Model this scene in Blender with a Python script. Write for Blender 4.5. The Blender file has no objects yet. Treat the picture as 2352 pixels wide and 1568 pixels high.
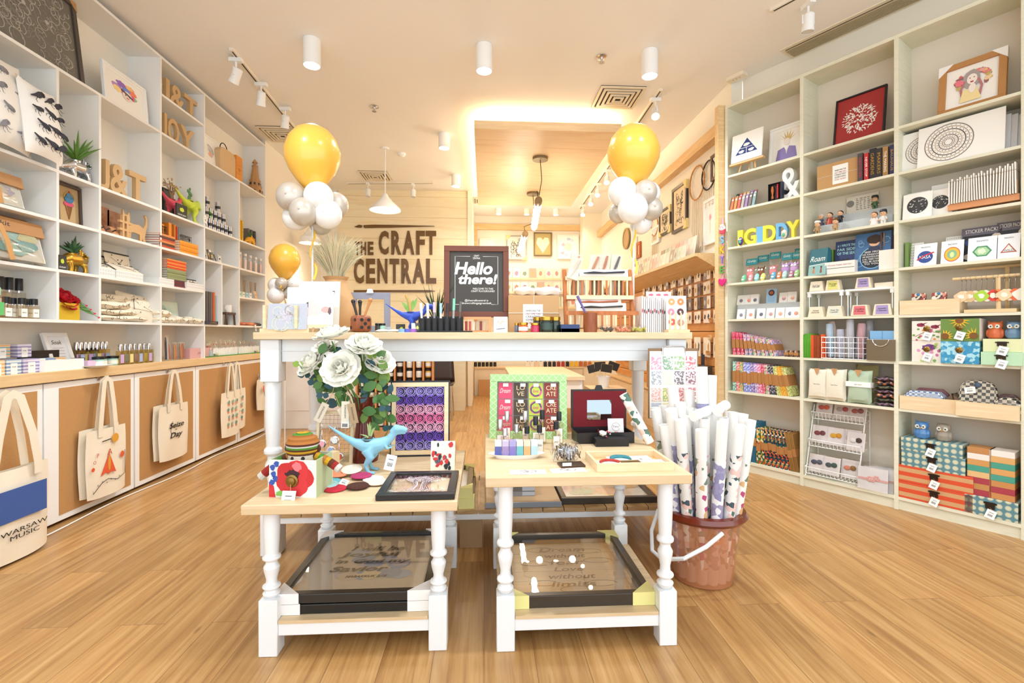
import bpy,bmesh,math,random
from mathutils import Vector,Matrix,Euler
SC=bpy.context.scene
COL=SC.collection
PI=math.pi
EYE=1.15;YAW=math.radians(3.3);FPX=1110.0;HOR=765.0
cd=bpy.data.cameras.new('camera');cam=bpy.data.objects.new('camera',cd);COL.objects.link(cam)
cam.location=(0,0,EYE);cam.rotation_euler=(PI/2,0,-YAW)
cd.sensor_width=36;cd.lens=FPX/2352*36;cd.shift_y=-(784-HOR)/2352;cd.clip_start=.02
SC.camera=cam
vs=SC.view_settings
vs.view_transform='Standard';vs.look='None';vs.gamma=1;vs.use_curve_mapping=False;vs.exposure=.52
w=bpy.data.worlds.new('world');SC.world=w;w.use_nodes=True
w.node_tree.nodes['Background'].inputs[0].default_value=(.86,.935,1.0,1)
w.node_tree.nodes['Background'].inputs[1].default_value=1.75
def light(name,kind,loc,energy,col,rot=(0,0,0),**k):
    l=bpy.data.lights.new(name,kind);l.energy=energy;l.color=col
    for a,b in k.items():setattr(l,a,b)
    o=bpy.data.objects.new(name,l);COL.objects.link(o);o.location=loc;o.rotation_euler=rot
    return o
CEIL=3.4
COOL=(.87,.94,1);WARM=(1,.91,.78)
for i,(x,y,e,c)in enumerate([(-1.32,3.79,80,COOL),(0,3.79,75,COOL),(1.32,3.79,80,COOL),(-.45,5.5,26,WARM),(-.4,6.92,28,WARM),
                                  (-1.32,1.6,75,COOL),(0.2,1.9,45,COOL),(1.32,1.5,75,COOL),(-.6,8.6,18,WARM),(.35,8.7,16,WARM),(1.0,8.7,16,WARM),(1.6,8.7,16,WARM)]):
    light('downlight_beam','SPOT',(x,y,CEIL-.22 if y<8 else CEIL-.13),e,c,spot_size=2.5,spot_blend=.9,shadow_soft_size=.06)
def ray(px,py=HOR):
    a=(px-1176)/FPX;b=(HOR-py)/FPX;s,c=math.sin(YAW),math.cos(YAW)
    return Vector((a*c+s,-a*s+c,b))
def onz(px,py,z):
    r=ray(px,py);t=(z-EYE)/r.z;return Vector((0,0,EYE))+r*t
def ony(px,py,y):
    r=ray(px,py);t=y/r.y;return Vector((0,0,EYE))+r*t
class Frame:
    """a vertical display plane: local +x is the viewer's right, +y goes into the wall"""
    def __init__(s,o,rz):
        s.o=Vector((o[0],o[1],0));s.rz=rz
        s.u=Vector((math.cos(rz),math.sin(rz),0));s.n=Vector((-math.sin(rz),math.cos(rz),0))
    def uz(s,px,py=HOR,d=0):
        r=ray(px,py);t=(s.o.dot(s.n)+d)/r.dot(s.n);p=Vector((0,0,EYE))+r*t
        return(p-s.o).dot(s.u),p.z
    def at(s,u,d,z):return s.o+s.u*u+s.n*d+Vector((0,0,z))
    def span(s,x0,x1,top,z,d=0):
        u0,_=s.uz(x0,HOR,d);u1,_=s.uz(x1,HOR,d);xm=(x0+x1)/2
        return s.at((u0+u1)/2,d,z),u1-u0,s.uz(xm,top,d)[1]-z
XL=-2.55
FL=Frame((XL,0),PI/2)
FR=Frame((2.151,3.922),math.radians(-59.18))
XM=2.2
FM=Frame((XM,4.05),-PI/2)
class FY(Frame):
    def __init__(s,y):Frame.__init__(s,(0,y),0)
_mats={}
def lin(h):
    v=[int(h[i:i+2],16)/255 for i in(0,2,4)]
    return[x/12.92 if x<=.04045 else((x+.055)/1.055)**2.4 for x in v]+[1]
def nodes(m):return m.node_tree.nodes,m.node_tree.links,m.node_tree.nodes['Principled BSDF']
def mc(h,rough=.55,metal=0,trans=0,alpha=1,emit=0,coat=0,name=None):
    k=(h,rough,metal,trans,alpha,emit,coat)
    if k in _mats:return _mats[k]
    m=bpy.data.materials.new(name or 'm_'+h);m.use_nodes=True;b=m.node_tree.nodes['Principled BSDF']
    b.inputs['Base Color'].default_value=lin(h);b.inputs['Roughness'].default_value=rough;b.inputs['Metallic'].default_value=metal
    b.inputs['Transmission Weight'].default_value=trans;b.inputs['Alpha'].default_value=alpha;b.inputs['Coat Weight'].default_value=coat
    if emit:b.inputs['Emission Color'].default_value=lin(h);b.inputs['Emission Strength'].default_value=emit
    _mats[k]=m;return m
def tex_mat(name,kind,cols,scale=(10,10,10),rough=.6,bump=0,coord='Object',stops=None,detail=3,dist=0,interp=None,wave=None):
    """procedural: kind noise|voronoi|wave|checker -> colour ramp"""
    if name in _mats:return _mats[name]
    m=bpy.data.materials.new(name);m.use_nodes=True;n,l,b=nodes(m)
    tc=n.new('ShaderNodeTexCoord');mp=n.new('ShaderNodeMapping');l.new(tc.outputs[coord],mp.inputs[0]);mp.inputs['Scale'].default_value=scale
    if kind=='noise':
        t=n.new('ShaderNodeTexNoise');t.inputs['Scale'].default_value=1;t.inputs['Detail'].default_value=detail;t.inputs['Distortion'].default_value=dist;out=t.outputs['Fac']
    elif kind=='voronoi':
        t=n.new('ShaderNodeTexVoronoi');t.inputs['Scale'].default_value=1;sp=n.new('ShaderNodeSeparateColor');l.new(t.outputs['Color'],sp.inputs[0]);out=sp.outputs[0]
    elif kind=='dots':
        t=n.new('ShaderNodeTexVoronoi');t.inputs['Scale'].default_value=1;t.inputs['Randomness'].default_value=dist;out=t.outputs['Distance']
    elif kind=='checker':
        t=n.new('ShaderNodeTexChecker');t.inputs['Scale'].default_value=1;out=t.outputs['Fac']
    elif kind=='brick':
        t=n.new('ShaderNodeTexBrick');t.inputs['Scale'].default_value=1;out=t.outputs['Fac']
    else:
        t=n.new('ShaderNodeTexWave');t.inputs['Scale'].default_value=1;t.inputs['Distortion'].default_value=dist;t.inputs['Detail'].default_value=detail
        if wave:t.bands_direction=wave
        out=t.outputs['Fac']
    l.new(mp.outputs[0],t.inputs['Vector'])
    r=n.new('ShaderNodeValToRGB');l.new(out,r.inputs[0]);e=r.color_ramp.elements
    st=stops or[i/(max(1,len(cols)-1))for i in range(len(cols))]
    if interp:r.color_ramp.interpolation=interp
    while len(e)<len(cols):e.new(.5)
    for i,c in enumerate(cols):e[i].position=st[i];e[i].color=lin(c)
    l.new(r.outputs[0],b.inputs['Base Color']);b.inputs['Roughness'].default_value=rough
    if bump:
        bp=n.new('ShaderNodeBump');bp.inputs['Strength'].default_value=bump;bp.inputs['Distance'].default_value=.002;l.new(out,bp.inputs['Height']);l.new(bp.outputs[0],b.inputs['Normal'])
    _mats[name]=m;return m
def wood(name,c1,c2,scale=(3,40,40),rough=.45,bump=.1,dist=.6):
    return tex_mat(name,'noise',[c1,c2,c1],scale,rough,bump,stops=[.3,.55,.8],detail=5,dist=dist)
def clear_mat(name,tint='ffffff',gloss=.12,rough=.05,fac=None):
    """thin clear plastic or sheet glass: mostly see-through with a reflection"""
    if name in _mats:return _mats[name]
    m=bpy.data.materials.new(name);m.use_nodes=True;n,l,b=nodes(m);out=n['Material Output']
    tr=n.new('ShaderNodeBsdfTransparent');tr.inputs[0].default_value=lin(tint);gl=n.new('ShaderNodeBsdfGlossy');gl.inputs['Roughness'].default_value=rough
    mx=n.new('ShaderNodeMixShader');
    if fac is None:
        lw=n.new('ShaderNodeLayerWeight');lw.inputs[0].default_value=.12;mt=n.new('ShaderNodeMath');mt.operation='MULTIPLY_ADD';mt.use_clamp=True;l.new(lw.outputs['Facing'],mt.inputs[0]);mt.inputs[1].default_value=.5;mt.inputs[2].default_value=gloss*.6;l.new(mt.outputs[0],mx.inputs[0])
    else:mx.inputs[0].default_value=fac
    l.new(tr.outputs[0],mx.inputs[1]);l.new(gl.outputs[0],mx.inputs[2]);l.new(mx.outputs[0],out.inputs[0]);_mats[name]=m;return m
_tc={}
def text_geo(s,ext,bold):
    k=(s,ext,bold)
    if k not in _tc:
        cu=bpy.data.curves.new('t','FONT');cu.body=s;cu.extrude=ext;cu.offset=bold;cu.resolution_u=3;cu.align_x='CENTER';cu.space_line=.95
        o=bpy.data.objects.new('t',cu);me=bpy.data.meshes.new_from_object(o)
        vs_=[v.co.copy()for v in me.vertices];fs_=[list(p.vertices)for p in me.polygons]
        xs=[v.x for v in vs_]or[0];ys=[v.y for v in vs_]or[0]
        _tc[k]=(vs_,fs_,min(xs),max(xs),min(ys),max(ys))
        bpy.data.objects.remove(o);bpy.data.curves.remove(cu);bpy.data.meshes.remove(me)
    return _tc[k]
class MB:
    def __init__(s):s.v=[];s.f=[];s.m=[];s.M=Matrix()
    def t(s,loc=(0,0,0),rot=(0,0,0),sc=(1,1,1)):s.M=Matrix.LocRotScale(Vector(loc),Euler(rot),Vector(sc));return s
    def add(s,vs_,fs_,m):
        o=len(s.v);s.v+=[s.M@Vector(v)for v in vs_];s.f+=[[i+o for i in f]for f in fs_];s.m+=[m]*len(fs_);return s
    def box(s,x0,x1,y0,y1,z0,z1,m):
        return s.add([(x,y,z)for x in(x0,x1)for y in(y0,y1)for z in(z0,z1)],[(0,1,3,2),(4,6,7,5),(0,4,5,1),(2,3,7,6),(0,2,6,4),(1,5,7,3)],m)
    def bx(s,c,d,m,rot=(0,0,0)):
        k=s.M;s.M=k@Matrix.LocRotScale(Vector(c),Euler(rot),None);s.box(-d[0]/2,d[0]/2,-d[1]/2,d[1]/2,-d[2]/2,d[2]/2,m);s.M=k;return s
    def lathe(s,prof,m,c=(0,0),n=16,closed=True):
        vs_=[];fs_=[];L=len(prof)
        for(r,z)in prof:
            for i in range(n):a=2*PI*i/n;vs_.append((c[0]+r*math.cos(a),c[1]+r*math.sin(a),z))
        for j in range(L-1):
            for i in range(n):fs_.append((j*n+i,j*n+(i+1)%n,(j+1)*n+(i+1)%n,(j+1)*n+i))
        if closed:fs_.append(tuple(range(n))[::-1]);fs_.append(tuple((L-1)*n+i for i in range(n)))
        return s.add(vs_,fs_,m)
    def cyl(s,c,r,z0,z1,m,n=14,r2=None):return s.lathe([(r,z0),(r if r2 is None else r2,z1)],m,c,n)
    def tube(s,pts,r,m,n=6,caps=True):
        pts=[Vector(p)for p in pts];k=len(pts);rs=r if isinstance(r,(list,tuple))else[r]*k;vs_=[];fs_=[];up=None
        for i,p in enumerate(pts):
            d=(pts[min(i+1,k-1)]-pts[max(i-1,0)])
            d=d.normalized()if d.length>1e-9 else Vector((0,0,1))
            if up is None:up=Vector((0,0,1))if abs(d.z)<.9 else Vector((1,0,0))
            a=d.cross(up).normalized();b=a.cross(d).normalized();up=b
            for j in range(n):t=2*PI*j/n;vs_.append(p+(a*math.cos(t)+b*math.sin(t))*rs[i])
        for i in range(k-1):
            for j in range(n):fs_.append((i*n+j,i*n+(j+1)%n,(i+1)*n+(j+1)%n,(i+1)*n+j))
        if caps:fs_.append(tuple(range(n))[::-1]);fs_.append(tuple((k-1)*n+j for j in range(n)))
        return s.add(vs_,fs_,m)
    def prism(s,pts,y0,y1,m):
        """outline (x,z) extruded from y0 to y1"""
        n=len(pts);vs_=[(x,y0,z)for x,z in pts]+[(x,y1,z)for x,z in pts]
        return s.add(vs_,[tuple(range(n)),tuple(range(2*n-1,n-1,-1))]+[(i,i+n,(i+1)%n+n,(i+1)%n)for i in range(n)],m)
    def flat(s,pts,y,m,th=.0006):return s.prism(pts,y-th,y,m)
    def ribbon(s,pts,wd,y,m,th=.0006):
        """a painted or printed stroke in the x-z plane"""
        k=len(pts);ws=wd if isinstance(wd,(list,tuple))else[wd]*k;L=[];R=[]
        for i in range(k):
            a=pts[max(i-1,0)];b=pts[min(i+1,k-1)];dx,dz=b[0]-a[0],b[1]-a[1];q=math.hypot(dx,dz)or 1;nx,nz=-dz/q*ws[i]/2,dx/q*ws[i]/2
            L.append((pts[i][0]+nx,pts[i][1]+nz));R.append((pts[i][0]-nx,pts[i][1]-nz))
        for i in range(k-1):s.prism([L[i],L[i+1],R[i+1],R[i]],y-th,y,m)
        return s
    def ball(s,c,r,m,n=12,k=8):
        if not isinstance(r,(list,tuple)):r=(r,r,r)
        vs_=[(c[0],c[1],c[2]-r[2])];fs_=[]
        for j in range(1,k):
            p=PI*j/k-PI/2
            for i in range(n):a=2*PI*i/n;vs_.append((c[0]+r[0]*math.cos(p)*math.cos(a),c[1]+r[1]*math.cos(p)*math.sin(a),c[2]+r[2]*math.sin(p)))
        vs_.append((c[0],c[1],c[2]+r[2]));T_=len(vs_)-1
        for i in range(n):fs_.append((0,1+(i+1)%n,1+i));fs_.append((T_,1+(k-2)*n+i,1+(k-2)*n+(i+1)%n))
        for j in range(k-2):
            for i in range(n):a=1+j*n;fs_.append((a+i,a+(i+1)%n,a+n+(i+1)%n,a+n+i))
        return s.add(vs_,fs_,m)
    def grid(s,fn,nu,nv,m,th=0):
        vs_=[fn(i/nu,j/nv)for j in range(nv+1)for i in range(nu+1)];w_=nu+1
        return s.add(vs_,[(j*w_+i,j*w_+i+1,(j+1)*w_+i+1,(j+1)*w_+i)for j in range(nv)for i in range(nu)],m)
    def text(s,t,h,x,z,y,m,w=None,shear=0,bold=0,ext=.0004,plane='xz',rot=0):
        """lettering h high (whole block), centred at x,z, standing ext in front of y; plane xy lies flat at height y"""
        vs_,fs_,a,b,c,d=text_geo(t,1,bold);k=h/max(d-c,1e-6);kx=k if w is None else w/max(b-a,1e-6);out=[]
        cr,sr=math.cos(rot),math.sin(rot)
        for v in vs_:
            X=(v.x-(a+b)/2)*kx+(v.y-(c+d)/2)*k*shear;Z=(v.y-(c+d)/2)*k;X,Z=X*cr-Z*sr,X*sr+Z*cr
            if plane=='xz':out.append((x+X,y-ext*(v.z+1)/2 if v.z else y-ext/2,z+Z))if False else out.append((x+X,y-ext*(1+v.z)/2,z+Z))
            else:out.append((x+X,z+Z,y+ext*(1+v.z)/2))
        return s.add(out,fs_,m)
    def build(s,name,parent=None,bevel=0,smooth=True,flip=True,subd=0,solid=0):
        me=bpy.data.meshes.new(name);me.from_pydata([tuple(v)for v in s.v],[],s.f);ms=[]
        for m in s.m:
            if m not in ms:ms.append(m)
        for m in ms:me.materials.append(m)
        ix={m:i for i,m in enumerate(ms)}
        me.polygons.foreach_set('material_index',[ix[m]for m in s.m])
        if flip:
            bm=bmesh.new();bm.from_mesh(me);bmesh.ops.recalc_face_normals(bm,faces=bm.faces);bm.to_mesh(me);bm.free()
        if smooth:
            me.polygons.foreach_set('use_smooth',[True]*len(me.polygons));me.set_sharp_from_angle(angle=math.radians(35))
        me.update();o=bpy.data.objects.new(name,me);COL.objects.link(o)
        if parent:o.parent=parent
        if solid:q=o.modifiers.new('s','SOLIDIFY');q.thickness=solid;q.offset=0
        if subd:q=o.modifiers.new('u','SUBSURF');q.levels=subd;q.render_levels=subd
        if bevel:q=o.modifiers.new('b','BEVEL');q.width=bevel;q.segments=2;q.limit_method='ANGLE';q.angle_limit=math.radians(40)
        return o
def props(o,label,cat,group=None):
    o['label']=label;o['category']=cat
    if group:o['group']=group
    return o
def T(name,label,cat,loc=(0,0,0),rz=0,group=None,rx=0,ry=0):
    o=bpy.data.objects.new(name,None);o.empty_display_size=.05;COL.objects.link(o);o.location=loc;o.rotation_euler=(rx,ry,rz)
    return props(o,label,cat,group)
def S(name,mb,label,cat,loc=(0,0,0),rz=0,group=None,rx=0,ry=0,**k):
    o=mb.build(name,**k);o.location=loc;o.rotation_euler=(rx,ry,rz);return props(o,label,cat,group)
def ST(name,mb,**k):
    o=mb.build(name,**k);o['kind']='structure';return o
def dup(root,loc,rz=None,label=None,group=None,rx=None,ry=None,sc=None):
    r=root.copy();COL.objects.link(r);r.location=loc;e=list(r.rotation_euler)
    if rz is not None:e[2]=rz
    if rx is not None:e[0]=rx
    if ry is not None:e[1]=ry
    r.rotation_euler=e
    if sc:r.scale=sc if isinstance(sc,(list,tuple))else(sc,)*3
    if label:r['label']=label
    if group:r['group']=group
    for ch in list(root.children):
        c=ch.copy();COL.objects.link(c);c.parent=r
        for g in ch.children:d=g.copy();COL.objects.link(d);d.parent=c
    return r
ORD=['first','second','third','fourth','fifth','sixth','seventh','eighth','ninth','tenth','eleventh','twelfth','thirteenth','fourteenth','fifteenth','sixteenth','seventeenth','eighteenth','nineteenth','twentieth']
def nth(i,n):
    if i==0:return 'leftmost'
    if i==n-1:return 'rightmost'
    return ORD[i]+' from left' if i<=n/2 else(ORD[n-1-i]+' from right')
def blob(cx,cz,rx,rz,seed=0,n=14,rough=.25):
    R=random.Random(seed);return[(cx+rx*math.cos(2*PI*i/n)*(1+R.uniform(-rough,rough)),cz+rz*math.sin(2*PI*i/n)*(1+R.uniform(-rough,rough)))for i in range(n)]
def disc(cx,cz,r,n=16,rz=None):return[(cx+r*math.cos(2*PI*i/n),cz+(rz or r)*math.sin(2*PI*i/n))for i in range(n)]
def rect(x0,x1,z0,z1):return[(x0,z0),(x1,z0),(x1,z1),(x0,z1)]
def arc(cx,cz,r,a0,a1,n=12):return[(cx+r*math.cos(math.radians(a0+(a1-a0)*i/n)),cz+r*math.sin(math.radians(a0+(a1-a0)*i/n)))for i in range(n+1)]
WHITE=mc('f4f4f2',.45);WHT2=mc('fafaf7',.6);BLACK=mc('16161a',.4);KRAFT=mc('b8895a',.8);PAPER=mc('f6f3ec',.7);DARK=mc('2b211d',.4)
CHROME=mc('d8d8dc',.15,1);GOLD=mc('c9a044',.3,1);BRASS=mc('8a6f3c',.35,1);PINE=wood('pine','e8cfa0','dcb883');LPINE=wood('pale_pine','f0dcb8','e6caa0')
CLEAR=clear_mat('clear_plastic');GLASS=clear_mat('sheet_glass',gloss=.05,rough=.01);FROST=mc('e8eef0',.3,0,.0,.45)
CANVAS=tex_mat('canvas','noise',['e6d8bf','f0e6d2'],(200,200,200),.9,.3)
SC.cycles.max_bounces=9;SC.cycles.diffuse_bounces=4;SC.cycles.glossy_bounces=3;SC.cycles.transmission_bounces=6;SC.cycles.transparent_max_bounces=14
SC.cycles.caustics_reflective=False;SC.cycles.caustics_refractive=False;SC.cycles.sample_clamp_indirect=5;SC.cycles.adaptive_threshold=.04;SC.cycles.use_adaptive_sampling=True
# ================================================================ builders shared by many things
RND=random.Random(7)
def framed(label,loc,rz,w,h,fw=.02,fd=.02,fm=None,art=None,lean=-.1,board=None,glass=False,mat=0,corners=None,group=None,name='framed_picture',cat='picture frame',th=None):
    """a framed picture standing on its lower edge; local x right, z up"""
    fm=fm or DARK;t=T(name,label,cat,loc,rz,group,rx=lean)
    x=w/2
    MB().box(-x,x,0,fd,0,fw,fm).box(-x,x,0,fd,h-fw,h,fm).box(-x,-x+fw,0,fd,fw,h-fw,fm).box(x-fw,x,0,fd,fw,h-fw,fm).build('frame',t,bevel=.002)
    b=MB().box(-x+fw,x-fw,fd*.45,fd*.9,fw,h-fw,board or PAPER)
    if art:b.t((0,fd*.45,h/2));art(b,w-2*fw,h-2*fw);b.t()
    b.build('picture',t)
    if mat:MB().box(-x+fw,x-fw,fd*.3,fd*.44,fw,fw+mat,PAPER).box(-x+fw,x-fw,fd*.3,fd*.44,h-fw-mat,h-fw,PAPER).box(-x+fw,-x+fw+mat,fd*.3,fd*.44,fw+mat,h-fw-mat,PAPER).box(x-fw-mat,x-fw,fd*.3,fd*.44,fw+mat,h-fw-mat,PAPER).build('mount',t)
    if glass:MB().box(-x+fw,x-fw,fd*.15,fd*.2,fw,h-fw,GLASS).build('glass',t)
    if corners:
        c=corners[1];s=corners[0]
        for(sx,sz)in corners[2]:
            X=sx*(x+.002);Z=h+.002 if sz>0 else-.002
            MB().prism([(X,Z),(X-sx*s,Z),(X,Z-sz*s)],-.003,fd+.003,c).build('corner_protector',t)
    return t
def boxy(name,label,cat,loc,rz,w,d,h,m,art=None,group=None,bevel=.001,yaw=0,rx=0,lid=0):
    b=MB().box(-w/2,w/2,0,d,0,h,m)
    if art:b.t((0,0,h/2));art(b,w,h);b.t()
    if not lid:return S(name,b,label,cat,loc,rz+yaw,group,rx=rx,bevel=bevel)
    t=T(name,label,cat,loc,rz+yaw,group);MB().box(-w/2,w/2,0,d,0,h*lid,m).build('body',t,bevel=bevel);b.build('lid',t)
    return t
def book(label,loc,rz,th,h,d,m,spine=None,sm=None,group=None,rx=0,ry=0,up=True):
    """spine faces the viewer"""
    t=T('book',label,'book',loc,rz,group,rx,ry)
    c=.002;b=MB().box(-th/2,-th/2+c,0,d,0,h,m).box(th/2-c,th/2,0,d,0,h,m).box(-th/2+c,th/2-c,0,c,0,h,m)
    if spine:b.t((0,0,h/2),(0,PI/2,0));b.text(spine,th*.5,0,0,-.0002,sm or GOLD,w=h*.7);b.t()
    b.build('cover',t)
    MB().box(-th/2+c,th/2-c,c,d-.003,.003,h-.003,PAPER).build('pages',t)
    return t
def bottle(label,loc,rz,w,h,liquid,cap,lab=None,d=None,group=None,round_=False,cap_w=.5,txt=None,name='bottle',cat='bottle',caph=.25):
    t=T(name,label,cat,loc,rz,group);d=d or w;bh=h*(1-caph)*.92
    if round_:MB().lathe([(w*.48,0),(w/2,bh*.05),(w/2,bh*.85),(w*.42,bh*.95),(w*.22,bh)],liquid,(0,d/2),16).build('body',t)
    else:MB().box(-w/2,w/2,0,d,0,bh,liquid).build('body',t,bevel=w*.06)
    MB().cyl((0,d/2),w*.16,bh,h*(1-caph),CHROME).build('neck',t)
    MB().lathe([(w*cap_w/2,h*(1-caph)),(w*cap_w/2,h*.99),(w*cap_w*.46,h)],cap,(0,d/2),16).build('cap',t)
    if lab:
        k=MB().box(-w*.36,w*.36,-.0008,-.0002,bh*.12,bh*.75,lab)
        if txt:k.text(txt,bh*.09,0,bh*.45,-.0008,BLACK,w=w*.45)
        k.build('label',t)
    return t
def jar(label,loc,rz,r,h,m,lid,lab=None,group=None):
    t=T('jar',label,'jar',loc,rz,group)
    MB().lathe([(r*.9,0),(r,h*.06),(r,h*.66),(r*.85,h*.75),(r*.85,h*.8)],m,n=20).build('body',t)
    MB().lathe([(r*.96,h*.76),(r*.98,h*.98),(r*.9,h)],lid,n=24).build('lid',t)
    if lab:MB().lathe([(r+.0008,h*.16),(r+.0008,h*.56)],lab,n=20,closed=False).build('label',t)
    return t
def pillow_mb(w,h,th,m,n=14,p=.55,mb=None,wob=0,seed=0):
    mb=mb or MB();R=random.Random(seed);ph=R.uniform(0,6)
    def f(sg):
        def g(u,v):
            a=2*u-1;b=2*v-1;e=((1-a*a)*(1-b*b));e=max(e,0)**p
            X=a*w/2*(1-.06*(1-b*b));Z=h/2+b*h/2*(1-.06*(1-a*a))
            return(X,sg*(th/2*e)+wob*math.sin(7*u+ph)*math.sin(6*v+ph),Z)
        return g
    return mb.grid(f(-1),n,n,m).grid(f(1),n,n,m)
def strap(pts,wd,m,th=.002,mb=None,axis=(0,1,0)):
    """a flat band following 3-D points, its width lying in the plane across `axis`"""
    mb=mb or MB();P=[Vector(p)for p in pts];A=Vector(axis);vs_=[];k=len(P)
    for i,p in enumerate(P):
        d=(P[min(i+1,k-1)]-P[max(i-1,0)]).normalized();s=d.cross(A);s=s.normalized()if s.length>1e-6 else Vector((1,0,0));nn=s.cross(d).normalized()
        for a,c in((-1,-1),(1,-1),(1,1),(-1,1)):vs_.append(p+s*a*wd/2+nn*c*th/2)
    fs_=[(i*4+j,i*4+(j+1)%4,i*4+4+(j+1)%4,i*4+4+j)for i in range(k-1)for j in range(4)]+[(3,2,1,0),tuple((k-1)*4+j for j in range(4))]
    return mb.add(vs_,fs_,m)
def tote(label,loc,rz,w,h,art=None,hl=.28,n=2,m=None,th=.035,yaw=0,gap=.26,hook=True,twist=0,group=None,sw=.03,extra=0):
    """canvas tote hanging from a hook; origin at the hook, bag hangs below; local -y faces the viewer"""
    m=m or CANVAS;t=T('tote_bag',label,'bag',loc,rz+yaw,group)
    top=-hl
    def body(mb,th,off=0,m=m):
        def f(sg):
            def g(u,v):
                a=2*u-1;e=max((1-a*a),0)**.6*(.35+.65*math.sin(min(1,v*1.25)*PI*.5))
                z=top-h*v
                return(a*w/2*(1+.02*math.sin(5*v+a)),off+sg*th/2*e+.004*math.sin(9*u+4*v),z-.012*math.sin(PI*u)*(v>.95))
            return g
        mb.grid(f(-1),12,12,m).grid(f(1),12,12,m)
    b=MB();body(b,th)
    if extra:b.M=Matrix.Translation((-.02,.03,.012));body(b,th*.8);b.M=Matrix()
    bo=b.build('body',t)
    if art:
        a=MB();a.t((0,-th*.5-.004,top-h/2));art(a,w,h);a.build('artwork',t)
    for sg in(-1,1):
        y=sg*th*.35
        pts=[(-w*gap,y,top-.05),(-w*gap,y,top+.0),(-w*gap*.75,y*.9,top+hl*.45),(-w*.08,y*.6,-.02),(0,y*.5,.0),(w*.08,y*.6,-.02),(w*gap*.75,y*.9,top+hl*.45),(w*gap,y,top),(w*gap,y,top-.05)]
        strap(pts,sw,m).build('handle',t)
    return t
def cloth_bundle(label,loc,rz,w,h,d,m,band,lean=0,group=None,bh=.38,name='folded_cloth',cat='cloth'):
    """folded cloth held by a paper band, narrow fold side to the viewer"""
    t=T(name,label,cat,loc,rz,group,ry=lean)
    b=MB();k=3
    for i in range(k):
        x0=-w/2+w*i/k;b.box(x0+.0004,x0+w/k-.0004,0,d,.0,h*(1-.02*(i%2)),m)
    b.build('cloth',t,bevel=w*.12)
    o_=RND.uniform(-.05,.05);MB().box(-w/2-.0012,w/2+.0012,-.0015,d+.001,h*(.5-bh/2+o_),h*(.5+bh/2+o_),band).build('paper_band',t)
    return t
def letter3d(name,ch,label,cat,loc,rz,h,d,m,w=None,bold=.02,group=None,yaw=0,rx=0):
    vs_,fs_,a,b,c,e=text_geo(ch,.5,bold);k=h/(e-c);kx=k if w is None else w/(b-a)
    mb=MB().add([((v.x-(a+b)/2)*kx,d/2-v.z*d,(v.y-c)*k)for v in vs_],fs_,m)
    return S(name,mb,label,cat,loc,rz+yaw,group,rx=rx,flip=False)
def price_tag(mb,x,y,z,w=.03,h=.04,rot=0,rx=-.2):
    k=mb.M;mb.M=k@Matrix.LocRotScale(Vector((x,y,z)),Euler((rx,rot,0)),None);W=w/2
    mb.box(-W,W,0,.0008,-h,0,PAPER)
    for i in range(6):mb.box(-W*.5+i*W*.17,-W*.5+i*W*.17+W*.08,-.0006,0,-h*.75,-h*.5,BLACK)
    mb.box(-W*.5,W*.5,-.0006,0,-h*.32,-h*.28,BLACK);mb.M=k
def leafy(mb,base,n,L,wd,m,up=.9,seed=1,curl=.4,spread=1):
    """a rosette of blade leaves"""
    R=random.Random(seed)
    for i in range(n):
        a=2*PI*i/n+R.uniform(-.3,.3);e=R.uniform(.25,up);l_=L*R.uniform(.7,1.05);pts=[]
        for j in range(5):
            q=j/4;out=l_*q*(1-e)*spread*(1+curl*q);zz=l_*q*(e+.2)-curl*.3*l_*q*q
            pts.append((base[0]+out*math.cos(a),base[1]+out*math.sin(a),base[2]+zz))
        mb.tube(pts,[wd*.7,wd,wd*.8,wd*.5,wd*.08],m,5)
    return mb
def blade(mb,p0,p1,wd,m,th=.0012,bend=.0):
    """one flat pointed leaf"""
    a=Vector(p0);b=Vector(p1);d=b-a;s=d.cross(Vector((0,1,0)));s=s.normalized()if s.length>1e-5 else Vector((1,0,0));nn=s.cross(d).normalized();L=[];R_=[];
    prof=[.15,.8,1,.75,.0];vs_=[]
    for i,q in enumerate(prof):
        c=a+d*(i/4)+nn*bend*math.sin(PI*i/4);vs_+=[c+s*wd/2*q+nn*th,c-s*wd/2*q+nn*th,c-s*wd/2*q-nn*th,c+s*wd/2*q-nn*th]
    return mb.add(vs_,[(i*4+j,i*4+(j+1)%4,i*4+4+(j+1)%4,i*4+4+j)for i in range(4)for j in range(4)]+[(3,2,1,0),(16,17,18,19)],m)
def petals(k,c,tilt,r,m,seed=1,lv=5):
    R=random.Random(seed);B_=Matrix.LocRotScale(Vector(c),Euler(tilt),None)
    for L in range(lv):
        n=[3,4,5,6,7][L];rr=r*[.06,.16,.28,.42,.56][L];e=[.1,.3,.55,.85,1.15][L];hh=r*[.6,.62,.62,.6,.56][L]
        for i in range(n):
            a=2*PI*i/n+L*.7+R.uniform(-.15,.15);k.M=B_@Matrix.LocRotScale(Vector((rr*math.cos(a),rr*math.sin(a),-.02*L*r)),Euler((0,0,a)),None)@Matrix.Rotation(e,4,'Y')
            wd=r*(.45+.13*L);ru=R.uniform(-.3,.3)
            k.grid(lambda u,v:(.1*r*math.sin(PI*v)*(.5)+.12*r*v*v*(L>2)-.12*r*(2*u-1)**2,(u-.5)*wd*(.35+.9*math.sin(PI*min(.12+v*.72,1))),v*hh-.15*hh+.03*r*math.sin(8*u+ru)),6,5,m)
    k.M=Matrix();return k
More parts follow.
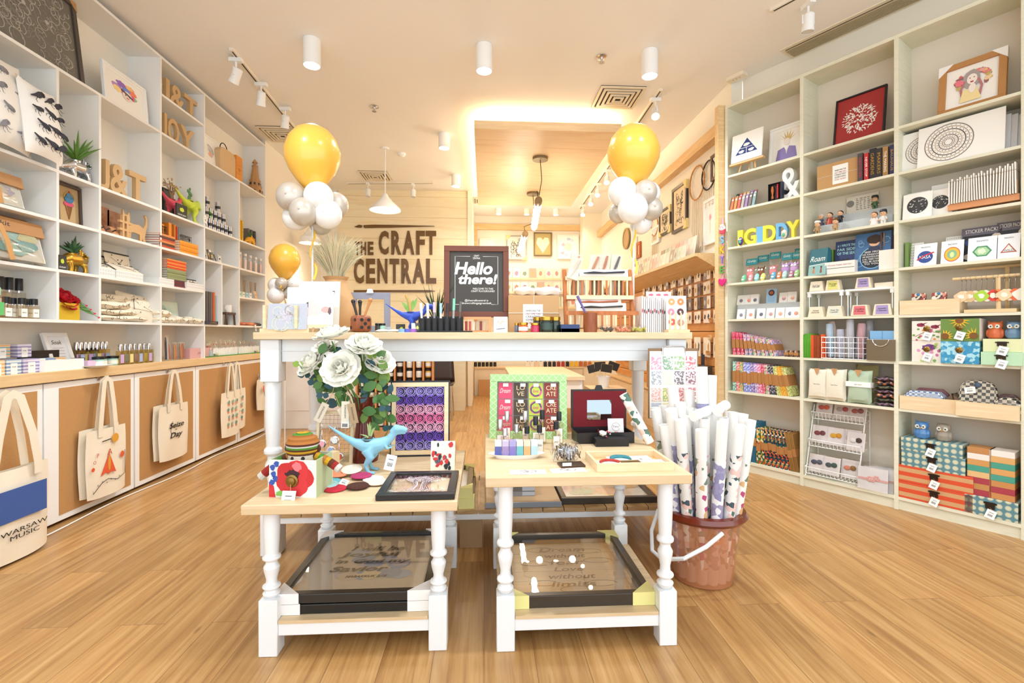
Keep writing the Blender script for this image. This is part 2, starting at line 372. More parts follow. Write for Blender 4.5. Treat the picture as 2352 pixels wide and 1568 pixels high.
def remesh(o,vox,sm=2):
    q=o.modifiers.new('r','REMESH');q.mode='VOXEL';q.voxel_size=vox;q.use_smooth_shade=True
    q=o.modifiers.new('sm','SMOOTH');q.iterations=sm;q.factor=.5
    return o
GREEN=mc('4d7a32',.5);DGREEN=mc('2f5530',.5);SOIL=mc('4a3a2c',.9)
def trex(label,loc,rz,L,m,plant=None,yaw=0,tag=True,flipx=1):
    """two-legged dinosaur planter, L long from tail tip to snout, head towards +x"""
    t=T('dinosaur_planter',label,'planter',loc,rz+yaw);k=L;f=flipx
    b=MB()
    sp=[(-.52,.60),(-.42,.53),(-.30,.45),(-.18,.38),(-.06,.34),(.06,.33),(.18,.36),(.27,.42),(.33,.50)]
    rr=[.008,.018,.032,.052,.085,.10,.085,.055,.045]
    b.tube([(f*x*k,0,z*k)for x,z in sp],[r*k for r in rr],m,12)
    b.ball((f*.06*k,0,.32*k),(.12*k,.09*k,.10*k),m)
    b.tube([(f*.30*k,0,.50*k),(f*.36*k,0,.555*k),(f*.44*k,0,.55*k),(f*.50*k,0,.53*k)],[.045*k,.058*k,.042*k,.026*k],m,10)
    b.tube([(f*.33*k,0,.50*k),(f*.42*k,0,.505*k),(f*.48*k,0,.50*k)],[.03*k,.026*k,.016*k],m,8)
    for s in(-1,1):
        y=s*.075*k
        b.ball((f*.38*k,s*.04*k,.575*k),.013*k,m,8,6)
        b.tube([(f*.00,y,.30*k),(f*.05*k,y*1.15,.20*k),(f*-.01*k,y*1.2,.11*k),(f*.02*k,y*1.2,.02*k)],[.075*k,.055*k,.028*k,.026*k],m,10)
        for q in(-.035,0,.035):b.tube([(f*.01*k,y*1.2,.02*k),(f*.07*k,y*1.2+q*k*.6,.016*k),(f*.12*k,y*1.2+q*k,.008*k)],[.022*k,.016*k,.006*k],m,6)
        b.tube([(f*.22*k,s*.05*k,.37*k),(f*.26*k,s*.065*k,.31*k),(f*.33*k,s*.06*k,.335*k)],[.026*k,.018*k,.009*k],m,7)
    o=remesh(b.build('body',t),k*.011)
    MB().lathe([(.06*k,.405*k),(.078*k,.43*k),(.07*k,.43*k),(.06*k,.42*k)],m,(f*.0*k,0),18).build('pot_rim',t)
    MB().cyl((0,0),.068*k,.40*k,.424*k,SOIL,16).build('soil',t)
    if plant:q=MB();plant(q,k);q.build('plant',t)
    if tag:
        q=MB();q.tube([(f*.3*k,-.05*k,.42*k),(f*.34*k,-.09*k,.3*k),(f*.33*k,-.10*k,.24*k)],.0006,mc('c0a070'));price_tag(q,f*.33*k,-.10*k,.24*k,.13*k,.19*k,.2);q.build('price_tag',t)
    return t
def quad_dino(label,loc,rz,L,m,plant,horns=True,flipx=1,rim=True):
    """four-legged horned planter, head towards +x"""
    t=T('dinosaur_planter',label,'planter',loc,rz);k=L;f=flipx;b=MB()
    b.tube([(-.5*k*f,0,.12*k),(-.34*k*f,0,.2*k),(-.15*k*f,0,.27*k),(.08*k*f,0,.28*k),(.24*k*f,0,.27*k)],[.012*k,.05*k,.12*k,.13*k,.08*k],m,12)
    b.tube([(.2*k*f,0,.3*k),(.33*k*f,0,.27*k),(.45*k*f,0,.19*k),(.5*k*f,0,.15*k)],[.08*k,.075*k,.05*k,.02*k],m,10)
    if horns:
        b.prism([(f*k*(.19+.02*math.cos(a)+.0),0)for a in(0,)]and[(f*.16*k,.2*k),(f*.30*k,.22*k),(f*.28*k,.38*k),(f*.20*k,.52*k),(f*.13*k,.50*k)],-.012*k,.012*k,m)
        for a in range(-4,5):b.tube([(f*.26*k,0,.3*k),(f*(.2)*k,a*.035*k,(.50-abs(a)*.035)*k)],[.04*k,.012*k],m,6)
        for s in(-1,1):b.tube([(f*.33*k,s*.04*k,.32*k),(f*.42*k,s*.05*k,.40*k)],[.02*k,.004*k],m,6)
        b.tube([(f*.46*k,0,.2*k),(f*.5*k,0,.26*k)],[.014*k,.003*k],m,6)
    for x in(-.2,.15):
        for s in(-1,1):b.tube([(f*x*k,s*.08*k,.2*k),(f*(x+.02)*k,s*.1*k,.1*k),(f*x*k,s*.1*k,.0)],[.06*k,.04*k,.045*k],m,8)
    remesh(b.build('body',t),k*.013)
    if rim:MB().cyl((-.04*k*f,0),.085*k,.34*k,.40*k,m,16,.095*k).build('pot_rim',t);MB().cyl((-.04*k*f,0),.085*k,.385*k,.402*k,SOIL,14).build('soil',t)
    q=MB();plant(q,k);q.build('plant',t);return t
def owl(label,loc,rz,h,m,yaw=0):
    t=T('owl_figurine',label,'figurine',loc,rz+yaw);b=MB()
    b.lathe([(h*.22,0),(h*.30,h*.06),(h*.33,h*.3),(h*.26,h*.52),(h*.32,h*.7),(h*.30,h*.85),(h*.15,h*.93),(0,h*.94)],m,n=16)
    for s in(-1,1):b.tube([(s*h*.2,0,h*.85),(s*h*.3,0,h)],[h*.09,h*.02],m,6);b.ball((s*h*.31,0,h*.3),(h*.07,h*.16,h*.22),m,8,6)
    remesh(b.build('body',t),h*.03)
    for s in(-1,1):MB().lathe([(h*.11,0),(h*.11,.003),(h*.05,.004)],mc('d8dcd0',.5)).t((0,0,0)).build('eye_ring',t).location=(0,0,0)
    for o,s in zip(list(t.children)[-2:],(-1,1)):o.rotation_euler=(PI/2,0,0);o.location=(s*h*.13,-h*.27,h*.68)
    MB().ball((-h*.13,-h*.3,h*.68),h*.04,BLACK,8,6).ball((h*.13,-h*.3,h*.68),h*.04,BLACK,8,6).build('pupils',t)
    MB().tube([(0,-h*.29,h*.62),(0,-h*.34,h*.55)],[h*.04,h*.005],mc('c98a3a')).build('beak',t);return t
# ================================================================ the room
FLOOR=bpy.data.materials.new('oak_planks');FLOOR.use_nodes=True
n,l,b=nodes(FLOOR)
tc=n.new('ShaderNodeTexCoord');sx=n.new('ShaderNodeSeparateXYZ');cx=n.new('ShaderNodeCombineXYZ');l.new(tc.outputs['Object'],sx.inputs[0]);l.new(sx.outputs['Y'],cx.inputs['X']);l.new(sx.outputs['X'],cx.inputs['Y'])
br=n.new('ShaderNodeTexBrick');l.new(cx.outputs[0],br.inputs['Vector']);br.inputs['Scale'].default_value=1;br.inputs['Brick Width'].default_value=1.22;br.inputs['Row Height'].default_value=.18;br.inputs['Mortar Size'].default_value=.0011;br.offset=.37;br.inputs['Color1'].default_value=(0,0,0,1);br.inputs['Color2'].default_value=(1,1,1,1);br.inputs['Mortar'].default_value=(.5,.5,.5,1);br.inputs['Bias'].default_value=0
mp=n.new('ShaderNodeMapping');mp.inputs['Scale'].default_value=(1.1,22,1);l.new(cx.outputs[0],mp.inputs[0])
addv=n.new('ShaderNodeVectorMath');addv.operation='ADD';sc_=n.new('ShaderNodeVectorMath');sc_.operation='SCALE';sc_.inputs['Scale'].default_value=7.3;l.new(br.outputs['Color'],sc_.inputs[0]);l.new(mp.outputs[0],addv.inputs[0]);l.new(sc_.outputs[0],addv.inputs[1])
no=n.new('ShaderNodeTexNoise');no.inputs['Scale'].default_value=1.6;no.inputs['Detail'].default_value=8;no.inputs['Roughness'].default_value=.62;no.inputs['Distortion'].default_value=.5;l.new(addv.outputs[0],no.inputs['Vector'])
rp=n.new('ShaderNodeValToRGB');l.new(no.outputs['Fac'],rp.inputs[0]);e=rp.color_ramp.elements;e[0].position=.28;e[0].color=lin('94683c');e[1].position=.72;e[1].color=lin('c8a06c');q=e.new(.5);q.color=lin('b48852')
hs=n.new('ShaderNodeHueSaturation');l.new(rp.outputs[0],hs.inputs['Color']);mr=n.new('ShaderNodeMapRange');mr.inputs['To Min'].default_value=.86;mr.inputs['To Max'].default_value=1.1;l.new(br.outputs['Color'],mr.inputs[0]);l.new(mr.outputs[0],hs.inputs['Value'])
kn=n.new('ShaderNodeTexVoronoi');kn.inputs['Scale'].default_value=1;kmp=n.new('ShaderNodeMapping');kmp.inputs['Scale'].default_value=(1.5,4.2,1);l.new(cx.outputs[0],kmp.inputs[0]);l.new(kmp.outputs[0],kn.inputs['Vector'])
kr=n.new('ShaderNodeValToRGB');l.new(kn.outputs['Distance'],kr.inputs[0]);kr.color_ramp.elements[0].position=.012;kr.color_ramp.elements[0].color=(.35,.3,.25,1);kr.color_ramp.elements[1].position=.05;kr.color_ramp.elements[1].color=(1,1,1,1)
mk=n.new('ShaderNodeMix');mk.data_type='RGBA';mk.blend_type='MULTIPLY';mk.inputs[0].default_value=.75;l.new(hs.outputs[0],mk.inputs[6]);l.new(kr.outputs[0],mk.inputs[7])
ms_=n.new('ShaderNodeMix');ms_.data_type='RGBA';l.new(br.outputs['Fac'],ms_.inputs[0]);l.new(mk.outputs[2],ms_.inputs[6]);ms_.inputs[7].default_value=lin('7d5c38')
l.new(ms_.outputs[2],b.inputs['Base Color']);b.inputs['Roughness'].default_value=.34
bp=n.new('ShaderNodeBump');bp.inputs['Strength'].default_value=.12;bp.inputs['Distance'].default_value=.002;l.new(no.outputs['Fac'],bp.inputs['Height']);l.new(bp.outputs[0],b.inputs['Normal'])
CREAM=mc('f4ecdd',.8);CEILM=mc('f6f3ee',.85);SHELFW=mc('efeeea',.5);BACKW=mc('f3ecdf',.7)
GREENW=tex_mat('pale_green_wood','noise',['dcdcc2','e6e2cc','d6d8bf'],(4,4,60),.6,.15,stops=[.3,.5,.75],detail=6)
WOODWALL=tex_mat('pale_plywood','noise',['eadbb6','f0e3c2','e6d3a8'],(1.2,20,12),.45,.05,stops=[.3,.5,.72],detail=6,dist=.8)
YB=9.3
ST('floor',MB().box(-4.2,4.6,-1.5,YB+.1,-.05,0,FLOOR))
ST('ceiling',MB().box(-4.2,4.6,-1.5,YB+.1,CEIL,CEIL+.05,CEILM))
ST('wall_left',MB().box(-2.95,-2.81,-.6,YB,0,CEIL,BACKW))
ST('wall_left_far',MB().box(-2.81,-2.56,5.815,7.72,0,CEIL,CREAM))
ST('wall_back',MB().box(-2.95,3.0,YB,YB+.1,0,CEIL,CREAM))
m_=MB()
p0=FR.at(-.15,.3,0);
ST('wall_right',MB().box(XM,XM+.1,4.19,YB,0,CEIL,CREAM))
u0,u1=-.16,4.4
def slab(u0,u1,d0,d1,z0,z1,m,mb=None,fr=FR):
    mb=mb or MB();pts=[fr.at(u,d,z)for u in(u0,u1)for d in(d0,d1)for z in(z0,z1)]
    return mb.add(pts,[(0,1,3,2),(4,6,7,5),(0,4,5,1),(2,3,7,6),(0,2,6,4),(1,5,7,3)],m)
ST('wall_right_slanted',slab(-.14,4.4,.255,.36,0,CEIL,mc('f2ecde',.75)))
ST('wall_sign',MB().box(-2.275,-.26,7.7,7.78,0,CEIL,WOODWALL))
ST('wall_partition',MB().box(-.26,-.19,7.66,YB,0,CEIL,mc('f6ecd8',.7)).box(-2.56,-2.275,7.72,7.78,0,CEIL,CREAM))
g=MB()
for z in(.33,.66,.99,1.32,1.65,1.98,2.31,2.64,2.97,3.3):g.box(-2.275,-.26,7.6985,7.7,z,z+.004,mc('c9ab74',.6))
ST('trim_1',g)
ST('trim_2',MB().box(XM-.09,XM,4.3,YB,2.95,3.06,wood('beam_pine','e9c997','d9ad72',(20,2,20))))
ST('trim_3',MB().box(-.19,XM-.35,YB-.06,YB,3.13,3.24,wood('beam_pine2','ecd0a0','e0b980',(2,20,20))).box(-.19,-.13,YB-.05,YB,.8,3.13,PINE))
ST('trim_4',MB().box(1.85,XM,YB-.35,YB,0,CEIL,mc('f7ebd3',.7)))
pl=FR.at(-.18,0,0)
ST('trim_5',MB().box(2.02,2.085,4.065,4.13,0,CEIL-.28,PINE))
PZ=3.2
PNL=tex_mat('warm_plywood','noise',['e8c898','efd4aa','e2be8a'],(1.4,14,14),.4,.04,stops=[.3,.5,.72],detail=6,dist=.6)
P0,P1,Q0,Q1=-.10,1.40,4.86,7.75
pan=T('ceiling_panel','suspended pale plywood panel with glowing cove light around its edge','ceiling panel',((P0+P1)/2,(Q0+Q1)/2,PZ))
hx,hy=(P1-P0)/2,(Q1-Q0)/2
MB().box(-hx,hx,-hy,hy,0,.006,PNL).build('underside',pan)
k=MB().box(-hx,hx,-hy,-hy+.02,.006,.085,LPINE).box(-hx,hx,hy-.02,hy,.006,.085,LPINE).box(-hx,-hx+.02,-hy+.02,hy-.02,.006,.085,LPINE).box(hx-.02,hx,-hy+.02,hy-.02,.006,.085,LPINE);k.build('edge',pan)
MB().box(-hx+.25,hx-.25,-hy+.25,hy-.25,.05,.2,WHITE).build('mounting_box',pan)
EM=mc('ffe6bc',.5,emit=26)
k=MB().box(-hx+.1,hx-.1,-hy+.1,-hy+.13,.085,.1,EM).box(-hx+.1,hx-.1,hy-.13,hy-.1,.085,.1,EM).box(-hx+.1,-hx+.13,-hy+.13,hy-.13,.085,.1,EM).box(hx-.13,hx-.1,-hy+.13,hy-.13,.085,.1,EM)
k.build('light_strip',pan)
LY=[2.42,3.048,3.367,3.974,4.571,5.2,5.79]
LR=dict(T=3.345,S=3.05,R=2.745,A=2.13,B=1.835,C=1.535,D=1.232,K=.925)
def lshelf():
    r=T('cubby_shelving','white open cubby shelving above the pine counter along the left wall','shelving',(XL,0,0),PI/2)
    D_=.25;th=.018
    def h(name,y0,y1,z,t=th):MB().box(y0,y1,0,D_,z-t,z,SHELFW).build(name,r)
    def v(y,z0,z1):MB().box(y-.009,y+.009,0.0005,D_,z0,z1,SHELFW).build('divider',r)
    h('top_board',1.7,5.81,LR['T'],.02)
    MB().box(1.7,5.81,0.0,.02,LR['T'],CEIL-.01,SHELFW).build('top_trim',r)if False else None
    for k_ in 'RD':h('shelf_board',1.7,5.81,LR[k_])
    h('shelf_board',1.7,LY[5],LR['A'])if False else h('shelf_board',1.7,5.81,LR['A'])
    h('shelf_board',1.7,5.81,LR['B'])
    h('shelf_board',1.7,LY[4],LR['C']);h('shelf_board',LY[5],5.81,LR['C'])
    h('shelf_board',LY[3],LY[4],LR['S'])
    for y in(LY[0],LY[1],LY[2]):v(y,LR['D'],LR['R']-th)
    v(LY[3],LR['K'],LR['T']-.02);v(LY[4],LR['K'],LR['T']-.02);v(4.865,LR['D'],LR['B']-th)
    v(LY[5],LR['D'],LR['R']-th);v(5.80,LR['K'],LR['T']-.02);v(1.71,LR['K'],LR['T']-.02)
    MB().box(1.7,5.81,D_,D_+.008,LR['K'],LR['T'],BACKW).build('back_panel',r)
    return r
lshelf()
S('countertop',MB().box(1.7,5.81,-.02,.27,.862,.925,wood('counter_pine','e9cda2','dcb984',(2,30,30))),'long pine countertop under the white cubby shelves on the left','countertop',(XL,0,0),PI/2,bevel=.003)
CORK=tex_mat('cork','noise',['b98a55','c4965f','ad7e4b'],(380,380,380),.9,.4,stops=[.35,.5,.65],detail=4)
DY=[2.22,2.953,3.683,4.433,5.16,5.80]
cb=T('base_cabinet','white base cabinet run with cork panel doors under the pine counter','cabinet',(XL,0,0),PI/2)
MB().box(1.7,5.81,.03,.25,.05,.86,SHELFW).build('carcass',cb)
for i in range(5):
    y0,y1=DY[i]+.006,DY[i+1]-.006
    d=MB().box(y0,y1,0,.026,.02,.855,WHITE).build('door',cb,bevel=.002)
    MB().box(y0+.045+(.05 if i==1 else 0),y1-.035,-.002,0,.055,.82,CORK).build('cork_panel',d)
RU=[-.14,.472,1.058,1.64,2.22,2.8]
RZ=[.085,.66,.967,1.27,1.577,1.885,2.2,2.5,3.08]
def rshelf():
    r=T('tall_display_shelf','pale green washed wooden shelving with nine levels on the slanted right wall','shelving',FR.o,FR.rz)
    D_=.24;th=.018
    for i,z in enumerate(RZ):
        zz=z
        for c in range(5):
            t0=th if 0<i<8 else .03
            if i==0:MB().box(RU[c]+.012,RU[c+1]-.012,.0,D_,.065,z,GREENW).build('bottom_board',r)
            elif i==8:MB().box(RU[c]+.012,RU[c+1]-.012,0,D_,z,z+.022,GREENW).build('top_board',r)
            else:MB().box(RU[c]+.012,RU[c+1]-.012,.003,D_,z-th,z,GREENW).build('shelf_board',r)
    for u in RU:MB().box(u-.012,u+.012,0,D_,0,RZ[8]+.022,GREENW).build('upright',r)
    MB().box(RU[0],RU[-1],.012,.03,0,.065,GREENW).build('plinth',r)
    MB().box(RU[0],RU[-1],D_,D_+.01,0,RZ[8],mc('e3d8c8',.7)).build('back_panel',r)
    return r
rshelf()
def downlight(loc,label,h=.2,r=.065,col='f4f8ff',em=22):
    t_=T('downlight',label,'ceiling light',loc,group='surface mounted downlights')
    MB().lathe([(r,0),(r,-h),(r*.9,-h),(r*.9,-h+.02)],WHITE,n=24,closed=False).cyl((0,0),r,-.002,0,WHITE,24).build('housing',t_)
    MB().cyl((0,0),r*.88,-h+.008,-h+.012,mc(col,.5,emit=em),24).build('lamp',t_)
for(x,y,s_)in[(-1.32,3.79,'front row, left of the three nearest'),(0,3.79,'front row, middle of the three nearest'),(1.32,3.79,'front row, right of the three nearest'),(-.45,5.5,'beside the plywood panel, nearer one'),(-.4,6.92,'beside the plywood panel, farther one')]:
    downlight((x,y,CEIL),'white cylinder ceiling downlight, '+s_,h=.2 if y<5 else .16)
for i,x in enumerate((.02,.87-.1,1.62-.1)):
    pass
for i,px in enumerate((1146,1212,1281)):
    p=onz(px,479,CEIL-.05);downlight((p.x,8.7,CEIL),'small white ceiling lamp beyond the plywood panel, '+nth(i,3)+' of three',h=.11,r=.05,col='fff0d8')
def spot(loc,label,tilt,rz=0,on=True,col='ffffff',group='track spotlights',sc=1):
    t_=T('spotlight',label,'spotlight',loc,rz,group);t_.scale=(sc,)*3
    MB().box(-.02,.02,-.05,.05,-.03,0,WHITE).cyl((0,0),.008,-.09,-.03,WHITE).build('mount',t_)
    k=MB().tube([(-.04,0,-.15),(-.04,0,-.09),(.04,0,-.09),(.04,0,-.15)],.006,WHITE);k.build('bracket',t_)
    k=MB().t((0,0,-.14),tilt).lathe([(.028,.06),(.036,.05),(.036,-.02),(.04,-.06),(.036,-.06),(.034,-.045)],WHITE,n=20).build('head',t_)
    MB().t((0,0,-.14),tilt).cyl((0,0),.033,-.058,-.052,mc(col,.5,emit=14)if on else mc('d8d8d8',.3),18).build('lamp',t_)
def rail(a,b,label):
    a=Vector(a);b=Vector(b);d=b-a;t_=T('lighting_track',label,'lighting track',a,math.atan2(d.y,d.x));L=d.length
    MB().box(0,L,-.018,.018,-.022,0,mc('efe6d4',.5)).build('rail',t_);MB().box(.02,L-.02,-.006,.006,-.023,-.022,mc('3a332c',.5)).build('groove',t_)
rail((-1.99,3.93,CEIL),(-2.07,5.4,CEIL),'slim white lighting track on the ceiling beside the left shelves')
for i,(px,py)in enumerate([(542,128),(600,185),(655,242)]):
    p=onz(px,py,CEIL);spot((p.x,p.y,CEIL-.022),'white track spotlight above the left shelves, '+['nearest','middle','farthest'][i]+' of three',(.5 if i==0 else .2,-.35,0),PI/2)
rail((-2.05,7.35,CEIL),(-.75,7.25,CEIL),'white lighting track above the plywood sign wall')
for i,px in enumerate((850,951)):
    p=onz(px,424,CEIL);spot((p.x,7.3,CEIL-.022),'white track spotlight above the sign wall, '+('left' if i==0 else 'right')+' one',(-.2,0,0),0,False)
rail((1.62,4.35,CEIL),(1.72,8.6,CEIL),'white lighting track right of the suspended plywood panel')
for i,y in enumerate((4.5,5.9,6.5,7.1,7.6,8.3)):
    spot((1.62+.0235*(y-4.35),y,CEIL-.022),'white spotlight right of the plywood panel, '+ORD[i]+' going away',(.2,.6,0),PI/2,True,'fff0d0')
rail((1.99,3.25,CEIL),(2.3,2.75,CEIL),'short white track near the long ceiling grille')
p=onz(1850,5,CEIL);spot((p.x+.02,p.y,CEIL-.0),'white unlit spotlight near the long ceiling grille',(.1,0,0),0,False)
p=onz(1090,-22,CEIL-.2);spot((p.x,p.y,CEIL),'white spotlight at the top picture edge, left of two',(.3,0,0),0,True)
p=onz(1268,-22,CEIL-.2);spot((p.x,p.y,CEIL),'white spotlight at the top picture edge, right of two',(.2,-.7,0),0,True)
def vent(c,w_,label,rz=0):
    t_=T('air_vent',label,'air vent',(c[0],c[1],CEIL),rz)
    MB().box(-w_/2,w_/2,-w_/2,w_/2,-.006,0,mc('5a4f42',.7)).build('backing',t_)
    k=MB();k2=MB()
    for i in range(5):
        a=w_/2*(1-i*.19);b_=a-w_*.055;z=-.012-.004*i
        for(x0,x1,y0,y1)in((-a,a,-a,-b_),(-a,a,b_,a),(-a,-b_,-b_,b_),(b_,a,-b_,b_)):(k if i==0 else k2).box(x0,x1,y0,y1,z-.004,z+.006,mc('e8dcc4',.5))
    k.build('frame',t_);k2 .build('louvre',t_)
vent((1.27,4.54,0),.42,'square white ceiling air vent beside the plywood panel')
vent((-2.27,5.6,0),.42,'square white ceiling air vent over the left shelves')
vent((0.0,8.2,0),.36,'far ceiling air vent at the back left of the plywood panel')
vent((-1.55,7.0,0),.4,'closed pale ceiling vent before the sign wall')
a=Vector((2.385,3.70,0));t_=T('linear_grille','long slatted air grille in the ceiling above the right shelves','air vent',(a.x,a.y,CEIL),FR.rz)
MB().box(-.03,1.5,-.03,.17,-.008,0,mc('e8dcc4',.5)).build('frame',t_)
MB().box(0,1.47,0,.14,-.010,-.008,mc('4a4034',.7)).build('backing',t_)
k=MB()
for i in range(8):k.box(0,1.47,.006+i*.0172,.014+i*.0172,-.02,-.010,mc('b8a888',.5))
k.build('slat',t_)
def sprinkler(p,label):
    t_=T('sprinkler',label,'sprinkler',p,group='ceiling sprinklers')
    MB().lathe([(.045,0),(.045,-.006),(.03,-.01),(.0,-.01)],CHROME,n=20).build('escutcheon',t_)
    MB().cyl((0,0),.012,-.045,-.01,CHROME).cyl((0,0),.022,-.05,-.046,CHROME,14).build('head',t_)
sprinkler((.955,3.885,CEIL),'round chrome sprinkler between the two right downlights');sprinkler((-1.09,4.87,CEIL),'round chrome sprinkler left of the ceiling centre')
k=MB().lathe([(.05,0),(.05,-.015),(.04,-.03),(.02,-.045),(0,-.045)],WHITE,n=20);S('smoke_detector',k,'small round white smoke detector before the pendant lamp','smoke detector',(-1.03,6.12,CEIL))
k=MB().box(-.08,.08,-.035,.035,-.03,0,mc('efe4cc',.5))
for i in range(3):k.cyl((-.03+i*.03,0),.005,-.0305,-.03,DARK,8)
S('ceiling_sensor',k,'small cream rectangular sensor box on the ceiling right','sensor',(2.2,4.1,CEIL),FR.rz,bevel=.004)
def pendant(loc,drop,label,rr=.18):
    t_=T('pendant_lamp',label,'pendant lamp',loc)
    MB().cyl((0,0),.045,-.02,0,WHITE,20).build('canopy',t_)
    MB().cyl((0,0),.007,-drop,-.02,WHITE,8).build('rod',t_)
    z=-drop
    MB().lathe([(.025,z),(.04,z-.03),(.05,z-.05),(.075,z-.07),(.085,z-.09),(.11,z-.11),(.125,z-.125),(rr,z-.18),(rr+.01,z-.2),(rr+.006,z-.2),(.12,z-.13),(.04,z-.05),(.0,z-.03)],WHITE,n=32,closed=False).build('lamp_shade',t_)
    MB().ball((0,0,z-.155),.05,mc('fff0d0',.5,emit=18)).build('bulb',t_)
    light('pendant_light','SPOT',(loc[0],loc[1],loc[2]+z-.22),18,WARM,spot_size=2.4,spot_blend=.8,shadow_soft_size=.05)
pendant((-1.2,5.95,CEIL),.56,'white stepped metal pendant lamp on a white rod before the sign wall')
pendant((-2.32,6.6,CEIL),.85,'white pendant lamp farther back, half hidden by the dried grass',.13)
def tube_pendant(a,b,can,label):
    a=Vector(a);b=Vector(b);t_=T('tube_pendant',label,'pendant lamp',can);o=Vector(can)
    MB().cyl((0,0),.09,-.03,0,mc('8a7a60',.4,.6),24).build('canopy',t_)
    pts=[Vector((0,0,-.03)),Vector((.02,.02,-.25)),Vector((-.015,.0,-.45)),(a-o)+Vector((-.02,-.04,.1)),(a-o)+Vector((0,0,.02))]
    MB().tube(pts,.005,mc('4a3c2c',.6)).build('cable',t_)
    d=(b-a).normalized();s0=a-o
    MB().tube([s0-d*.06,s0-d*.05,s0,s0+d*.1],[.02,.04,.045,.04],mc('9c7f58',.5),14).build('socket',t_)
    L=(b-a).length;q=[s0+d*(.1+(L-.15)*i/12)for i in range(13)]
    MB().tube(q,[.033+.012*(i%2)for i in range(13)],mc('fff0d2',.4,emit=9),12).build('bulb',t_)
tube_pendant((.62,5.5,2.66),(.70,6.8,2.62),(.655,5.62,PZ),'glowing twisted tube bulb pendant, nearer one with brown socket')
tube_pendant((.60,7.05,2.60),(.62,8.5,2.58),(.712,7.04,PZ),'glowing twisted tube bulb pendant, farther one behind the first')
light('tube_light','POINT',(.66,6.2,2.5),10,WARM,shadow_soft_size=.04);light('tube_light','POINT',(.6,7.8,2.45),14,WARM,shadow_soft_size=.04)
# ================================================================ left wall goods
R90=PI/2
def L_(px0,px1,top,row,d=.02):return FL.span(px0,px1,top,LR[row]if isinstance(row,str)else row,d)
def swirls(b,w,h):
    R=random.Random(3);m1=mc('8e877c',.5);m2=mc('b8b2a6',.5)
    for i in range(150):
        cx,cz=R.uniform(-.46,.46)*w,R.uniform(-.45,.45)*h;r=R.uniform(.02,.06)*h*1.5;a=R.uniform(0,360)
        b.ribbon([(max(-w/2,min(w/2,x)),max(-h/2,min(h/2,z)))for x,z in arc(cx,cz,r,a,a+230,7)],.003,0,m1 if i%2 else m2,.002)
    for i in range(9):cx,cz=R.uniform(-.4,.4)*w,R.uniform(0,.4)*h;b.flat(disc(cx,cz,.012),0,m2,.003)
loc,w,h=FL.span(-70,214,85,LR['R'],.05)
framed('large dark frame with grey embossed swirl picture on the top left shelf',loc,R90,.66,.56,.03,.03,mc('4a423a',.4),swirls,board=mc('6f6a60',.5),corners=(.06,mc('b98a5a',.8),[(1,1)]),lean=-.12)
def face_water(b,w,h):
    R=random.Random(5)
    for i,c in enumerate(['8fb4e8','f0a0a8','f4c878','b890d0','f08868','90c8a0','e878a0','7890d8','f8d890','9a70c0','e06890']):
        b.flat(blob(R.uniform(-.22,.2)*w,R.uniform(-.02,.26)*h,.12*w,.075*h,i,rough=.3),-.0002*i,mc(c,.8))
    b.flat(disc(.03*w,-.02*h,.12*w,rz=.13*h),-.003,mc('f2e0d4',.8));b.ribbon([(-.12*w,.08*h),(.16*w,-.02*h)],.05*h,-.0036,mc('5a5060',.8))
    for s in(-1,1):b.flat(disc(.03*w+s*.05*w,-.01*h,.014*w),-.004,DARK)
    b.ribbon([(-.0*w,-.08*h),(.06*w,-.08*h)],.006,-.004,mc('b05060'))
loc,w,h=FL.span(243,343,170,LR['R'],.05)
framed('white framed rainbow watercolour portrait on the top left shelf',loc,R90,w,h,.018,.02,WHITE,face_water,mat=.02,lean=-.08)
MDF=mc('cca878',.75)
def word(s,pxs,top,row,names,mat=MDF,d=.05,wf=.9,tail='on the left shelves',th=.03):
    for ch,(a,b_),nm in zip(s,pxs,names):
        loc,w,h=FL.span(a,b_,top(a)if callable(top)else top,LR[row],d)
        letter3d('letter',ch,nm+' '+tail,'letter',loc,R90,h,th,mat,w=w)
nmz=lambda a:['brown wooden letter J','brown wooden ampersand','brown wooden letter T']
zt=lambda z:(lambda a:None)
def wordh(s,pxs,row,hh,names,tail,d=.05):
    for ch,(a,b_),nm in zip(s,pxs,names):
        loc,w,h=FL.span(a,b_,0,LR[row],d);letter3d('letter',ch,nm+' '+tail,'letter',loc,R90,hh,.03,MDF,w=w)
wordh('J&T',[(373,390),(392,424),(424,456)],'S',.20,['brown wooden letter J','brown wooden ampersand','brown wooden letter T'],'in the topmost small cubby on the left',.06)
wordh('JOY',[(372,384),(386,412),(415,446)],'R',.21,['brown wooden letter J','brown wooden letter O','brown wooden letter Y'],'in the cubby under the topmost letters',.06)
wordh('J&T',[(233,252),(254,294),(297,336)],'A',.21,['larger brown wooden letter J','larger brown wooden ampersand','larger brown wooden letter T'],'on the shelf above the wooden cat',.03)
def leafart(b,w,h):
    for i in range(5):b.ribbon(arc(-.1*w,-.1*h,.12*w+.05*w*i,10,100,8),.004,-.0003*i,mc(['6a8a90','4a5a60','d0a080','88a0b8','303840'][i],.8))
    b.flat(blob(0,-.1*h,.12*w,.1*h,2),-.002,mc('e8b8a0'))
loc,w,h=FL.span(470,505,315,LR['R'],.06);framed('small white framed sketch leaning beside the kraft handle box',loc,R90,.3,.3,.015,.015,WHITE,leafart,lean=-.1)
loc,w,h=FL.span(502,545,345,LR['R'],.03);w=.3
t=T('kraft_carry_box','kraft cardboard box with rounded shoulder and rope handle, left top shelf','box',loc,R90)
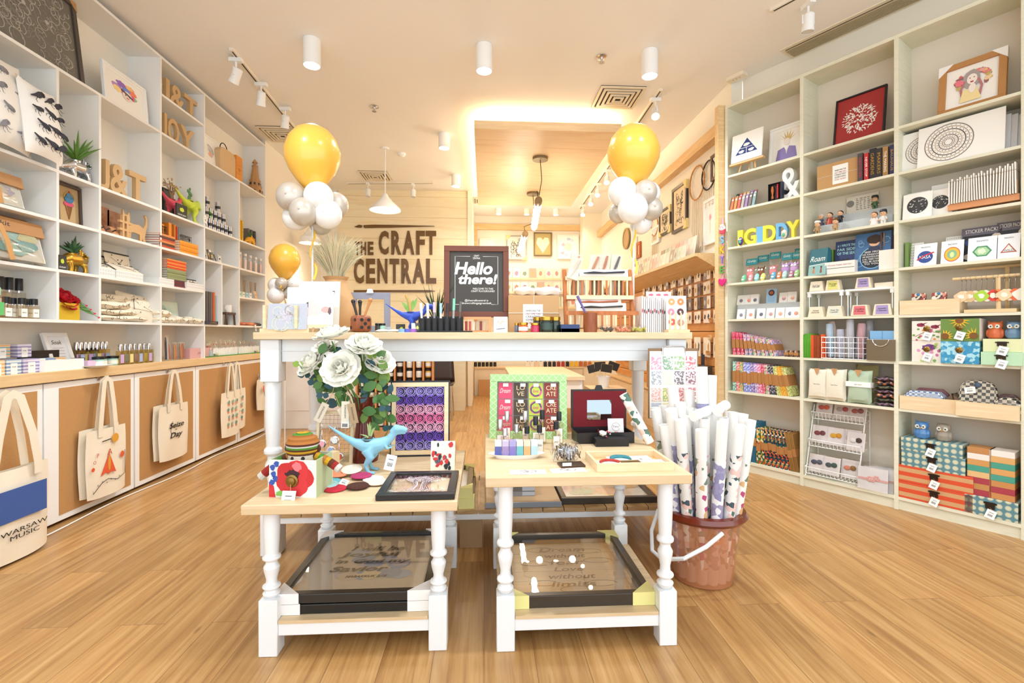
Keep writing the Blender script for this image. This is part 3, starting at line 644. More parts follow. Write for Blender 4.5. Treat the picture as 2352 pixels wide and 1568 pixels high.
MB().prism([(-w/2,0),(w/2,0),(w/2,h*.8),(w*.42,h*.92),(w*.3,h),(-w*.3,h),(-w*.42,h*.92),(-w/2,h*.8)],0,.09,mc('d3b388',.8)).build('body',t);MB().tube([(x,.045,h+z)for x,z in arc(0,0,.07,0,180,8)],.005,DARK).build('handle',t)
def boxtxt(s,m=DARK):return lambda b,w,h:(b.text(s,h*.12,0,-h*.05,-.0002,m,w=w*.5),b.ribbon([(-w*.35,h*.12),(w*.35,h*.12)],.002,0,m),b.ribbon([(-w*.35,-h*.2),(w*.35,-h*.2)],.002,0,m))
loc,w,h=FL.span(533,566,352,LR['R'],.02);boxy('gift_box','orange cardboard box standing left of the wooden tower','box',loc,R90,.12,.13,.26,mc('d98f3c',.7),boxtxt('MAKERS\nBOX',mc('8a5020')))
loc,w,h=FL.span(570,600,330,LR['R'],.10)
t=T('cardboard_tower','brown laser cut cardboard lighthouse tower model on the top shelf end','ornament',loc,R90);CB=mc('bd9060',.8)
MB().lathe([(.085,0),(.075,.09),(.078,.09),(.078,.1),(.065,.1),(.058,.16),(.062,.16),(.062,.17),(.05,.17),(.028,.33),(.034,.33),(.034,.34)],CB,n=8).build('body',t)
MB().cyl((0,0),.018,.34,.375,CB,8).lathe([(.03,.375),(.002,.42)],CB,n=8).build('lantern',t)
k=MB()
for i in range(8):
    a=2*PI*i/8+PI/8
    for z,r in((.04,.075),(.125,.056)):k.t((r*math.cos(a),r*math.sin(a),z),(0,0,a)).bx((0,0,0),(.01,.018,.028),DARK)
k.t();k.build('windows',t)
def pillow(label,px0,px1,hh,d,art,yaw=0,row='A'):
    loc,w,h=FL.span(px0,px1,0,LR[row],d);t=T('cushion',label,'cushion',loc,R90+yaw,rx=-.12)
    pillow_mb(w,hh,.12,mc('f2efe9',.9)).build('cover',t);k=MB().t((0,-.0015,hh/2));art(k,w,hh);k.build('artwork',t)
def antart(n,c,sz,sd):
    def f(b,w,h):
        R=random.Random(sd);m=mc(c,.9)
        for i in range(n[0]):
            for j in range(n[1]):
                x=(i+.5+.25*(j%2))/n[0]*w*.8-w*.4;z=(j+.5)/n[1]*h*.8-h*.4;s=sz*R.uniform(.85,1.15);a=R.uniform(-.6,.6)
                y=-.06*(max(0,1-(2*x/w)**2)*max(0,1-(2*z/h)**2))**.55
                b.flat([(x+math.cos(a)*p[0]-math.sin(a)*p[1],z+math.sin(a)*p[0]+math.cos(a)*p[1])for p in[(s*.75,s*.1),(s*.5,s*.3),(s*.1,s*.3),(-s*.4,s*.12),(-s*.95,s*.02),(-s*.95,-s*.08),(-s*.35,-s*.12),(0,-s*.26),(s*.4,-s*.14)]],y,m,.004)
                b.flat(disc(x+s*.55*math.cos(a),z+s*.55*math.sin(a),s*.2,8),y,m,.004)
                for q in range(3):th=a+3.9+q*.7;b.ribbon([(x,z),(x+s*.8*math.cos(th),z+s*.6*math.sin(th)),(x+s*.95*math.cos(th+.3),z+s*.8*math.sin(th+.3))],[.002,.0015,.001],y,m,.002)
    return f
pillow('white cushion with faint grey line drawings, largest cushion at the far left',-60,84,.50,-.03,antart((2,4),'8a8a92',.05,2),.15)
pillow('white cushion printed with black bird drawings beside the aloe dinosaur planter',52,152,.42,-.075,antart((3,4),'3c3c46',.055,4),.1)
def aloe(n,L,wd,c=GREEN,x=0,zz=.41):return lambda q,k:leafy(q,(x*k,0,zz*k),n,L*k,wd*k,c,seed=n)
loc,w,h=FL.span(136,214,0,LR['A'],.08);quad_dino('silver horned dinosaur planter holding a spiky green aloe',loc,R90,w*1.25,mc('cfcfd2',.18,1),aloe(16,.62,.035,mc('5f8a3a',.5)))
loc,w,h=FL.span(136,200,0,LR['C'],.09);quad_dino('gold horned dinosaur planter with a dark green succulent',loc,R90,w*1.5,GOLD,aloe(12,.35,.04,DGREEN))
loc,w,h=FL.span(368,400,0,LR['A'],.07)
def twig(q,k):
    R=random.Random(9)
    for i in range(9):x,z=R.uniform(-.25,.25)*k,R.uniform(.3,.5)*k;q.tube([(0,0,.4*k),(x*.5,0,.4*k+z*.5),(x,R.uniform(-.1,.1)*k,.4*k+z)],.003,mc('8a6a4a'));[q.ball((x+R.uniform(-.05,.05)*k,R.uniform(-.1,.1)*k,.4*k+z+R.uniform(-.12,.05)*k),.02*k,mc('b59068'),6,4)for _ in range(4)]
trex('coral red dinosaur planter holding dry brown twigs',loc+FL.u*.06,R90,.34,mc('cf4858',.5),twig,tag=False)
def cactus(q,k):
    c=mc('54824a',.6)
    q.ball((0,0,.47*k),(.045*k,.02*k,.06*k),c,8,6).ball((.01*k,0,.57*k),(.035*k,.018*k,.05*k),c,8,6).ball((.06*k,0,.55*k),(.03*k,.016*k,.04*k),c,8,6).ball((-.04*k,0,.6*k),(.025*k,.015*k,.035*k),c,8,6).ball((.02*k,0,.65*k),(.022*k,.014*k,.03*k),c,8,6)
loc,w,h=FL.span(398,468,0,LR['A'],.06);trex('lime green dinosaur planter holding a small cactus',loc,R90,.46,mc('c4d23c',.5),cactus)
loc,w,h=FL.span(556,590,0,LR['A'],.10);quad_dino('yellow rhinoceros planter with thin green grass beside dark books',loc,R90,.26,mc('eaa81e',.5),lambda q,k:leafy(q,(-.04*k,0,.4*k),12,.5*k,.012*k,GREEN,seed=4,spread=.5))
def plantbox(label,px0,px1,top,row,d=-.0):
    loc,w,h=FL.span(px0,px1,top,LR[row],d)
    boxy('tag_card',label,'card',loc,R90,w,.012,h,mc('2e2d2b',.6),lambda b,w,h:(b.flat(blob(0,.08*h,.2*w,.17*h,3),-.0003,mc('c8d63c')),b.text('CO-PLANT',h*.12,0,-.33*h,-.0003,WHITE,w=w*.8)))
plantbox('small black plant card with a lime cactus under the gold dinosaur',134,153,586,'C');plantbox('small black plant card with lime cactus beside lime dinosaur',406,430,470,'A')
loc,w,h=FL.span(371,386,380,LR['A'],.16);loc=loc+FL.u*.06
framed('small dark framed print with a red fish behind the coral dinosaur',loc,R90,.14,.26,.01,.015,BLACK,lambda b,w,h:b.flat(blob(0,0,.25*w,.1*h,3),0,mc('d84858')),board=mc('4a4644'),lean=-.03)
def kit(label,px0,px1,hh,row,d,cols,title,yaw=0):
    loc,w,h=FL.span(px0,px1,0,LR[row],d);t=T('craft_kit',label,'craft kit',loc,R90+yaw,rx=-.25)
    pillow_mb(w,hh*.8,.07,clear_mat('bag_plastic','f4f6f6',.2,.12),8).build('plastic_bag',t)
    k=MB().t((0,0,hh*.42));R=random.Random(len(label))
    for i,c in enumerate(cols):k.flat(blob(R.uniform(-.3,.3)*w,R.uniform(-.2,.2)*hh,.16*w,.13*hh,i),-.01-.001*i,mc(c,.7),.003)
    k.t();k.box(-w*.45,w*.45,-.006,.02,.02,hh*.7,mc('e9e2d2',.8));k.build('contents',t)
    MB().box(-w/2,w/2,-.02,.02,hh*.68,hh,KRAFT).text(title,hh*.14,-w*.2,hh*.84,-.0205,BLACK,w=w*.4,shear=.2).build('header_card',t)
    strap([(-w*.22,-.045,hh*.78),(-w*.2,-.055,hh*.4),(-w*.15,-.04,.0)],.03,mc('c8965c',.7)).build('strap',t)
kit('clear bagged craft kit with kraft header card and pale beads on upper shelf',-60,62,.2,'B',.06,['e8ddd0','c8b8a8','b8b0c0','d8c8b0'],'KIT')
kit('travel craft kit with brown straps and turquoise map pouch',-50,112,.25,'C',.01,['8fc0b8','a8d0c8','c8b890','90b8b0','d8d0a0','78b0b0'],'artsykit')
kit('second craft kit standing behind the travel kit',-60,85,.3,'C',.12,['d8c8a8','c0b090'],'artsykit')
def icecream(b,w,h):
    b.flat([(-.16*w,.0),(.16*w,.0),(0,-.38*h)],-.001,mc('8a5a3c',.9),.003);b.flat(blob(0,.04*h,.24*w,.07*h,3,rough=.15),-.003,mc('d85a74',.9),.003)
    b.flat(blob(0,.17*h,.22*w,.11*h,5,rough=.12),-.005,mc('4a7ca0',.9),.003);b.flat(blob(0,.27*h,.13*w,.07*h,6,rough=.12),-.006,mc('5a8cb0',.9),.003);b.flat(disc(0,.37*h,.04*w),-.007,mc('c83040'),.003)
    b.ribbon(arc(0,.2*h,.24*w,0,180,12),.004,-.008,GOLD);b.ribbon([(-.16*w,0),(0,-.38*h),(.16*w,0)],.004,-.005,GOLD)
loc,w,h=FL.span(134,192,415,LR['B'],.10);framed('dark framed string art picture of a blue and pink ice cream cone',loc,R90,w,.27,.018,.03,mc('5d4c3e',.5),icecream,board=mc('c8a878',.9),lean=-.04)
WAL=wood('walnut','6b3f26','8a5434',(30,6,30));BAM=mc('d3ab78',.6)
loc,w,h=FL.span(231,248,470,LR['B'],.08);boxy('wooden_block','dark walnut wooden board standing at the left of the wooden cat','wooden block',loc,R90,.09,.12,.19,WAL)
loc,w,h=FL.span(249,274,470,LR['B'],.08);boxy('wooden_block','dark walnut wooden board directly behind the wooden hashtag','wooden block',loc,R90,.12,.12,.18,WAL)
for i in range(3):loc,w,h=FL.span(231+i*14,247+i*14,500,LR['B'],.015);boxy('wooden_coaster','slanted wooden coaster before the walnut boards, '+nth(i,3)+' of three','coaster',loc,R90,.07,.03,.065,mc(['b87a4c','7a4a30','c89060'][i],.6),lambda b,w,h:b.ribbon([(-w*.4,-h*.2),(w*.4,h*.2)],.01,0,mc('2c1c14')),rx=-.5)
loc,w,h=FL.span(272,306,490,LR['B'],-.0)
k=MB();hw=.055;
for x in(-.02,.02):k.box(x-.0085,x+.0085,0,.022,0,.155,BAM)
for z in(.05,.105):k.box(-hw,-.0285,0,.022,z-.009,z+.009,BAM).box(-.0115,.0115,0,.022,z-.009,z+.009,BAM).box(.0285,hw,0,.022,z-.009,z+.009,BAM)
S('wooden_hashtag',k,'pale wooden hashtag sign standing in front of the wooden cat','ornament',loc,R90,bevel=.002)
loc,w,h=FL.span(272,352,470,LR['B'],.07);w=.28;h=.22
t=T('wooden_cat','flat wooden cat with raised curled tail, on the left shelves','ornament',loc,R90)
cat=[(-.5,.62),(-.5,.98),(-.43,.84),(-.33,.84),(-.27,.96),(-.24,.72),(-.26,.62),(-.1,.6),(.1,.62),(.26,.55),(.34,.7),(.36,.9),(.3,1.0),(.34,1.04),(.42,.93),(.42,.7),(.36,.45),(.32,.25),(.36,.0),(.28,.0),(.22,.2),(.2,0),(.13,0),(.12,.3),(-.1,.32),(-.2,.3),(-.22,0),(-.3,0),(-.3,.3),(-.34,0),(-.4,0),(-.42,.5)]
MB().prism([(x*w,z*h)for x,z in cat],0,.012,BAM).build('body',t);MB().box(-.38*w,.34*w,-.02,.03,0,.006,BAM).build('base',t)
def dotlines(b,w,h,n=7,sd=1,m=None):
    R=random.Random(sd);P=[(R.uniform(-.4,.4)*w,R.uniform(-.35,.35)*h)for _ in range(n)];m=m or mc('3a3a44',.9)
    for a,c in zip(P,P[1:]):b.ribbon([a,c],.0015,0,m)
    for p in P+[(R.uniform(-.45,.45)*w,R.uniform(-.4,.4)*h)for _ in range(n*2)]:b.flat(disc(p[0],p[1],R.choice([.002,.003,.005]),6),0,m)
def pouch(label,px0,px1,hh,row,d,sd,rx=-.2,yaw=0,z0=0,flatlie=False):
    loc,w,h=FL.span(px0,px1,0,LR[row],d);loc.z+=z0;t=T('zip_pouch',label,'pouch',loc,R90+yaw,rx=rx)
    pillow_mb(w,hh,.02,CANVAS,8).build('body',t);k=MB().t((0,-.012,hh/2));dotlines(k,w,hh,7,sd);k.build('artwork',t);MB().box(-w*.48,w*.48,-.004,.004,hh-.008,hh+.002,mc('2c2c34')).build('zip',t)
pouch('canvas zip pouch with dark star map, standing at the back of the pouch cubby',246,306,.17,'C',.14,1,z0=.04);pouch('canvas zip pouch peeking out behind, left in the pouch cubby',228,256,.14,'C',.16,2,z0=.03)
pouch('canvas zip pouch with dark zip lying tilted over the right lace box',272,334,.12,'C',.06,3,rx=-1.0,z0=.06)
pouch('canvas pouch lying over the left lace box',232,268,.1,'C',.06,4,rx=-1.1,z0=.06)
def lacebox(label,px0,px1,row,d=.0,hh=.055):
    loc,w,h=FL.span(px0,px1,0,LR[row],d);t=T('lace_box',label,'storage box',loc,R90)
    b=MB().box(-w/2,w/2,0,.004,0,hh,WHITE).box(-w/2,w/2,.116,.12,0,hh,WHITE).box(-w/2,-w/2+.004,.004,.116,0,hh,WHITE).box(w/2-.004,w/2,.004,.116,0,hh,WHITE).box(-w/2+.004,w/2-.004,.004,.116,0,.004,WHITE)
    b.build('body',t);k=MB();g=mc('b9b4aa',.7);n=int(w/.02)
    for i in range(n):
        for j in range(2):x=-w/2+(i+.5)*w/n;k.ribbon([(p[0],p[1])for p in disc(x,hh*(.3+.42*j),.007,8)],.0015,-.0002,g)
    k.build('cutwork',t)
lacebox('white lace-cut box, left one under the star map pouches',229,264,'C');lacebox('white lace-cut box, right one under the star map pouches',267,329,'C')
lacebox('white lace-cut box left of the orange book stack',366,400,'C');lacebox('white lace-cut box right of the orange book stack',429,468,'C')
pouch('rolled canvas pouch in the lace box left of the book stack',366,396,.07,'C',.06,5,z0=.02);pouch('rolled canvas pouch in the lace box right of the book stack',432,462,.075,'C',.06,6,z0=.02)
def roll(label,loc,rz,w,h,d,m,art=None,yaw=0,ry=0,name='folded_bag',cat='bag'):
    t=T(name,label,cat,loc,rz+yaw,None,0,ry)
    def f(sg):
        def g(u,v):
            a=2*u-1;b=2*v-1;e=max(0,1-a**6)**.5;return(a*w/2,d/2+b*d/2,h/2+sg*h/2*e*max(0,1-b*b)**.35+.004*math.sin(11*u+5*v))
        return g
    MB().grid(f(-1),14,10,m).grid(f(1),14,10,m).build('body',t)
    if art:k=MB().t((0,-.003,h/2));art(k,w,h);k.build('artwork',t)
def squig(n,sd,m=None):
    def f(b,w,h):
        R=random.Random(sd)
        for i in range(n):x=R.uniform(-.38,.38)*w;z=R.uniform(-.2,.2)*h;b.ribbon(arc(x,z,R.uniform(.12,.25)*h,R.uniform(0,180),R.uniform(220,400),7),.003,0,m or mc('2c2c34'))
    return f
for i,(a,c,zz,hh,d)in enumerate([(232,345,.0,.045,.0),(232,322,.045,.04,.01),(230,306,.085,.055,.02),(232,318,.14,.06,.09)]):
    loc,w,h=FL.span(a,c,0,LR['D'],d);loc.z+=zz;roll('rolled cream canvas bag with black lettering, '+['bottom','second from bottom','third from bottom','topmost'][i]+' of the pile',loc,R90,w,hh,.16,CANVAS,squig(7,i))
loc,w,h=FL.span(285,356,0,LR['D'],.07);t=T('cushion','cream cushion with dark star map leaning over the pile of rolled bags','cushion',loc,R90-.1,rx=-.35,ry=.1)
pillow_mb(w,.24,.09,CANVAS).build('cover',t);k=MB().t((0,-.044,.12));dotlines(k,w*.7,.18,9,8,mc('2c2c34'));k.build('artwork',t)
loc,w,h=FL.span(134,186,697,LR['D'],.01);t=T('flower_box','red artificial peony in a square gold box','artificial flowers',loc,R90)
w=.15;MB().box(-w/2,w/2,0,.11,0,.105,mc('d6b62c',.5,.3)).build('box',t,bevel=.002)
RED=mc('c0202c',.6);k=MB();petals(k,(-.0,.04,.13),(.9,.1,0),.085,RED,1);k.build('peony',t,flip=False);k=MB();petals(k,(.075,.03,.12),(.9,.5,0),.045,RED,2);k.build('peony',t,flip=False)
k=MB()
for s in range(4):q=(.09+s*.02,.0-.01*s,.11-s*.025);k.tube([(.04,.04,.1),q,(q[0]+.03,q[1],q[2]-.012)],.0015,GREEN);blade(k,(.05,.03,.11),(q[0],q[1],q[2]),.025,GREEN);k.ball((q[0]+.035,q[1],q[2]-.014),(.009,.006,.006),mc('d8305a'),6,4)
k.build('buds',t)
PERF=clear_mat('perfume_glass','f4eee4',.12,.05)
i=0
for(x0,x1,top,d,z0,nm)in[(0,14,0,.1,.0,'BOLD'),(20,36,0,.1,0,'BOLD'),(42,58,0,.1,0,'BLUE')]:
    loc,w,h=FL.span(x0-3,x1+2,0,LR['D'],.13);bottle('tall black capped perfume bottle in the back row, '+nth(i,3)+' of three',loc,R90,.06,.235,PERF,BLACK,PAPER,.03,txt=nm,caph=.3,cap_w=.6);i+=1
for i,(x0,nm)in enumerate([(10,'MINT'),(24,'FIG'),(46,'BOLD'),(60,'BLUE'),(73,'SEA')]):
    loc,w,h=FL.span(x0,x0+20,0,LR['D'],.02+.04*(i%2));bottle('small black capped perfume bottle in the front row, '+nth(i,5)+' of five',loc,R90,.05,.115,PERF,BLACK,PAPER,.025,txt=nm,caph=.3,cap_w=.7)
loc,w,h=FL.span(-6,12,0,LR['D'],.0);bottle('clear spray bottle with green label before the perfume bottles at the picture edge',loc,R90,.04,.16,PERF,mc('9cc8a0'),mc('62c070'),.03)
SOAPB=lambda nm,c:tex_mat('soap_'+nm,'wave',c,(3,3,16),.4,0,dist=5,detail=2,wave='Z')
sp_=SOAPB('purple',['8f86b8','c8c0dc','e8e4ee']);sy_=SOAPB('sea',['5aa0a8','e8dcc0','e0a060']);so_=SOAPB('sky',['7088b8','b8ccd8','e8e8e0']);sm_=SOAPB('amber',['e0a868','ecc898','f0e0c8'])
def soap(label,loc,rz,w,h,d,m,lab=True,yaw=0,z=0):
    b=MB().box(-w/2,w/2,0,d,0,h,m)
    if lab:b.box(-w*.22,w*.22,-.0008,0,0,h*.75,PAPER);b.text('SOAK',h*.08,0,h*.5,-.0008,BLACK)
    return S('soap_bar',b,label,'soap',loc,rz+yaw,bevel=.003)
ct=T('acrylic_display_step','two step clear acrylic display holding soap bars on the left counter','display stand',FL.at(2.72,.02,LR['K']),R90)
MB().box(-.2,.16,.09,.094,0,.085,CLEAR).box(-.2,.16,.094,.2,.081,.085,CLEAR).box(.156,.16,.0,.2,0,.081,CLEAR).build('step',ct)
for i,(a,c,m,hh)in enumerate([(-12,24,sy_,.1),(30,82,sp_,.095)]):
    loc,w,h=FL.span(a,c,0,LR['K']+.086,.12);soap('upper soap bar on the acrylic step, '+['orange and teal one at picture edge','purple marbled one'][i],loc,R90,.085,.075,.06,m)
for i,(a,c,m)in enumerate([(-20,12,sm_),(14,50,so_),(53,92,sp_)]):
    loc,w,h=FL.span(a,c,0,LR['K'],.03);soap('lower soap bar on the left counter, '+['orange one','blue sky one','purple marbled one'][i],loc,R90,w*.95,.08,.045,m)
loc,w,h=FL.span(103,193,818,LR['K'],-.0);t=T('sample_box','open white cardboard box holding small soaps on the left counter','box',loc,R90)
MB().box(-w/2,w/2,0,.003,0,.065,WHITE).box(-w/2,w/2,.147,.15,0,.065,WHITE).box(-w/2,-w/2+.003,.003,.147,0,.065,WHITE).box(w/2-.003,w/2,.003,.147,0,.065,WHITE).box(-w/2+.003,w/2-.003,.003,.147,0,.004,WHITE).build('body',t);MB().box(-w/2,w/2,.15,.154,.03,.12,BLACK).build('back_flap',t)
for i in range(3):soap('small wrapped soap in the white box, '+nth(i,3),FL.at(FL.uz(118+i*26)[0],.05+.02*i,LR['K']+.03),R90,.07,.045,.04,[PAPER,so_,sm_][i],yaw=.3-.3*i,lab=i>0)
def sign(b,w,h):b.text('Soak',h*.14,0,h*.3,-.0002,BLACK,shear=.3);[b.ribbon([(-w*.3,h*(.1-.1*i)),(w*.3,h*(.1-.1*i))],.002,0,mc('8a8a90'))for i in range(4)]
loc,w,h=FL.span(128,176,770,LR['K'],.12);framed('white framed Soak sign leaning on the left counter',loc,R90,w*1.15,.24,.025,.02,WHITE,sign,board=mc('eef0f4'),lean=-.3)
OIL=clear_mat('oil_glass','f2e8c4',.1,.05)
for i in range(8):px=176+i*9.6;loc,w,h=FL.span(px,px+9,0,LR['K'],.15-.01*(i%2));bottle('silver capped perfume bottle in the back cluster, '+nth(i,8),loc,R90,.048,.165,OIL,mc('d8d8dc',.2,1),mc(['c8a8d8','a8b8e0','e8d890'][i%3]),.03,caph=.26,cap_w=.55,group='silver capped bottles, back cluster')
for i in range(8):px=276+i*10.8;loc,w,h=FL.span(px,px+10,0,LR['K'],.02+.03*(i%2));bottle('silver capped perfume bottle in the front cluster, '+nth(i,8),loc,R90,.046,.145,OIL,mc('d8d8dc',.2,1),mc(['c8a8d8','a8b8e0','e8d890'][i%3]),.03,caph=.26,cap_w=.55,group='silver capped bottles, front cluster')
MINT=mc('a9d6c4',.25,coat=.5)
for i,(px,d,z0)in enumerate([(212,.05,0),(247,.02,0),(262,.05,0),(283,.03,0),(262,.16,0),(285,.17,0)]):
    loc=FL.at(FL.uz(px)[0],d+.04,LR['K']+z0);jar('mint green jar with black lid on the left counter, '+['leftmost','second from left in front','third from left in front','fourth in front','left one at the back','right one at the back'][i],loc,R90,.036,.065 if i<4 else .13,MINT,BLACK,PAPER)
loc=FL.at(FL.uz(217)[0],-.0,LR['K']);k=MB().lathe([(.05,0),(.09,.012),(.095,.016),(.05,.006),(0,.006)],WHITE,n=24,closed=False).t((0,0,0));t=T('soap_dish','small white dish on the left counter','dish',loc,R90);k.build('dish',t);soap('round pink soap lying on the small white dish',loc+Vector((0,-.02,.012)),R90,.06,.035,.05,mc('d8b8d0',.4),lab=False)
OR=mc('e08a2c',.6)
def stackbooks(label,px0,px1,row,d,z0,n,th,cols,dep=.14,group=None,sfx=''):
    for i in range(n):
        loc,w,h=FL.span(px0,px1,0,LR[row],d);loc.z+=z0+i*th;loc.x+=RND.uniform(-.003,.003)
        t=T('book','%s, %s%s'%(label,'bottom' if i==0 else 'topmost' if i==n-1 else ORD[i]+' from bottom',sfx),'book',loc,R90,group)
        m=mc(cols[i%len(cols)],.6);MB().box(-w/2,w/2,0,dep,0,.002,m).box(-w/2,w/2,0,dep,th-.003,th-.001,m).box(-w/2,w/2,0,.002,.002,th-.003,m).build('cover',t);MB().box(-w/2+.003,w/2-.003,.003,dep-.002,.002,th-.003,PAPER).build('pages',t)
stackbooks('small red and brown notebook in the flat stack under the wire rack',367,402,'B',.0,0,6,.018,['c05038','5a3c30','d88850'])
stackbooks('orange notebook in the flat stack right of the upright orange books',414,455,'B',.0,0,5,.02,['f0a030','e89028'])
stackbooks('red paper notebook on the tall stack between lace boxes',384,428,'C',.02,.148,6,.013,['e05030','f09040'])
stackbooks('green notebook in the middle of the tall stack between lace boxes',384,427,'C',.02,.06,5,.0175,['9aa070','8a9468'])
stackbooks('dark red notebook at the foot of the tall stack between lace boxes',397,427,'C',.015,0,4,.015,['7a3030','5a3a44'])
for i,(px,c,hh)in enumerate([(391,'e08a2c',.23),(402,'d8842c',.23),(407,'c04028',.22),(411,'6a7a80',.22),(374,'d98a30',.2)]):book('upright %s notebook behind the small flat stacks'%['wide orange','narrow orange','dark red','grey','short amber'][i],FL.at(FL.uz(px,d=.05)[0],.05,LR['B']),R90,.035 if i in(0,4)else .014,hh,.15,mc(c,.6))
def wirerack(label,px0,px1,z0,row):
    loc,w,h=FL.span(px0,px1,0,LR[row],.04);loc.z+=z0;t=T('wire_rack',label,'wire rack',loc,R90);k=MB();m=mc('2a2a2c',.4,.8)
    for z in(.0,.03,.06):k.tube([(-w/2,0,z),(w/2,0,z)],.0018,m,5)
    for i in range(8):x=-w/2+w*i/7;k.tube([(x,0,0),(x,0,.06),(x,.07,.06),(x,.07,0)],.0014,m,5)
    k.build('wires',t);MB().tube([(w/2,.03,.05),(w/2+.02,.03,.055),(w/2+.02,.03,.03)],.004,m).build('hook',t)
wirerack('small black wire rack on the orange notebook stack',416,440,.1,'B');wirerack('small black wire rack above the dark notebook stack',368,384,.12,'B')
def mapbox(b,w,h):b.flat(blob(0,.0,.3*w,.25*h,3),0,mc('bcd8cc'));b.flat(blob(-.25*w,.2*h,.15*w,.12*h,4),0,mc('a8c8c0'));b.flat(disc(.35*w,-.38*h,.016),-.0004,BLACK)
loc,w,h=FL.span(366,412,668,LR['D'],.14);boxy('flat_gift_box','pale green world map box behind the rolled canvas cloths','box',loc,R90,w,.03,.19,mc('cfdccc',.6),mapbox,rx=-.1)
for i,(a,c,zz)in enumerate([(366,391,0),(366,398,.045),(392,408,0),(408,424,0),(422,438,0),(437,452,0),(450,470,0)]):
    loc,w,h=FL.span(a,c,0,LR['D'],-.0);loc.z+=zz;roll('rolled cream canvas cloth before the map box, '+(nth([0,0,1,2,3,4,5][i],6)if i!=1 else 'lying on top of leftmost'),loc,R90,w,.05+.01*(i%2),.12,CANVAS,squig(2,i+20),name='rolled_cloth',cat='cloth')
for i,(px,c)in enumerate([(368,'2c3040'),(374,'3a3848'),(379,'a03038'),(385,'303848'),(391,'d8d8dc'),(398,'c83838'),(404,'c08838'),(409,'d04040'),(414,'b03030'),(419,'c88840'),(424,'c84040'),(430,'a02c34')]):
    hh=.21 if i<5 else .15;loc=FL.at(FL.uz(px,d=.03)[0],.03+.01*(i%3),LR['K']);t=T('packed_pen','pen in a clear sleeve standing on the left counter, %s'%nth(i,12),'pen',loc,R90,rx=-.05,ry=RND.uniform(-.05,.08))
    MB().tube([(0,.01,.01),(0,.01,hh*.7),(0,.01,hh*.92)],[.007,.007,.003],mc(c,.35),8).build('pen',t);MB().box(-.014,.014,0,.018,0,hh,CLEAR).build('sleeve',t)
loc,w,h=FL.span(472,486,0,LR['A'],.08);t=T('moss_ball_plant','round bright green moss plant at the left of the metal tins','plant',loc,R90)
k=MB().cyl((0,.03),.035,0,.1,mc('d8d0c0'));k.build('pot',t);k=MB();R=random.Random(1)
for i in range(70):a,p=R.uniform(0,6.28),R.uniform(-.6,1.4);k.ball((.055*math.cos(a)*math.cos(p),.03+.055*math.sin(a)*math.cos(p),.15+.055*math.sin(p)),.012,mc('5d9a38',.8),5,4)
k.build('foliage',t)
TIN=mc('b4b4ba',.25,.9)
def tin(label,loc,rz,r,h,group=None):
    t=T('metal_tin',label,'tin',loc,rz,group);MB().cyl((0,0),r,0,h,TIN,14).build('body',t);k=MB().lathe([(r+.0006,h*.35),(r+.0006,h*.62)],mc('26262a',.4),n=14,closed=False);k.build('label',t);MB().cyl((0,0),r*1.03,h,h+.004,CHROME,14).build('lid',t);return t
tinp=None
for rowi,(pxs,z0,d,rn)in enumerate([([476,486,495,504,513,522,532],0,.03,'bottom'),([478,488,498,507,517],.105,.05,'middle'),([480,505],.21,.06,'top')]):
    for i,px in enumerate(pxs):tin('silver tin with black label in the %s layer, %s'%(rn,nth(i,len(pxs))),FL.at(FL.uz(px,d=d)[0],d+.02,LR['A']+z0),R90,.024,.1,'stacked silver tins')
def packs(lab,pxs,z,row,hh,cols,d=.03,sd=3,wd=.05):
    R=random.Random(sd)
    for i,px in enumerate(pxs):
        t=T('craft_pack',lab+', '+nth(i,len(pxs)),'packet',FL.at(FL.uz(px,d=d)[0],d+R.uniform(0,.06),LR[row]+z),R90+R.uniform(-.5,.5),None,R.uniform(-.5,-.1),R.uniform(-.2,.2))
        pillow_mb(wd,hh,.014,CLEAR,5).build('plastic_bag',t);MB().box(-wd*.38,wd*.38,-.003,.003,hh*.1,hh*.8,mc(cols[i%len(cols)],.6)).flat(disc(0,hh*.5,wd*.2,8),-.004,mc(cols[(i+1)%len(cols)])).build('contents',t)
packs('small black and white packet standing in the jumbled pile under the tins',[475,483,491,499,507,515],0,'B',.11,['38383c','d8d4cc','50504c','e0b060'])
packs('dark packet standing behind the jumbled pile under the tins',[478,488,497],0.0,'B',.19,['3c3a3c','4a4644','2c2c30'],d=.13,sd=5)
for i,(px,c)in enumerate([(476,'6a625c'),(481,'5c5650'),(486,'76706a'),(492,'e06a34'),(497,'a8c0c0')]):book('tall clothbound notebook, %s, in the narrow cubby'%nth(i,5),FL.at(FL.uz(px,d=.04)[0],.04,LR['D']+(.03 if i<4 else 0)),R90,.024,.28,.16,mc(c,.7))
loc,w,h=FL.span(474,500,0,LR['D'],-.01);boxy('book','dark navy book lying flat under the tall notebooks','book',loc,R90,w*1.1,.15,.03,mc('343a48',.6),lambda b,w,h:b.text('LIVING',h*.4,.1*w,0,-.0002,GOLD,w=w*.5))
loc,w,h=FL.span(512,535,0,LR['D'],.06);t=T('small_stool','tiny dark wooden stool display in the narrow cubby','stand',loc,R90)
MB().box(-w/2,w/2,-.03,.07,.11,.13,mc('5a4434',.6)).build('seat',t)
for x in(-.4,.4):
    for y in(-.02,.06):MB().tube([(x*w,y,.11),(x*w*1.2,y,0)],.01,mc('5a4434',.6)).build('leg',t)
t=T('mug','white mug standing on the tiny dark stool','mug',loc+Vector((0,0,.1305)),R90);MB().lathe([(.03,0),(.033,.01),(.034,.075),(.031,.075),(.028,.01),(0,.01)],WHITE,n=20,closed=False).build('body',t);MB().tube([(x-.034,.0,z+.04)for x,z in arc(0,0,.02,90,270,8)],.004,WHITE).build('handle',t)
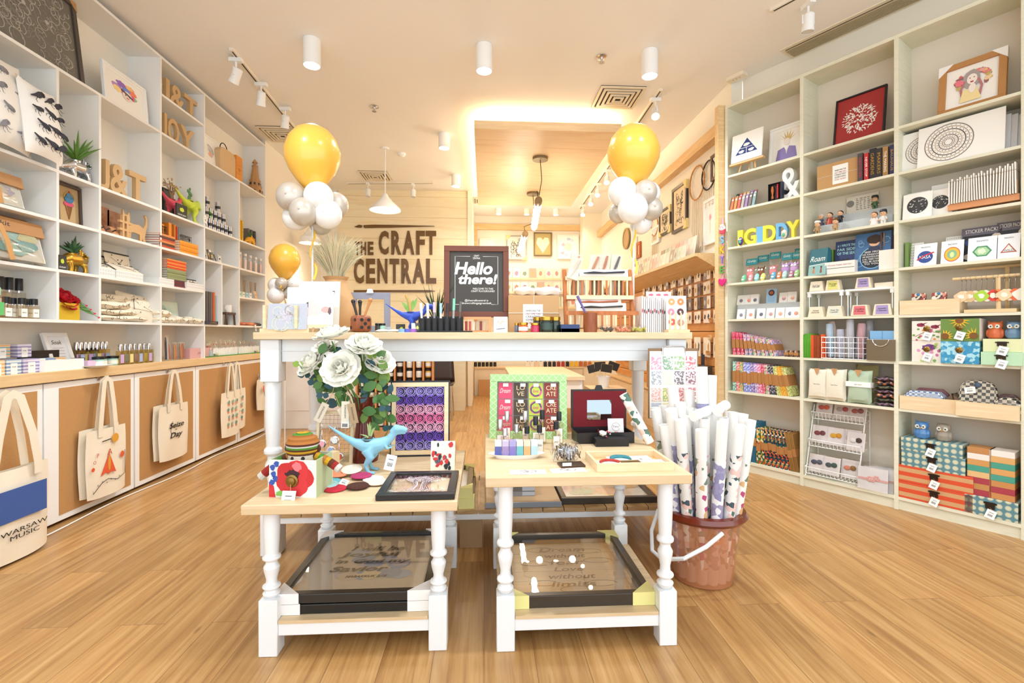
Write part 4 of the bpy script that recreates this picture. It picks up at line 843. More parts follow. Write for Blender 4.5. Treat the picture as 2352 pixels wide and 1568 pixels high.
for i,(px,c,hh,th,tx)in enumerate([(553,'f0b428',.24,.04,'SKETCH'),(560,'f0c030',.23,.02,'DRAW')]):book('yellow book with black spine lettering, %s'%('wider left one' if i==0 else 'narrower right one'),FL.at(FL.uz(px,d=.03)[0],.04,LR['A']),R90,th,hh,.15,mc(c,.5),tx,BLACK)
for i,(px,c)in enumerate([(572,'6b6864'),(579,'58544f'),(586,'4a4644'),(592,'3c3838'),(597,'b03050')]):book('dark clothbound book behind the yellow planter, %s'%nth(i,5),FL.at(FL.uz(px,d=.1)[0],.1,LR['A']),R90,.035,.2,.13,mc(c,.6))
for i,px in enumerate([553,559,565,571,577,583,589,595,600]):
    t=T('test_tube','corked glass tube with pink label in the far cubby, '+nth(i,9),'tube',FL.at(FL.uz(px,d=.03)[0],.04+.03*(i%2),LR['B']-.0),R90,'glass tubes in the far cubby');MB().cyl((0,0),.018,0,.15,CLEAR,12).build('glass',t);MB().cyl((0,0),.015,.006,.11,mc(['f0c8b8','e8b0a0','f4dcd0','c89878'][i%4]),10).build('filling',t);MB().cyl((0,0),.016,.15,.175,mc('e8e0d8')).build('stopper',t)
loc=FL.at(FL.uz(553,d=.08)[0],.1,LR['C']);bottle('dark bottle with orange label in the diffuser cubby',loc,R90,.045,.19,mc('3a2a24',.2),BLACK,mc('e06a30'),.04)
for i,px in enumerate([566,580,590]):
    t=T('reed_diffuser','glass diffuser with brown reeds, %s of three'%nth(i,3),'diffuser',FL.at(FL.uz(px,d=.08)[0],.1,LR['C']),R90);MB().lathe([(.025,0),(.028,.05),(.01,.07),(.01,.085)],CLEAR,n=14).build('bottle',t)
    for j in range(5):MB().tube([(0,0,.01),((j-2)*.012,.004*(j%2),.2)],.002,mc('b08050')).build('reed',t)
for i,px in enumerate([552,560,568,576]):boxy('tiny_box','tiny pastel box in front of the diffusers, %s'%nth(i,4),'box',FL.at(FL.uz(px,d=.01)[0],.01,LR['C']),R90,.05,.04,.055,mc(['b8d8d0','e8e4c8','a8c8d8','e0e0e0'][i],.6),lambda b,w,h:b.ribbon([(-w*.3,0),(w*.3,0)],.008,0,mc('5a8a90')))
boxy('gift_tag_card','brown card leaning before the diffusers at the shelf end','card',FL.at(FL.uz(590,d=.0)[0],.0,LR['C']),R90,.07,.003,.09,mc('c8a888',.7),lambda b,w,h:b.ribbon([(-w*.3,0),(w*.3,0)],.004,0,DARK),rx=-.3)
for i,(a,c,m)in enumerate([(552,572,'b8592c'),(566,592,'c86a38'),(580,604,'3a2c28')]):
    loc,w,h=FL.span(a,c,0,LR['D'],.0+.02*i);roll('leather pouch lying in the lowest far cubby, '+nth(i,3)+' of three',loc,R90,w,.035,.1,mc(m,.5),name='leather_pouch',cat='pouch')
for i,px in enumerate((584,603)):
    k=MB();k.tube([(0,0,0),(0,-.012,-.02)],.0008,KRAFT);price_tag(k,0,-.012,-.02,.03,.07);S('hanging_tag',k,'white tag hanging over the far shelf edge, '+('left one' if i==0 else 'right one'),'tag',FL.at(FL.uz(px)[0],-.002,LR['D']+.03),R90,ry=.2)
GRASSM=tex_mat('fake_grass','noise',['3f7a2c','5a9a3a'],(300,300,300),.9,.6)
S('artificial_grass_mat',MB().box(4.58,5.78,.0,.2,0,.008,GRASSM),'strip of artificial grass at the far end of the left counter','mat',(XL,0,LR['K']),R90)
def fence(label,px0,px1,z,d=.03,hh=.075):
    loc,w,h=FL.span(px0,px1,0,LR['K']+.008,d);t=T('picket_fence_box',label,'planter box',loc,R90);n=max(4,int(w/.03));
    for y in(0,.08):
        for i in range(n):x=-w/2+w*(i+.5)/n;a=w/n*.38;MB().prism([(x-a,0),(x+a,0),(x+a,hh-.012),(x,hh),(x-a,hh-.012)],y,y+.005,WHITE).build('picket',t)
    MB().box(-w/2,w/2,.005,.009,.02,.03,WHITE).box(-w/2,w/2,.076,.08,.02,.03,WHITE).box(-w/2,-w/2+.005,.009,.076,.0,.05,WHITE).box(w/2-.005,w/2,.009,.076,.0,.05,WHITE).build('rail',t);return loc,w
for i,(a,c)in enumerate([(490,546),(548,596)]):
    loc,w=fence('white picket fence box full of wrapped sweets, '+['nearer','farther'][i]+' one',a,c,0)
    R=random.Random(i+3)
    for j in range(9):
        t=T('wrapped_sweet','small clear sweet bag with red print in the %s fence box, %s'%(['nearer','farther'][i],nth(j,9)),'packet',loc+FL.u*((j-4)/9*w*.95)+FL.n*(.04+.02*(j%2))+Vector((0,0,.012)),R90,'wrapped sweets in the picket fence boxes',R.uniform(-.2,.2),R.uniform(-.15,.15))
        pillow_mb(.055,.12+R.uniform(0,.03),.025,CLEAR,5).build('wrapper',t);MB().ball((0,0,.04),(.018,.009,.028),mc(['f0d0c8','e8a8a0','f4e8e0'][j%3]),8,5).ball((0,-.008,.095),(.007,.002,.009),mc('c83040'),6,4).build('sweet',t)
packs('pink and white wrapped packet at the near end of the grass strip',[476,484,492],.008,'K',.12,['e8c0b8','c86060','f0e0d8'],d=.1,sd=8)
loc,w,h=FL.span(436,480,0,LR['K'],.03);boxy('pink_box','clear box with pink paper on the counter beside the fences','box',loc,R90,w,.08,.09,mc('d8a8a8',.4),lambda b,w,h:b.text('LOVE',h*.2,0,0,-.0002,mc('a04050')))
for i,px in enumerate((500,592)):t=T('paper_flower','small cream paper flower on the artificial grass, '+('nearer' if i==0 else 'farther')+' one','artificial flower',FL.at(FL.uz(px)[0],.012,LR['K']+.008),R90);k=MB();petals(k,(0,0,.01),(.3,0,0),.03,mc('f2e8c8'),3,4);k.build('petals',t)
HK=.80
def hook(px,z=HK):
    y=FL.uz(px)[0];S('door_hook',MB().cyl((0,0),.012,0,.003,CHROME).t((0,0,0)),'x','hook')if False else None
    return y
def hk(px,py,lab):
    y,z=FL.uz(px,py,-.03);k=MB().tube([(0,.026,.0),(0,0,0),(0,-.006,-.012),(0,-.012,-.006),(0,-.012,.004)],.003,CHROME).bx((0,.0265,0),(.02,.003,.03),CHROME)
    S('wall_hook',k,lab,'hook',FL.at(y,-.03,z),R90);return y,z
def rocket(b,w,h):
    b.flat([(-.02*w,.12*h),(.05*w,-.0*h),(.16*w,-.2*h),(.03*w,-.17*h),(-.03*w,-.2*h),(-.09*w,-.16*h),(-.24*w,-.2*h),(-.1*w,.0)],0,mc('dc5a34',.9));b.flat(blob(-.02*w,-.03*h,.035*w,.12*h,1,rough=.05),-.001,mc('d89a34',.9))
    b.flat(disc(.14*w,.33*h,.09*w),0,mc('d89a34',.9));b.text('A',.09*h,.0,.14*h,0,mc('c84830'));b.text('P',.06*h,-.3*w,.13*h,0,mc('c84830'));b.text('O',.05*h,-.38*w,.04*h,0,mc('c84830'))
    b.flat(disc(.33*w,.04*h,.05*w,rz=.05*h),0,mc('dc5a34'));b.flat(disc(-.42*w,-.06*h,.04*w),0,mc('dc5a34'));b.ribbon([(-.2*w,.32*h),(.02*w,.33*h)],.006,0,BLACK);b.ribbon([(-.42*w,-.38*h),(-.42*w,-.42*h),(-.2*w,-.3*h),(-.05*w,-.27*h),(.2*w,-.33*h),(.4*w,-.27*h),(.4*w,.1*h)],.004,0,BLACK)
    for i in range(6):b.ribbon(disc(-.3*w+.11*w*i,-.32*h+.03*h*(i%2),.012*w,8),.002,0,BLACK)
y,z=hk(236,868,'chrome hook holding the rocket tote');tote('cream canvas tote with orange rocket print hanging on the second cork door',FL.at(y,-.055,z),R90,.33,.43,rocket,hl=.33,extra=1,sw=.035,gap=.2)
def seize(b,w,h):
    b.text('Seize',.1*h,.02*w,.12*h,0,BLACK,w=.5*w,shear=.4,bold=.02);b.text('THE',.025*h,-.02*w,.03*h,0,BLACK);b.text('Day',.13*h,.0*w,-.08*h,0,BLACK,w=.4*w,shear=.4,bold=.02);b.ribbon([(-.14*w,.2*h),(-.2*w,.02*h),(-.16*w,-.06*h)],.004,0,BLACK)
y,z=hk(392,852,'chrome hook holding the Seize the Day tote');tote('cream tote lettered Seize the Day hanging on the third cork door',FL.at(y,-.055,z),R90,.36,.42,seize,hl=.27,extra=1,gap=.22)
def cacti(b,w,h):
    R=random.Random(2)
    for i in range(4):
        for j in range(3):
            x=(j-1)*.22*w+.04*w*(i%2);z_=(i-1.5)*.17*h;b.flat(blob(x,z_+.02*h,.05*w,.04*h,i+j,rough=.1),0,mc(['7fa890','98b8a0','6a9488'][(i+j)%3]));b.flat([(x-.04*w,z_-.02*h),(x+.04*w,z_-.02*h),(x+.03*w,z_-.06*h),(x-.03*w,z_-.06*h)],-.0006,mc('e08a68'))
y,z=hk(520,836,'chrome hook holding the nearer cactus tote');tote('cream tote with small potted cacti print, nearer of two on the fourth door',FL.at(y,-.07,z),R90,.34,.42,cacti,hl=.27,th=.03,gap=.2)
y,z=hk(534,834,'chrome hook holding the farther cactus tote');tote('cream tote with cactus print hanging behind the nearer cactus tote',FL.at(y+.08,-.035,z),R90,.34,.40,cacti,hl=.27,th=.02,gap=.2)
def carrots(b,w,h):
    for i in range(5):b.flat(blob((i-2)*.16*w,(.2-.12*i)*h,.06*w,.12*h,i,rough=.08),0,mc(['e07850','8cb890','e8a060'][i%3]))
y,z=hk(598,862,'chrome hook holding the carrot print bag');tote('cream drawstring bag with carrot print at the far end of the cork doors',FL.at(y,-.06,z),R90,.3,.33,carrots,hl=.04,th=.09,gap=.1)
def blue(b,w,h):b.flat(rect(-.4*w,.34*w,-.06*h,.3*h),0,mc('3c5a9c',.85));b.text('WARSAW\nMUSIC',.12*h,.05*w,-.22*h,0,BLACK,w=.6*w)
y,z=hk(-40,905,'chrome hook holding the big blue tote at the picture edge');tote('large cream tote with blue square print at the left picture edge',FL.at(y+.0,-.16,z),R90,.42,.44,blue,hl=.38,th=.1,sw=.045,gap=.28)
cab=[FL.at(u,-.06-.02*math.sin(u*5),.006)for u in[2.3+i*.12 for i in range(30)]]
S('power_cable',MB().tube(cab,.004,WHITE),'thin white power cable lying along the foot of the cork doors','cable')
# ================================================================ right shelf goods
RR=FR.rz
def R_(px0,px1,top,row,d=.02):return FR.span(px0,px1,top,RZ[row],d)
def rp(px,row,d=.03,dz=0):return FR.at(FR.uz(px,d=d)[0],d,RZ[row]+dz)
loc,w,h=R_(1682,1752,318,7,.0)
t=T('table_easel','small wooden easel on the right shelf top holding a blue triangle print','easel',loc,RR,rx=-.12);EW=mc('d8b27c',.6)
MB().tube([(0,.03,.0),(0,.02,.32)],.006,EW).tube([(0,.02,.3),(0,.12,0)],.005,EW).build('back_leg',t)
MB().tube([(-.07,0,0),(-.01,.02,.33)],.006,EW).build('leg',t);MB().tube([(.07,0,0),(.01,.02,.33)],.006,EW).build('leg',t)
MB().box(-w*.55,w*.55,-.03,.0,.06,.075,EW).build('ledge',t)
k=MB().box(-w/2,w/2,-.022,-.012,.0,.24,PAPER).t((0,-.022,.12));NAV=mc('2c3f7c',.8);k.flat([(-w*.36,-.06),(w*.36,-.06),(0,.07)],0,NAV)
k.ribbon([(-w*.2,-.01),(w*.2,-.01)],.004,-.0006,PAPER).ribbon([(0,-.06),(0,-.01)],.004,-.0006,PAPER)
for x,z in((-.16,-.04),(.16,-.04),(0,.015)):k.flat(blob(x*w,z,.1*w,.013,int(x*9)),-.0006,PAPER)
S('canvas_print',k,'white square print of a dark blue triangle standing on the small easel','picture',loc+Vector((0,0,.078)),RR,rx=-.12)
def crown(b,w,h):
    g=mc('d8bc7c',.8);v=mc('8f80b8',.8)
    for i in range(7):a=30+20*i;b.flat([(.03*w*math.cos(math.radians(a+90)),.1*h),(.34*w*math.cos(math.radians(a)),.1*h+.3*h*math.sin(math.radians(a))),(.08*w*math.cos(math.radians(a-60)),.1*h)],-.0002*i,g)
    b.flat(disc(0,.08*h,.1*w,rz=.1*h),-.003,mc('f0e4dc'));b.flat([(-.34*w,-.42*h),(-.28*w,-.12*h),(-.06*w,-.06*h),(0,-.3*h),(.06*w,-.06*h),(.28*w,-.12*h),(.34*w,-.42*h)],-.003,v);b.flat([(-.1*w,-.04*h),(.1*w,-.04*h),(0,-.2*h)],-.0036,PAPER)
loc,w,h=R_(1764,1846,282,7,.10);framed('white framed portrait of a figure in a pointed golden crown and violet coat',loc,RR,w,h,.018,.02,WHITE,crown,mat=.025,lean=-.1)
def papercut(b,w,h):
    R=random.Random(11)
    for i in range(230):
        r=(R.random()**.5)*.36*w;a=R.uniform(0,6.28);x,z=r*math.cos(a),r*math.sin(a)-.02*h;th=a+R.uniform(-.9,.9);q=.035*w
        b.ribbon([(x-q*math.cos(th),z-q*math.sin(th)),(x,z),(x+q*math.cos(th),z+q*math.sin(th))],[.001,.006,.0005],0,PAPER)
loc,w,h=R_(1912,2030,205,7,.06);framed('black framed red picture of a round white leaf papercut',loc,RR,w,h*1.0,.012,.02,BLACK,papercut,board=mc('a02f2c',.8),lean=-.16)
def flora(b,w,h):
    R=random.Random(4)
    for i in range(26):a=R.uniform(-.6,3.8);b.flat(blob(.30*w*math.cos(a)+.02*w,.22*h*math.sin(a)+.1*h,R.uniform(.04,.09)*w,R.uniform(.03,.07)*h,i),-.0002*i,mc(R.choice(['e08a7c','d86868','f0c088','c8b070','9c6a6a','e8a8a0','a8a878','f0d0a0']),.8))
    b.flat(blob(0,.12*h,.17*w,.24*h,3,rough=.06),-.006,mc('a89c98'));b.flat(disc(.01*w,.12*h,.1*w,rz=.13*h),-.007,mc('f4e6dc'));b.flat(blob(-.24*w,.1*h,.1*w,.08*h,8),-.0075,mc('e87888'))
    for s in(-1,1):b.flat(disc(.01*w+s*.04*w,.15*h,.014*w,rz=.01*h),-.008,DARK);b.ribbon([(s*.13*w,.1*h),(s*.2*w,-.1*h),(s*.16*w,-.34*h)],.05*w,-.0066,mc('b87878'))
    b.ribbon([(-.02*w,.05*h),(.04*w,.05*h)],.008,-.008,mc('a03038'));b.flat([(-.22*w,-.42*h),(-.16*w,-.12*h),(.1*w,-.1*h),(.2*w,-.42*h)],-.0068,mc('f0dca0'));b.flat(blob(.02*w,-.12*h,.07*w,.12*h,5,rough=.1),-.0085,mc('f4e6dc'))
loc,w,h=R_(2152,2310,130,7,.05);framed('oak framed print of a woman with flowers, white corner guards',loc,RR,w,h*1.05,.035,.03,mc('b8834c',.6),flora,board=mc('f6f2ea',.6),lean=-.16,corners=(.07,mc('f2efec',.6),[(-1,1),(1,1)]))
for rw,(d,z0,n,cols)in enumerate([(.10,.045,8,['8a3040','c8c0b8','38343c','c03c38','d89848','c8a870','8a60a8','8a2c38']),(.02,0,8,['a83030','d07038','d88838','c84838','a8a098','8860a0','4a3a34','5c8888'])]):
    for i in range(n):
        u0=FR.uz(1674+rw*(-3),d=d)[0]+.032*i;t=T('wax_stick','coloured wax stick in the %s fanned row, %s'%(['back','front'][rw],nth(i,n)),'wax stick',FR.at(u0,d,RZ[6]+z0+.002),RR,rx=-.3)
        MB().box(-.012,.012,0,.01,0,.12,mc(cols[i],.4)).build('stick',t);MB().t((0,-.0008,.095),(PI/2,0,0)).cyl((0,0),.009,0,.0006,mc('efe6dc'),12).build('sticker',t);MB().box(-.014,.014,-.002,.012,0,.122,CLEAR).build('sleeve',t)
loc,w,h=R_(1764,1794,420,6,.02);t=T('seal_set_box','open black box with a wooden handled seal and red wax stick','box',loc,RR)
MB().box(-w/2,w/2,.02,.025,0,h,BLACK).box(-w/2,w/2,0,.02,0,.004,BLACK).box(-w/2,-w/2+.004,0,.02,.004,h,BLACK).box(w/2-.004,w/2,0,.02,.004,h,BLACK).box(-w/2+.004,w/2-.004,0,.02,h-.004,h,BLACK).build('tray',t)
MB().lathe([(.008,.02),(.01,.03),(.005,.05),(.012,.09),(.006,.12)],mc('b8642c',.3),(-.02,.01),12).build('seal',t);MB().cyl((.02,.01),.006,.02,.13,RED).build('wax',t);MB().box(w/2,w/2+.004,.0,.12,0,h,mc('1c2440',.6)).build('open_lid',t)
loc,w,h=R_(1790,1838,384,6,.06);letter3d('marquee_ampersand','&','white hollow marquee ampersand beside the black seal box','letter',loc,RR,h,.06,WHITE,w=w,bold=.01)
loc,w,h=R_(1878,1982,385,6,.05);w=.30;t=T('kraft_gift_box','kraft cardboard gift box with white hand lettered label on the right shelf','box',loc,RR)
MB().box(-w/2,w/2,0,.14,0,.19,mc('c09560',.8)).build('body',t,bevel=.002)
def holiday(b,w,h):
    for i,(s,c)in enumerate([('WHEN WAS THE',DARK),('LAST TIME YOU',mc('b04040')),('CREATED',BLACK),('SOMETHING',DARK),('FOR FUN?',mc('b04040'))]):b.text(s,h*.09,0,h*(.25-.14*i),-.0004,c,w=w*.8)
k=MB().box(-.045,.055,-.001,0,.03,.165,PAPER).t((.005,-.001,.097));holiday(k,.09,.12);k.build('label',t)
MB().tube([(-w/2,-.002,.1),(w/2,-.002,.1)],.001,PAPER,4).build('twine',t)
for i,(c,hh,th,tx,tc_)in enumerate([('4a4448',.2,.035,'HARD TO FIND',RED),('c02c30',.19,.03,'NEVER STOP',PAPER),('262428',.21,.042,'GARDENS',GOLD),('2c2a2c',.2,.04,'MAKERS',GOLD),('a8804c',.2,.035,'THE MAKING',PAPER),('2c3460',.2,.03,'BAUHAUS',GOLD)]):
    book('%s spined book on the right shelf, %s of six'%(['grey','red','black gilt','black','tan','navy'][i],nth(i,6)),FR.at(.855+.0365*i-.013+.01*(i>1)*0,.03,RZ[6]),RR,th*.86,hh,.15,mc(c,.5),tx,tc_)
def mandala(b,w,h,cx=0,r=.1):
    M=[mc('8a8078',.7),mc('b8a898',.7),mc('6a6058',.7),mc('c8baa8',.7)]
    for i in range(6):
        q=r*(1-i*.15);b.ribbon(disc(cx,0,q,32)+[(cx+q,0)],r*.05,-.0001*i,M[i%4]);n=30-3*i
        for j in range(n):a=2*PI*j/n;b.flat(disc(cx+(q-r*.08)*math.cos(a),(q-r*.08)*math.sin(a),r*.028,6),-.0001*i,M[(i+1)%4])
loc,w,h=R_(2076,2126,305,6,.06);boxy('art_print','sleeved mandala print partly covered at the left of the print row','print',loc,RR,.22,.004,.26,PAPER,lambda b,w,h:mandala(b,w,h,.04,.09),rx=-.1)
loc,w,h=R_(2120,2290,285,6,.03);boxy('art_print','large white print of a round brown mandala, front of the row','print',loc,RR,.40,.004,.265,PAPER,lambda b,w,h:mandala(b,w,h,-.05,.115),rx=-.14)
for i in range(6):
    loc=FR.at(1.42+.026*i,.06+.012*i,RZ[6]);boxy('art_print','white sleeved print stacked behind the large mandala, %s'%nth(i,6),'print',loc,RR,.14,.003,.25-.006*i,mc('f0eef0',.3),rx=-.14,yaw=-.05)
felt_y=mc('e8dc50',.95);felt_b=mc('78b4dc',.95)
for i,(ch,a,c,top,m)in enumerate([('I',1694,1706,517,felt_y),('G',1708,1738,512,felt_y),('I',1736,1752,510,felt_b),('D',1752,1782,506,felt_y),('D',1782,1808,502,felt_b),('Y',1806,1836,495,felt_y)]):
    loc,w,h=R_(a,c,top,5,.03);letter3d('felt_letter',ch,'%s felt letter %s of the Giddy row on the right shelf'%('yellow' if m is felt_y else 'light blue',['at far left','G','I','D left one','D right one','Y'][i]),'letter',loc,RR,.135,.035,m,w=max(w,.03),bold=.04)
for i,(px,c)in enumerate([(1701,'5a3c8c'),(1801,'e8d8c0')]):
    t=T('felt_owl','small %s felt owl in front of the felt letters'%['purple','cream'][i],'ornament',rp(px,5,.0),RR);MB().ball((0,0,.035),(.022,.012,.035),mc(c,.95)).build('body',t)
    MB().ball((-.008,-.011,.05),(.008,.004,.008),WHITE,8,6).ball((.008,-.011,.05),(.008,.004,.008),WHITE,8,6).build('eyes',t);MB().ball((0,-.012,.028),(.012,.004,.014),mc('5ab890')).build('belly',t)
st=T('acrylic_display_step','clear two tier acrylic step holding painted figurines','display stand',FR.at(.51,.0,RZ[5]),RR)
MB().box(.02,.50,.09,.093,0,.07,FROST).box(.02,.50,.093,.16,.067,.07,FROST).box(.02,.5,.16,.163,0,.14,FROST).box(.02,.5,.163,.22,.137,.14,FROST).build('step',st)
SKIN=mc('e8b890',.6)
def figurine(label,px,tier,body,hair,hat=None,dress=False,legs=None,sc=1):
    d=[.045,.125,.19][tier];z=[0,.0705,.1405][tier];t=T('figurine',label,'figurine',rp(px,5,d,z),RR,'painted clay figurines');t.scale=(sc,)*3;B_=mc(body,.4);L_m=mc(legs or body,.4)
    if dress:MB().lathe([(.026,0),(.02,.03),(.01,.05)],B_,n=14).build('dress',t)
    else:
        MB().tube([(-.008,0,0),(-.008,0,.028)],.008,L_m,8).tube([(.008,0,0),(.008,0,.028)],.008,L_m,8).build('trousers',t);MB().lathe([(.014,.024),(.016,.035),(.011,.056)],B_,n=12).build('coat',t)
    MB().tube([(-.013,0,.052),(-.022,-.004,.034)],.005,B_,6).tube([(.013,0,.052),(.022,-.004,.034)],.005,B_,6).ball((-.022,-.005,.031),.005,SKIN,6,4).ball((.022,-.005,.031),.005,SKIN,6,4).build('arms',t)
    MB().ball((0,0,.072),.019,SKIN,12,8).ball((-.006,-.018,.072),.0022,BLACK,6,4).ball((.006,-.018,.072),.0022,BLACK,6,4).ball((0,-.0185,.066),.002,mc('c07060'),6,4).build('head',t)
    MB().ball((0,.004,.076),(.0205,.0195,.019),mc(hair,.5),12,8).build('hair',t)
    if hat:MB().lathe([(.02,.084),(.022,.088),(.018,.1),(0,.102)],mc(hat,.4),n=14).build('hat',t)
for a in[('figurine of a bearded man with white cap and tan coat',1878,0,'a88858','5a3020','f0ece0'),('figurine of an officer in tan uniform and dark cap',1919,0,'b89468','3a2c20','6a5030'),('figurine of a bride in a white and pink gown',2008,0,'f4e4e0','6a4028',None,True),('figurine of a groom in a white suit',2029,0,'e8e6e0','2c2c34','343848'),
          ('figurine of a veiled woman in a navy dress',1885,1,'4a5878','e8e4e0',None,True),('figurine of a woman in a red and tan dress with dark hair',1906,1,'b84838','2a2018',None,True),('figurine of a man in a long black robe',1930,1,'26242a','2a2220'),('figurine of a soldier in green uniform and dark helmet',2010,2,'4a6a48','3a3c38','34383a')]:figurine(*a)
def textcard(b,w,h):
    b.flat(disc(-w*.38,h*.1,.025),0,mc('8a8680'));R=random.Random(1)
    for i in range(7):x=-w*.2;z=h*(.32-.1*i);[b.ribbon([(x+j*w*.12,z),(x+j*w*.12+w*R.uniform(.05,.1),z)],.005,0,mc('7a7672'))for j in range(6)]
loc,w,h=R_(1945,2018,440,5,.22);boxy('text_card','cream card with printed lines behind the figurines','card',loc+Vector((0,0,.141)),RR,.2,.002,.13,mc('e6dfd0',.7),textcard)
def moon(b,w,h,s=0):
    R=random.Random(s);b.flat(disc(0,.02*h,.36*w,24),0,mc('3a3a3c'));
    for i in range(40):r=(R.random()**.5)*.32*w;a=R.uniform(0,6.3);b.flat(blob(r*math.cos(a),.02*h+r*math.sin(a),R.uniform(.01,.04)*w,R.uniform(.01,.03)*w,i,7),-.0003,mc(R.choice(['d8d6d0','a8a6a0','e8e6e0','1c1c20'])))
for i,(a,c,top,d)in enumerate([(2070,2130,430,.13),(2138,2205,400,.12),(2072,2140,455,.03),(2148,2168,445,.05),(2160,2180,440,.07)]):
    loc,w,h=R_(a,c,top,5,d);boxy('art_card','sleeved card with a round black and white print, %s'%['back left','back right','front left large','middle narrow edge','behind the narrow edge'][i],'card',loc,RR,.15 if i<3 else .12,.003,[.2,.22,.17,.17,.17][i],PAPER,lambda b,w,h,s=i:moon(b,w,h,s),rx=-.15)
cr=T('card_rack','orange wooden rack with pegs holding rows of sleeved cards','card rack',FR.at(1.31,.02,RZ[5]),RR);OW=mc('dc9a68',.5)
MB().box(0,.31,0,.025,.015,.05,OW).build('front_rail',cr);MB().box(0,.31,.1,.125,.015,.05,OW).build('back_rail',cr)
for i in range(6):MB().tube([(.015+.056*i,.012,.05),(.015+.056*i,.012,.13)],.007,OW,8).build('peg',cr)
for i in range(26):
    u=1.322+.0114*i;k=MB().box(-.003,.003,0,.1,0,.14+.03*(i/26)+.01*math.sin(i*2.1),mc('f2ece2',.5)).box(-.0035,.0035,-.001,.101,.13,.135,mc('c8bca8',.7));S('greeting_card',k,'sleeved greeting card in the orange rack, standing on edge, %s'%(nth(i,26)if i<13 and i<18 and i<20 or i==25 else(ORD[25-i]+' from right' if 25-i<20 else 'middle')),'card',FR.at(u,.0,RZ[5]+.0505),RR,'cards in the orange rack',ry=.03*math.sin(i*.4))
TEAL=mc('3a9aa4',.6)
for i,(a,c,cc,z0,d)in enumerate([(1708,1736,'e08a8c',.0,.1),(1734,1760,'8a5a40',.02,.12),(1762,1788,'e88a90',.03,.1),(1792,1814,'b890c8',0,.06),(1812,1834,'c8a0d0',0,.07),(1820,1842,'e8c0c8',.04,.13)]):
    loc,w,h=R_(a,c,0,4,d);t=T('felt_toy_pack','bagged felt toy with teal Giddy header card, %s at the back'%nth(i,6),'toy pack',loc+Vector((0,0,0)),RR,rx=-.2)
    w=max(w,.08);pillow_mb(w,.16+z0,.04,CLEAR,6).build('plastic_bag',t);MB().box(-w*.48,w*.48,-.004,.004,.155+z0,.21+z0,TEAL).text('Giddy',.025,0,.185+z0,-.004,PAPER,w=w*.7,shear=.25).build('header_card',t)
    k=MB();owlf=mc(cc,.9);k.ball((0,-.01,.08),(.03,.014,.045),owlf).ball((-.012,-.024,.1),(.01,.004,.01),WHITE,8,5).ball((.012,-.024,.1),(.01,.004,.01),WHITE,8,5).tube([(-.022,-.01,.11),(-.03,-.01,.135)],[.01,.002],owlf).tube([(.022,-.01,.11),(.03,-.01,.135)],[.01,.002],owlf);k.build('toy',t)
for i,(px,c)in enumerate([(1706,'68c090'),(1722,'f0a0a8'),(1736,'88d0d8'),(1750,'e8e070'),(1774,'60a8c8'),(1788,'e88858'),(1800,'a8d0c8'),(1816,'b07890'),(1828,'98c078')]):
    t=T('felt_piece','small %s felt piece lying in front of the Giddy bags, %s'%(['mint','pink','aqua','yellow','blue','orange','pale teal','plum','light green'][i],nth(i,9)),'toy',rp(px,4,.02+.01*(i%2)),RR,rx=-.4);MB().ball((0,0,.035),(.02,.012,.035),mc(c,.9),10,7).build('body',t);MB().ball((0,-.012,.045),(.007,.003,.007),WHITE,8,5).ball((0,-.01,.02),(.012,.004,.008),mc('f0f0e8',.9),8,5).build('patch',t)
BLU=mc('2c4a7c',.5)
def roam(b,w,h):
    b.text('Roam',h*.2,0,h*.12,-.0003,PAPER,w=w*.8,shear=.3);b.flat(rect(-w/2,w/2,-h/2,-.1*h),-.0001,mc('8ab4b0'));b.ribbon([(-w*.45,-.12*h),(w*.45,-.08*h)],.004,-.0008,PAPER)
    for x,c in((-.2,'c87848'),(.22,'8a4838')):b.flat(disc(x*w,-.2*h,.05*w),-.001,mc('3a2418'));b.flat([(x*w-.06*w,-.42*h),(x*w+.06*w,-.42*h),(x*w+.03*w,-.22*h),(x*w-.03*w,-.22*h)],-.001,mc(c))
loc,w,h=R_(1856,1896,572,4,.0);boxy('book','teal Roam notebook standing tilted at the left of the book row','book',loc,RR,.13,.03,.2,mc('2e6a74',.5),roam,rx=-.15,yaw=-.15)
for i,(px,c)in enumerate([(1898,'2c5ca8'),(1905,'3a8ab0'),(1912,'78a040'),(1908,'284878')]):boxy('book','%s book edge between the Roam and sea books'%['blue','sky blue','lime green','navy'][i],'book',rp(px,4,.07+.015*i),RR,.012,.14,.19,mc(c,.5))
def seab(b,w,h):
    for i,s in enumerate(['# 1 WROTE THE','FAR SIDE','OF THE SEA']):b.text(s,h*.08,0,h*(.36-.12*i),-.0003,mc('a8dcd8'),w=w*.8)
    b.flat(blob(0,-.3*h,.4*w,.1*h,3),-.0002,mc('3a8a9c'));b.flat([(-.25*w,-.15*h),(.25*w,-.15*h),(.12*w,-.28*h),(-.16*w,-.28*h)],-.0006,PAPER)
    for x in(-.1,.1):b.flat(disc(x*w,-.08*h,.07*w),-.0008,DARK)
loc,w,h=R_(1922,1960,560,4,.06);boxy('book','navy picture book of a boat on the sea in the book row','book',loc,RR,.14,.02,.24,mc('20305c',.5),seab,rx=-.12)
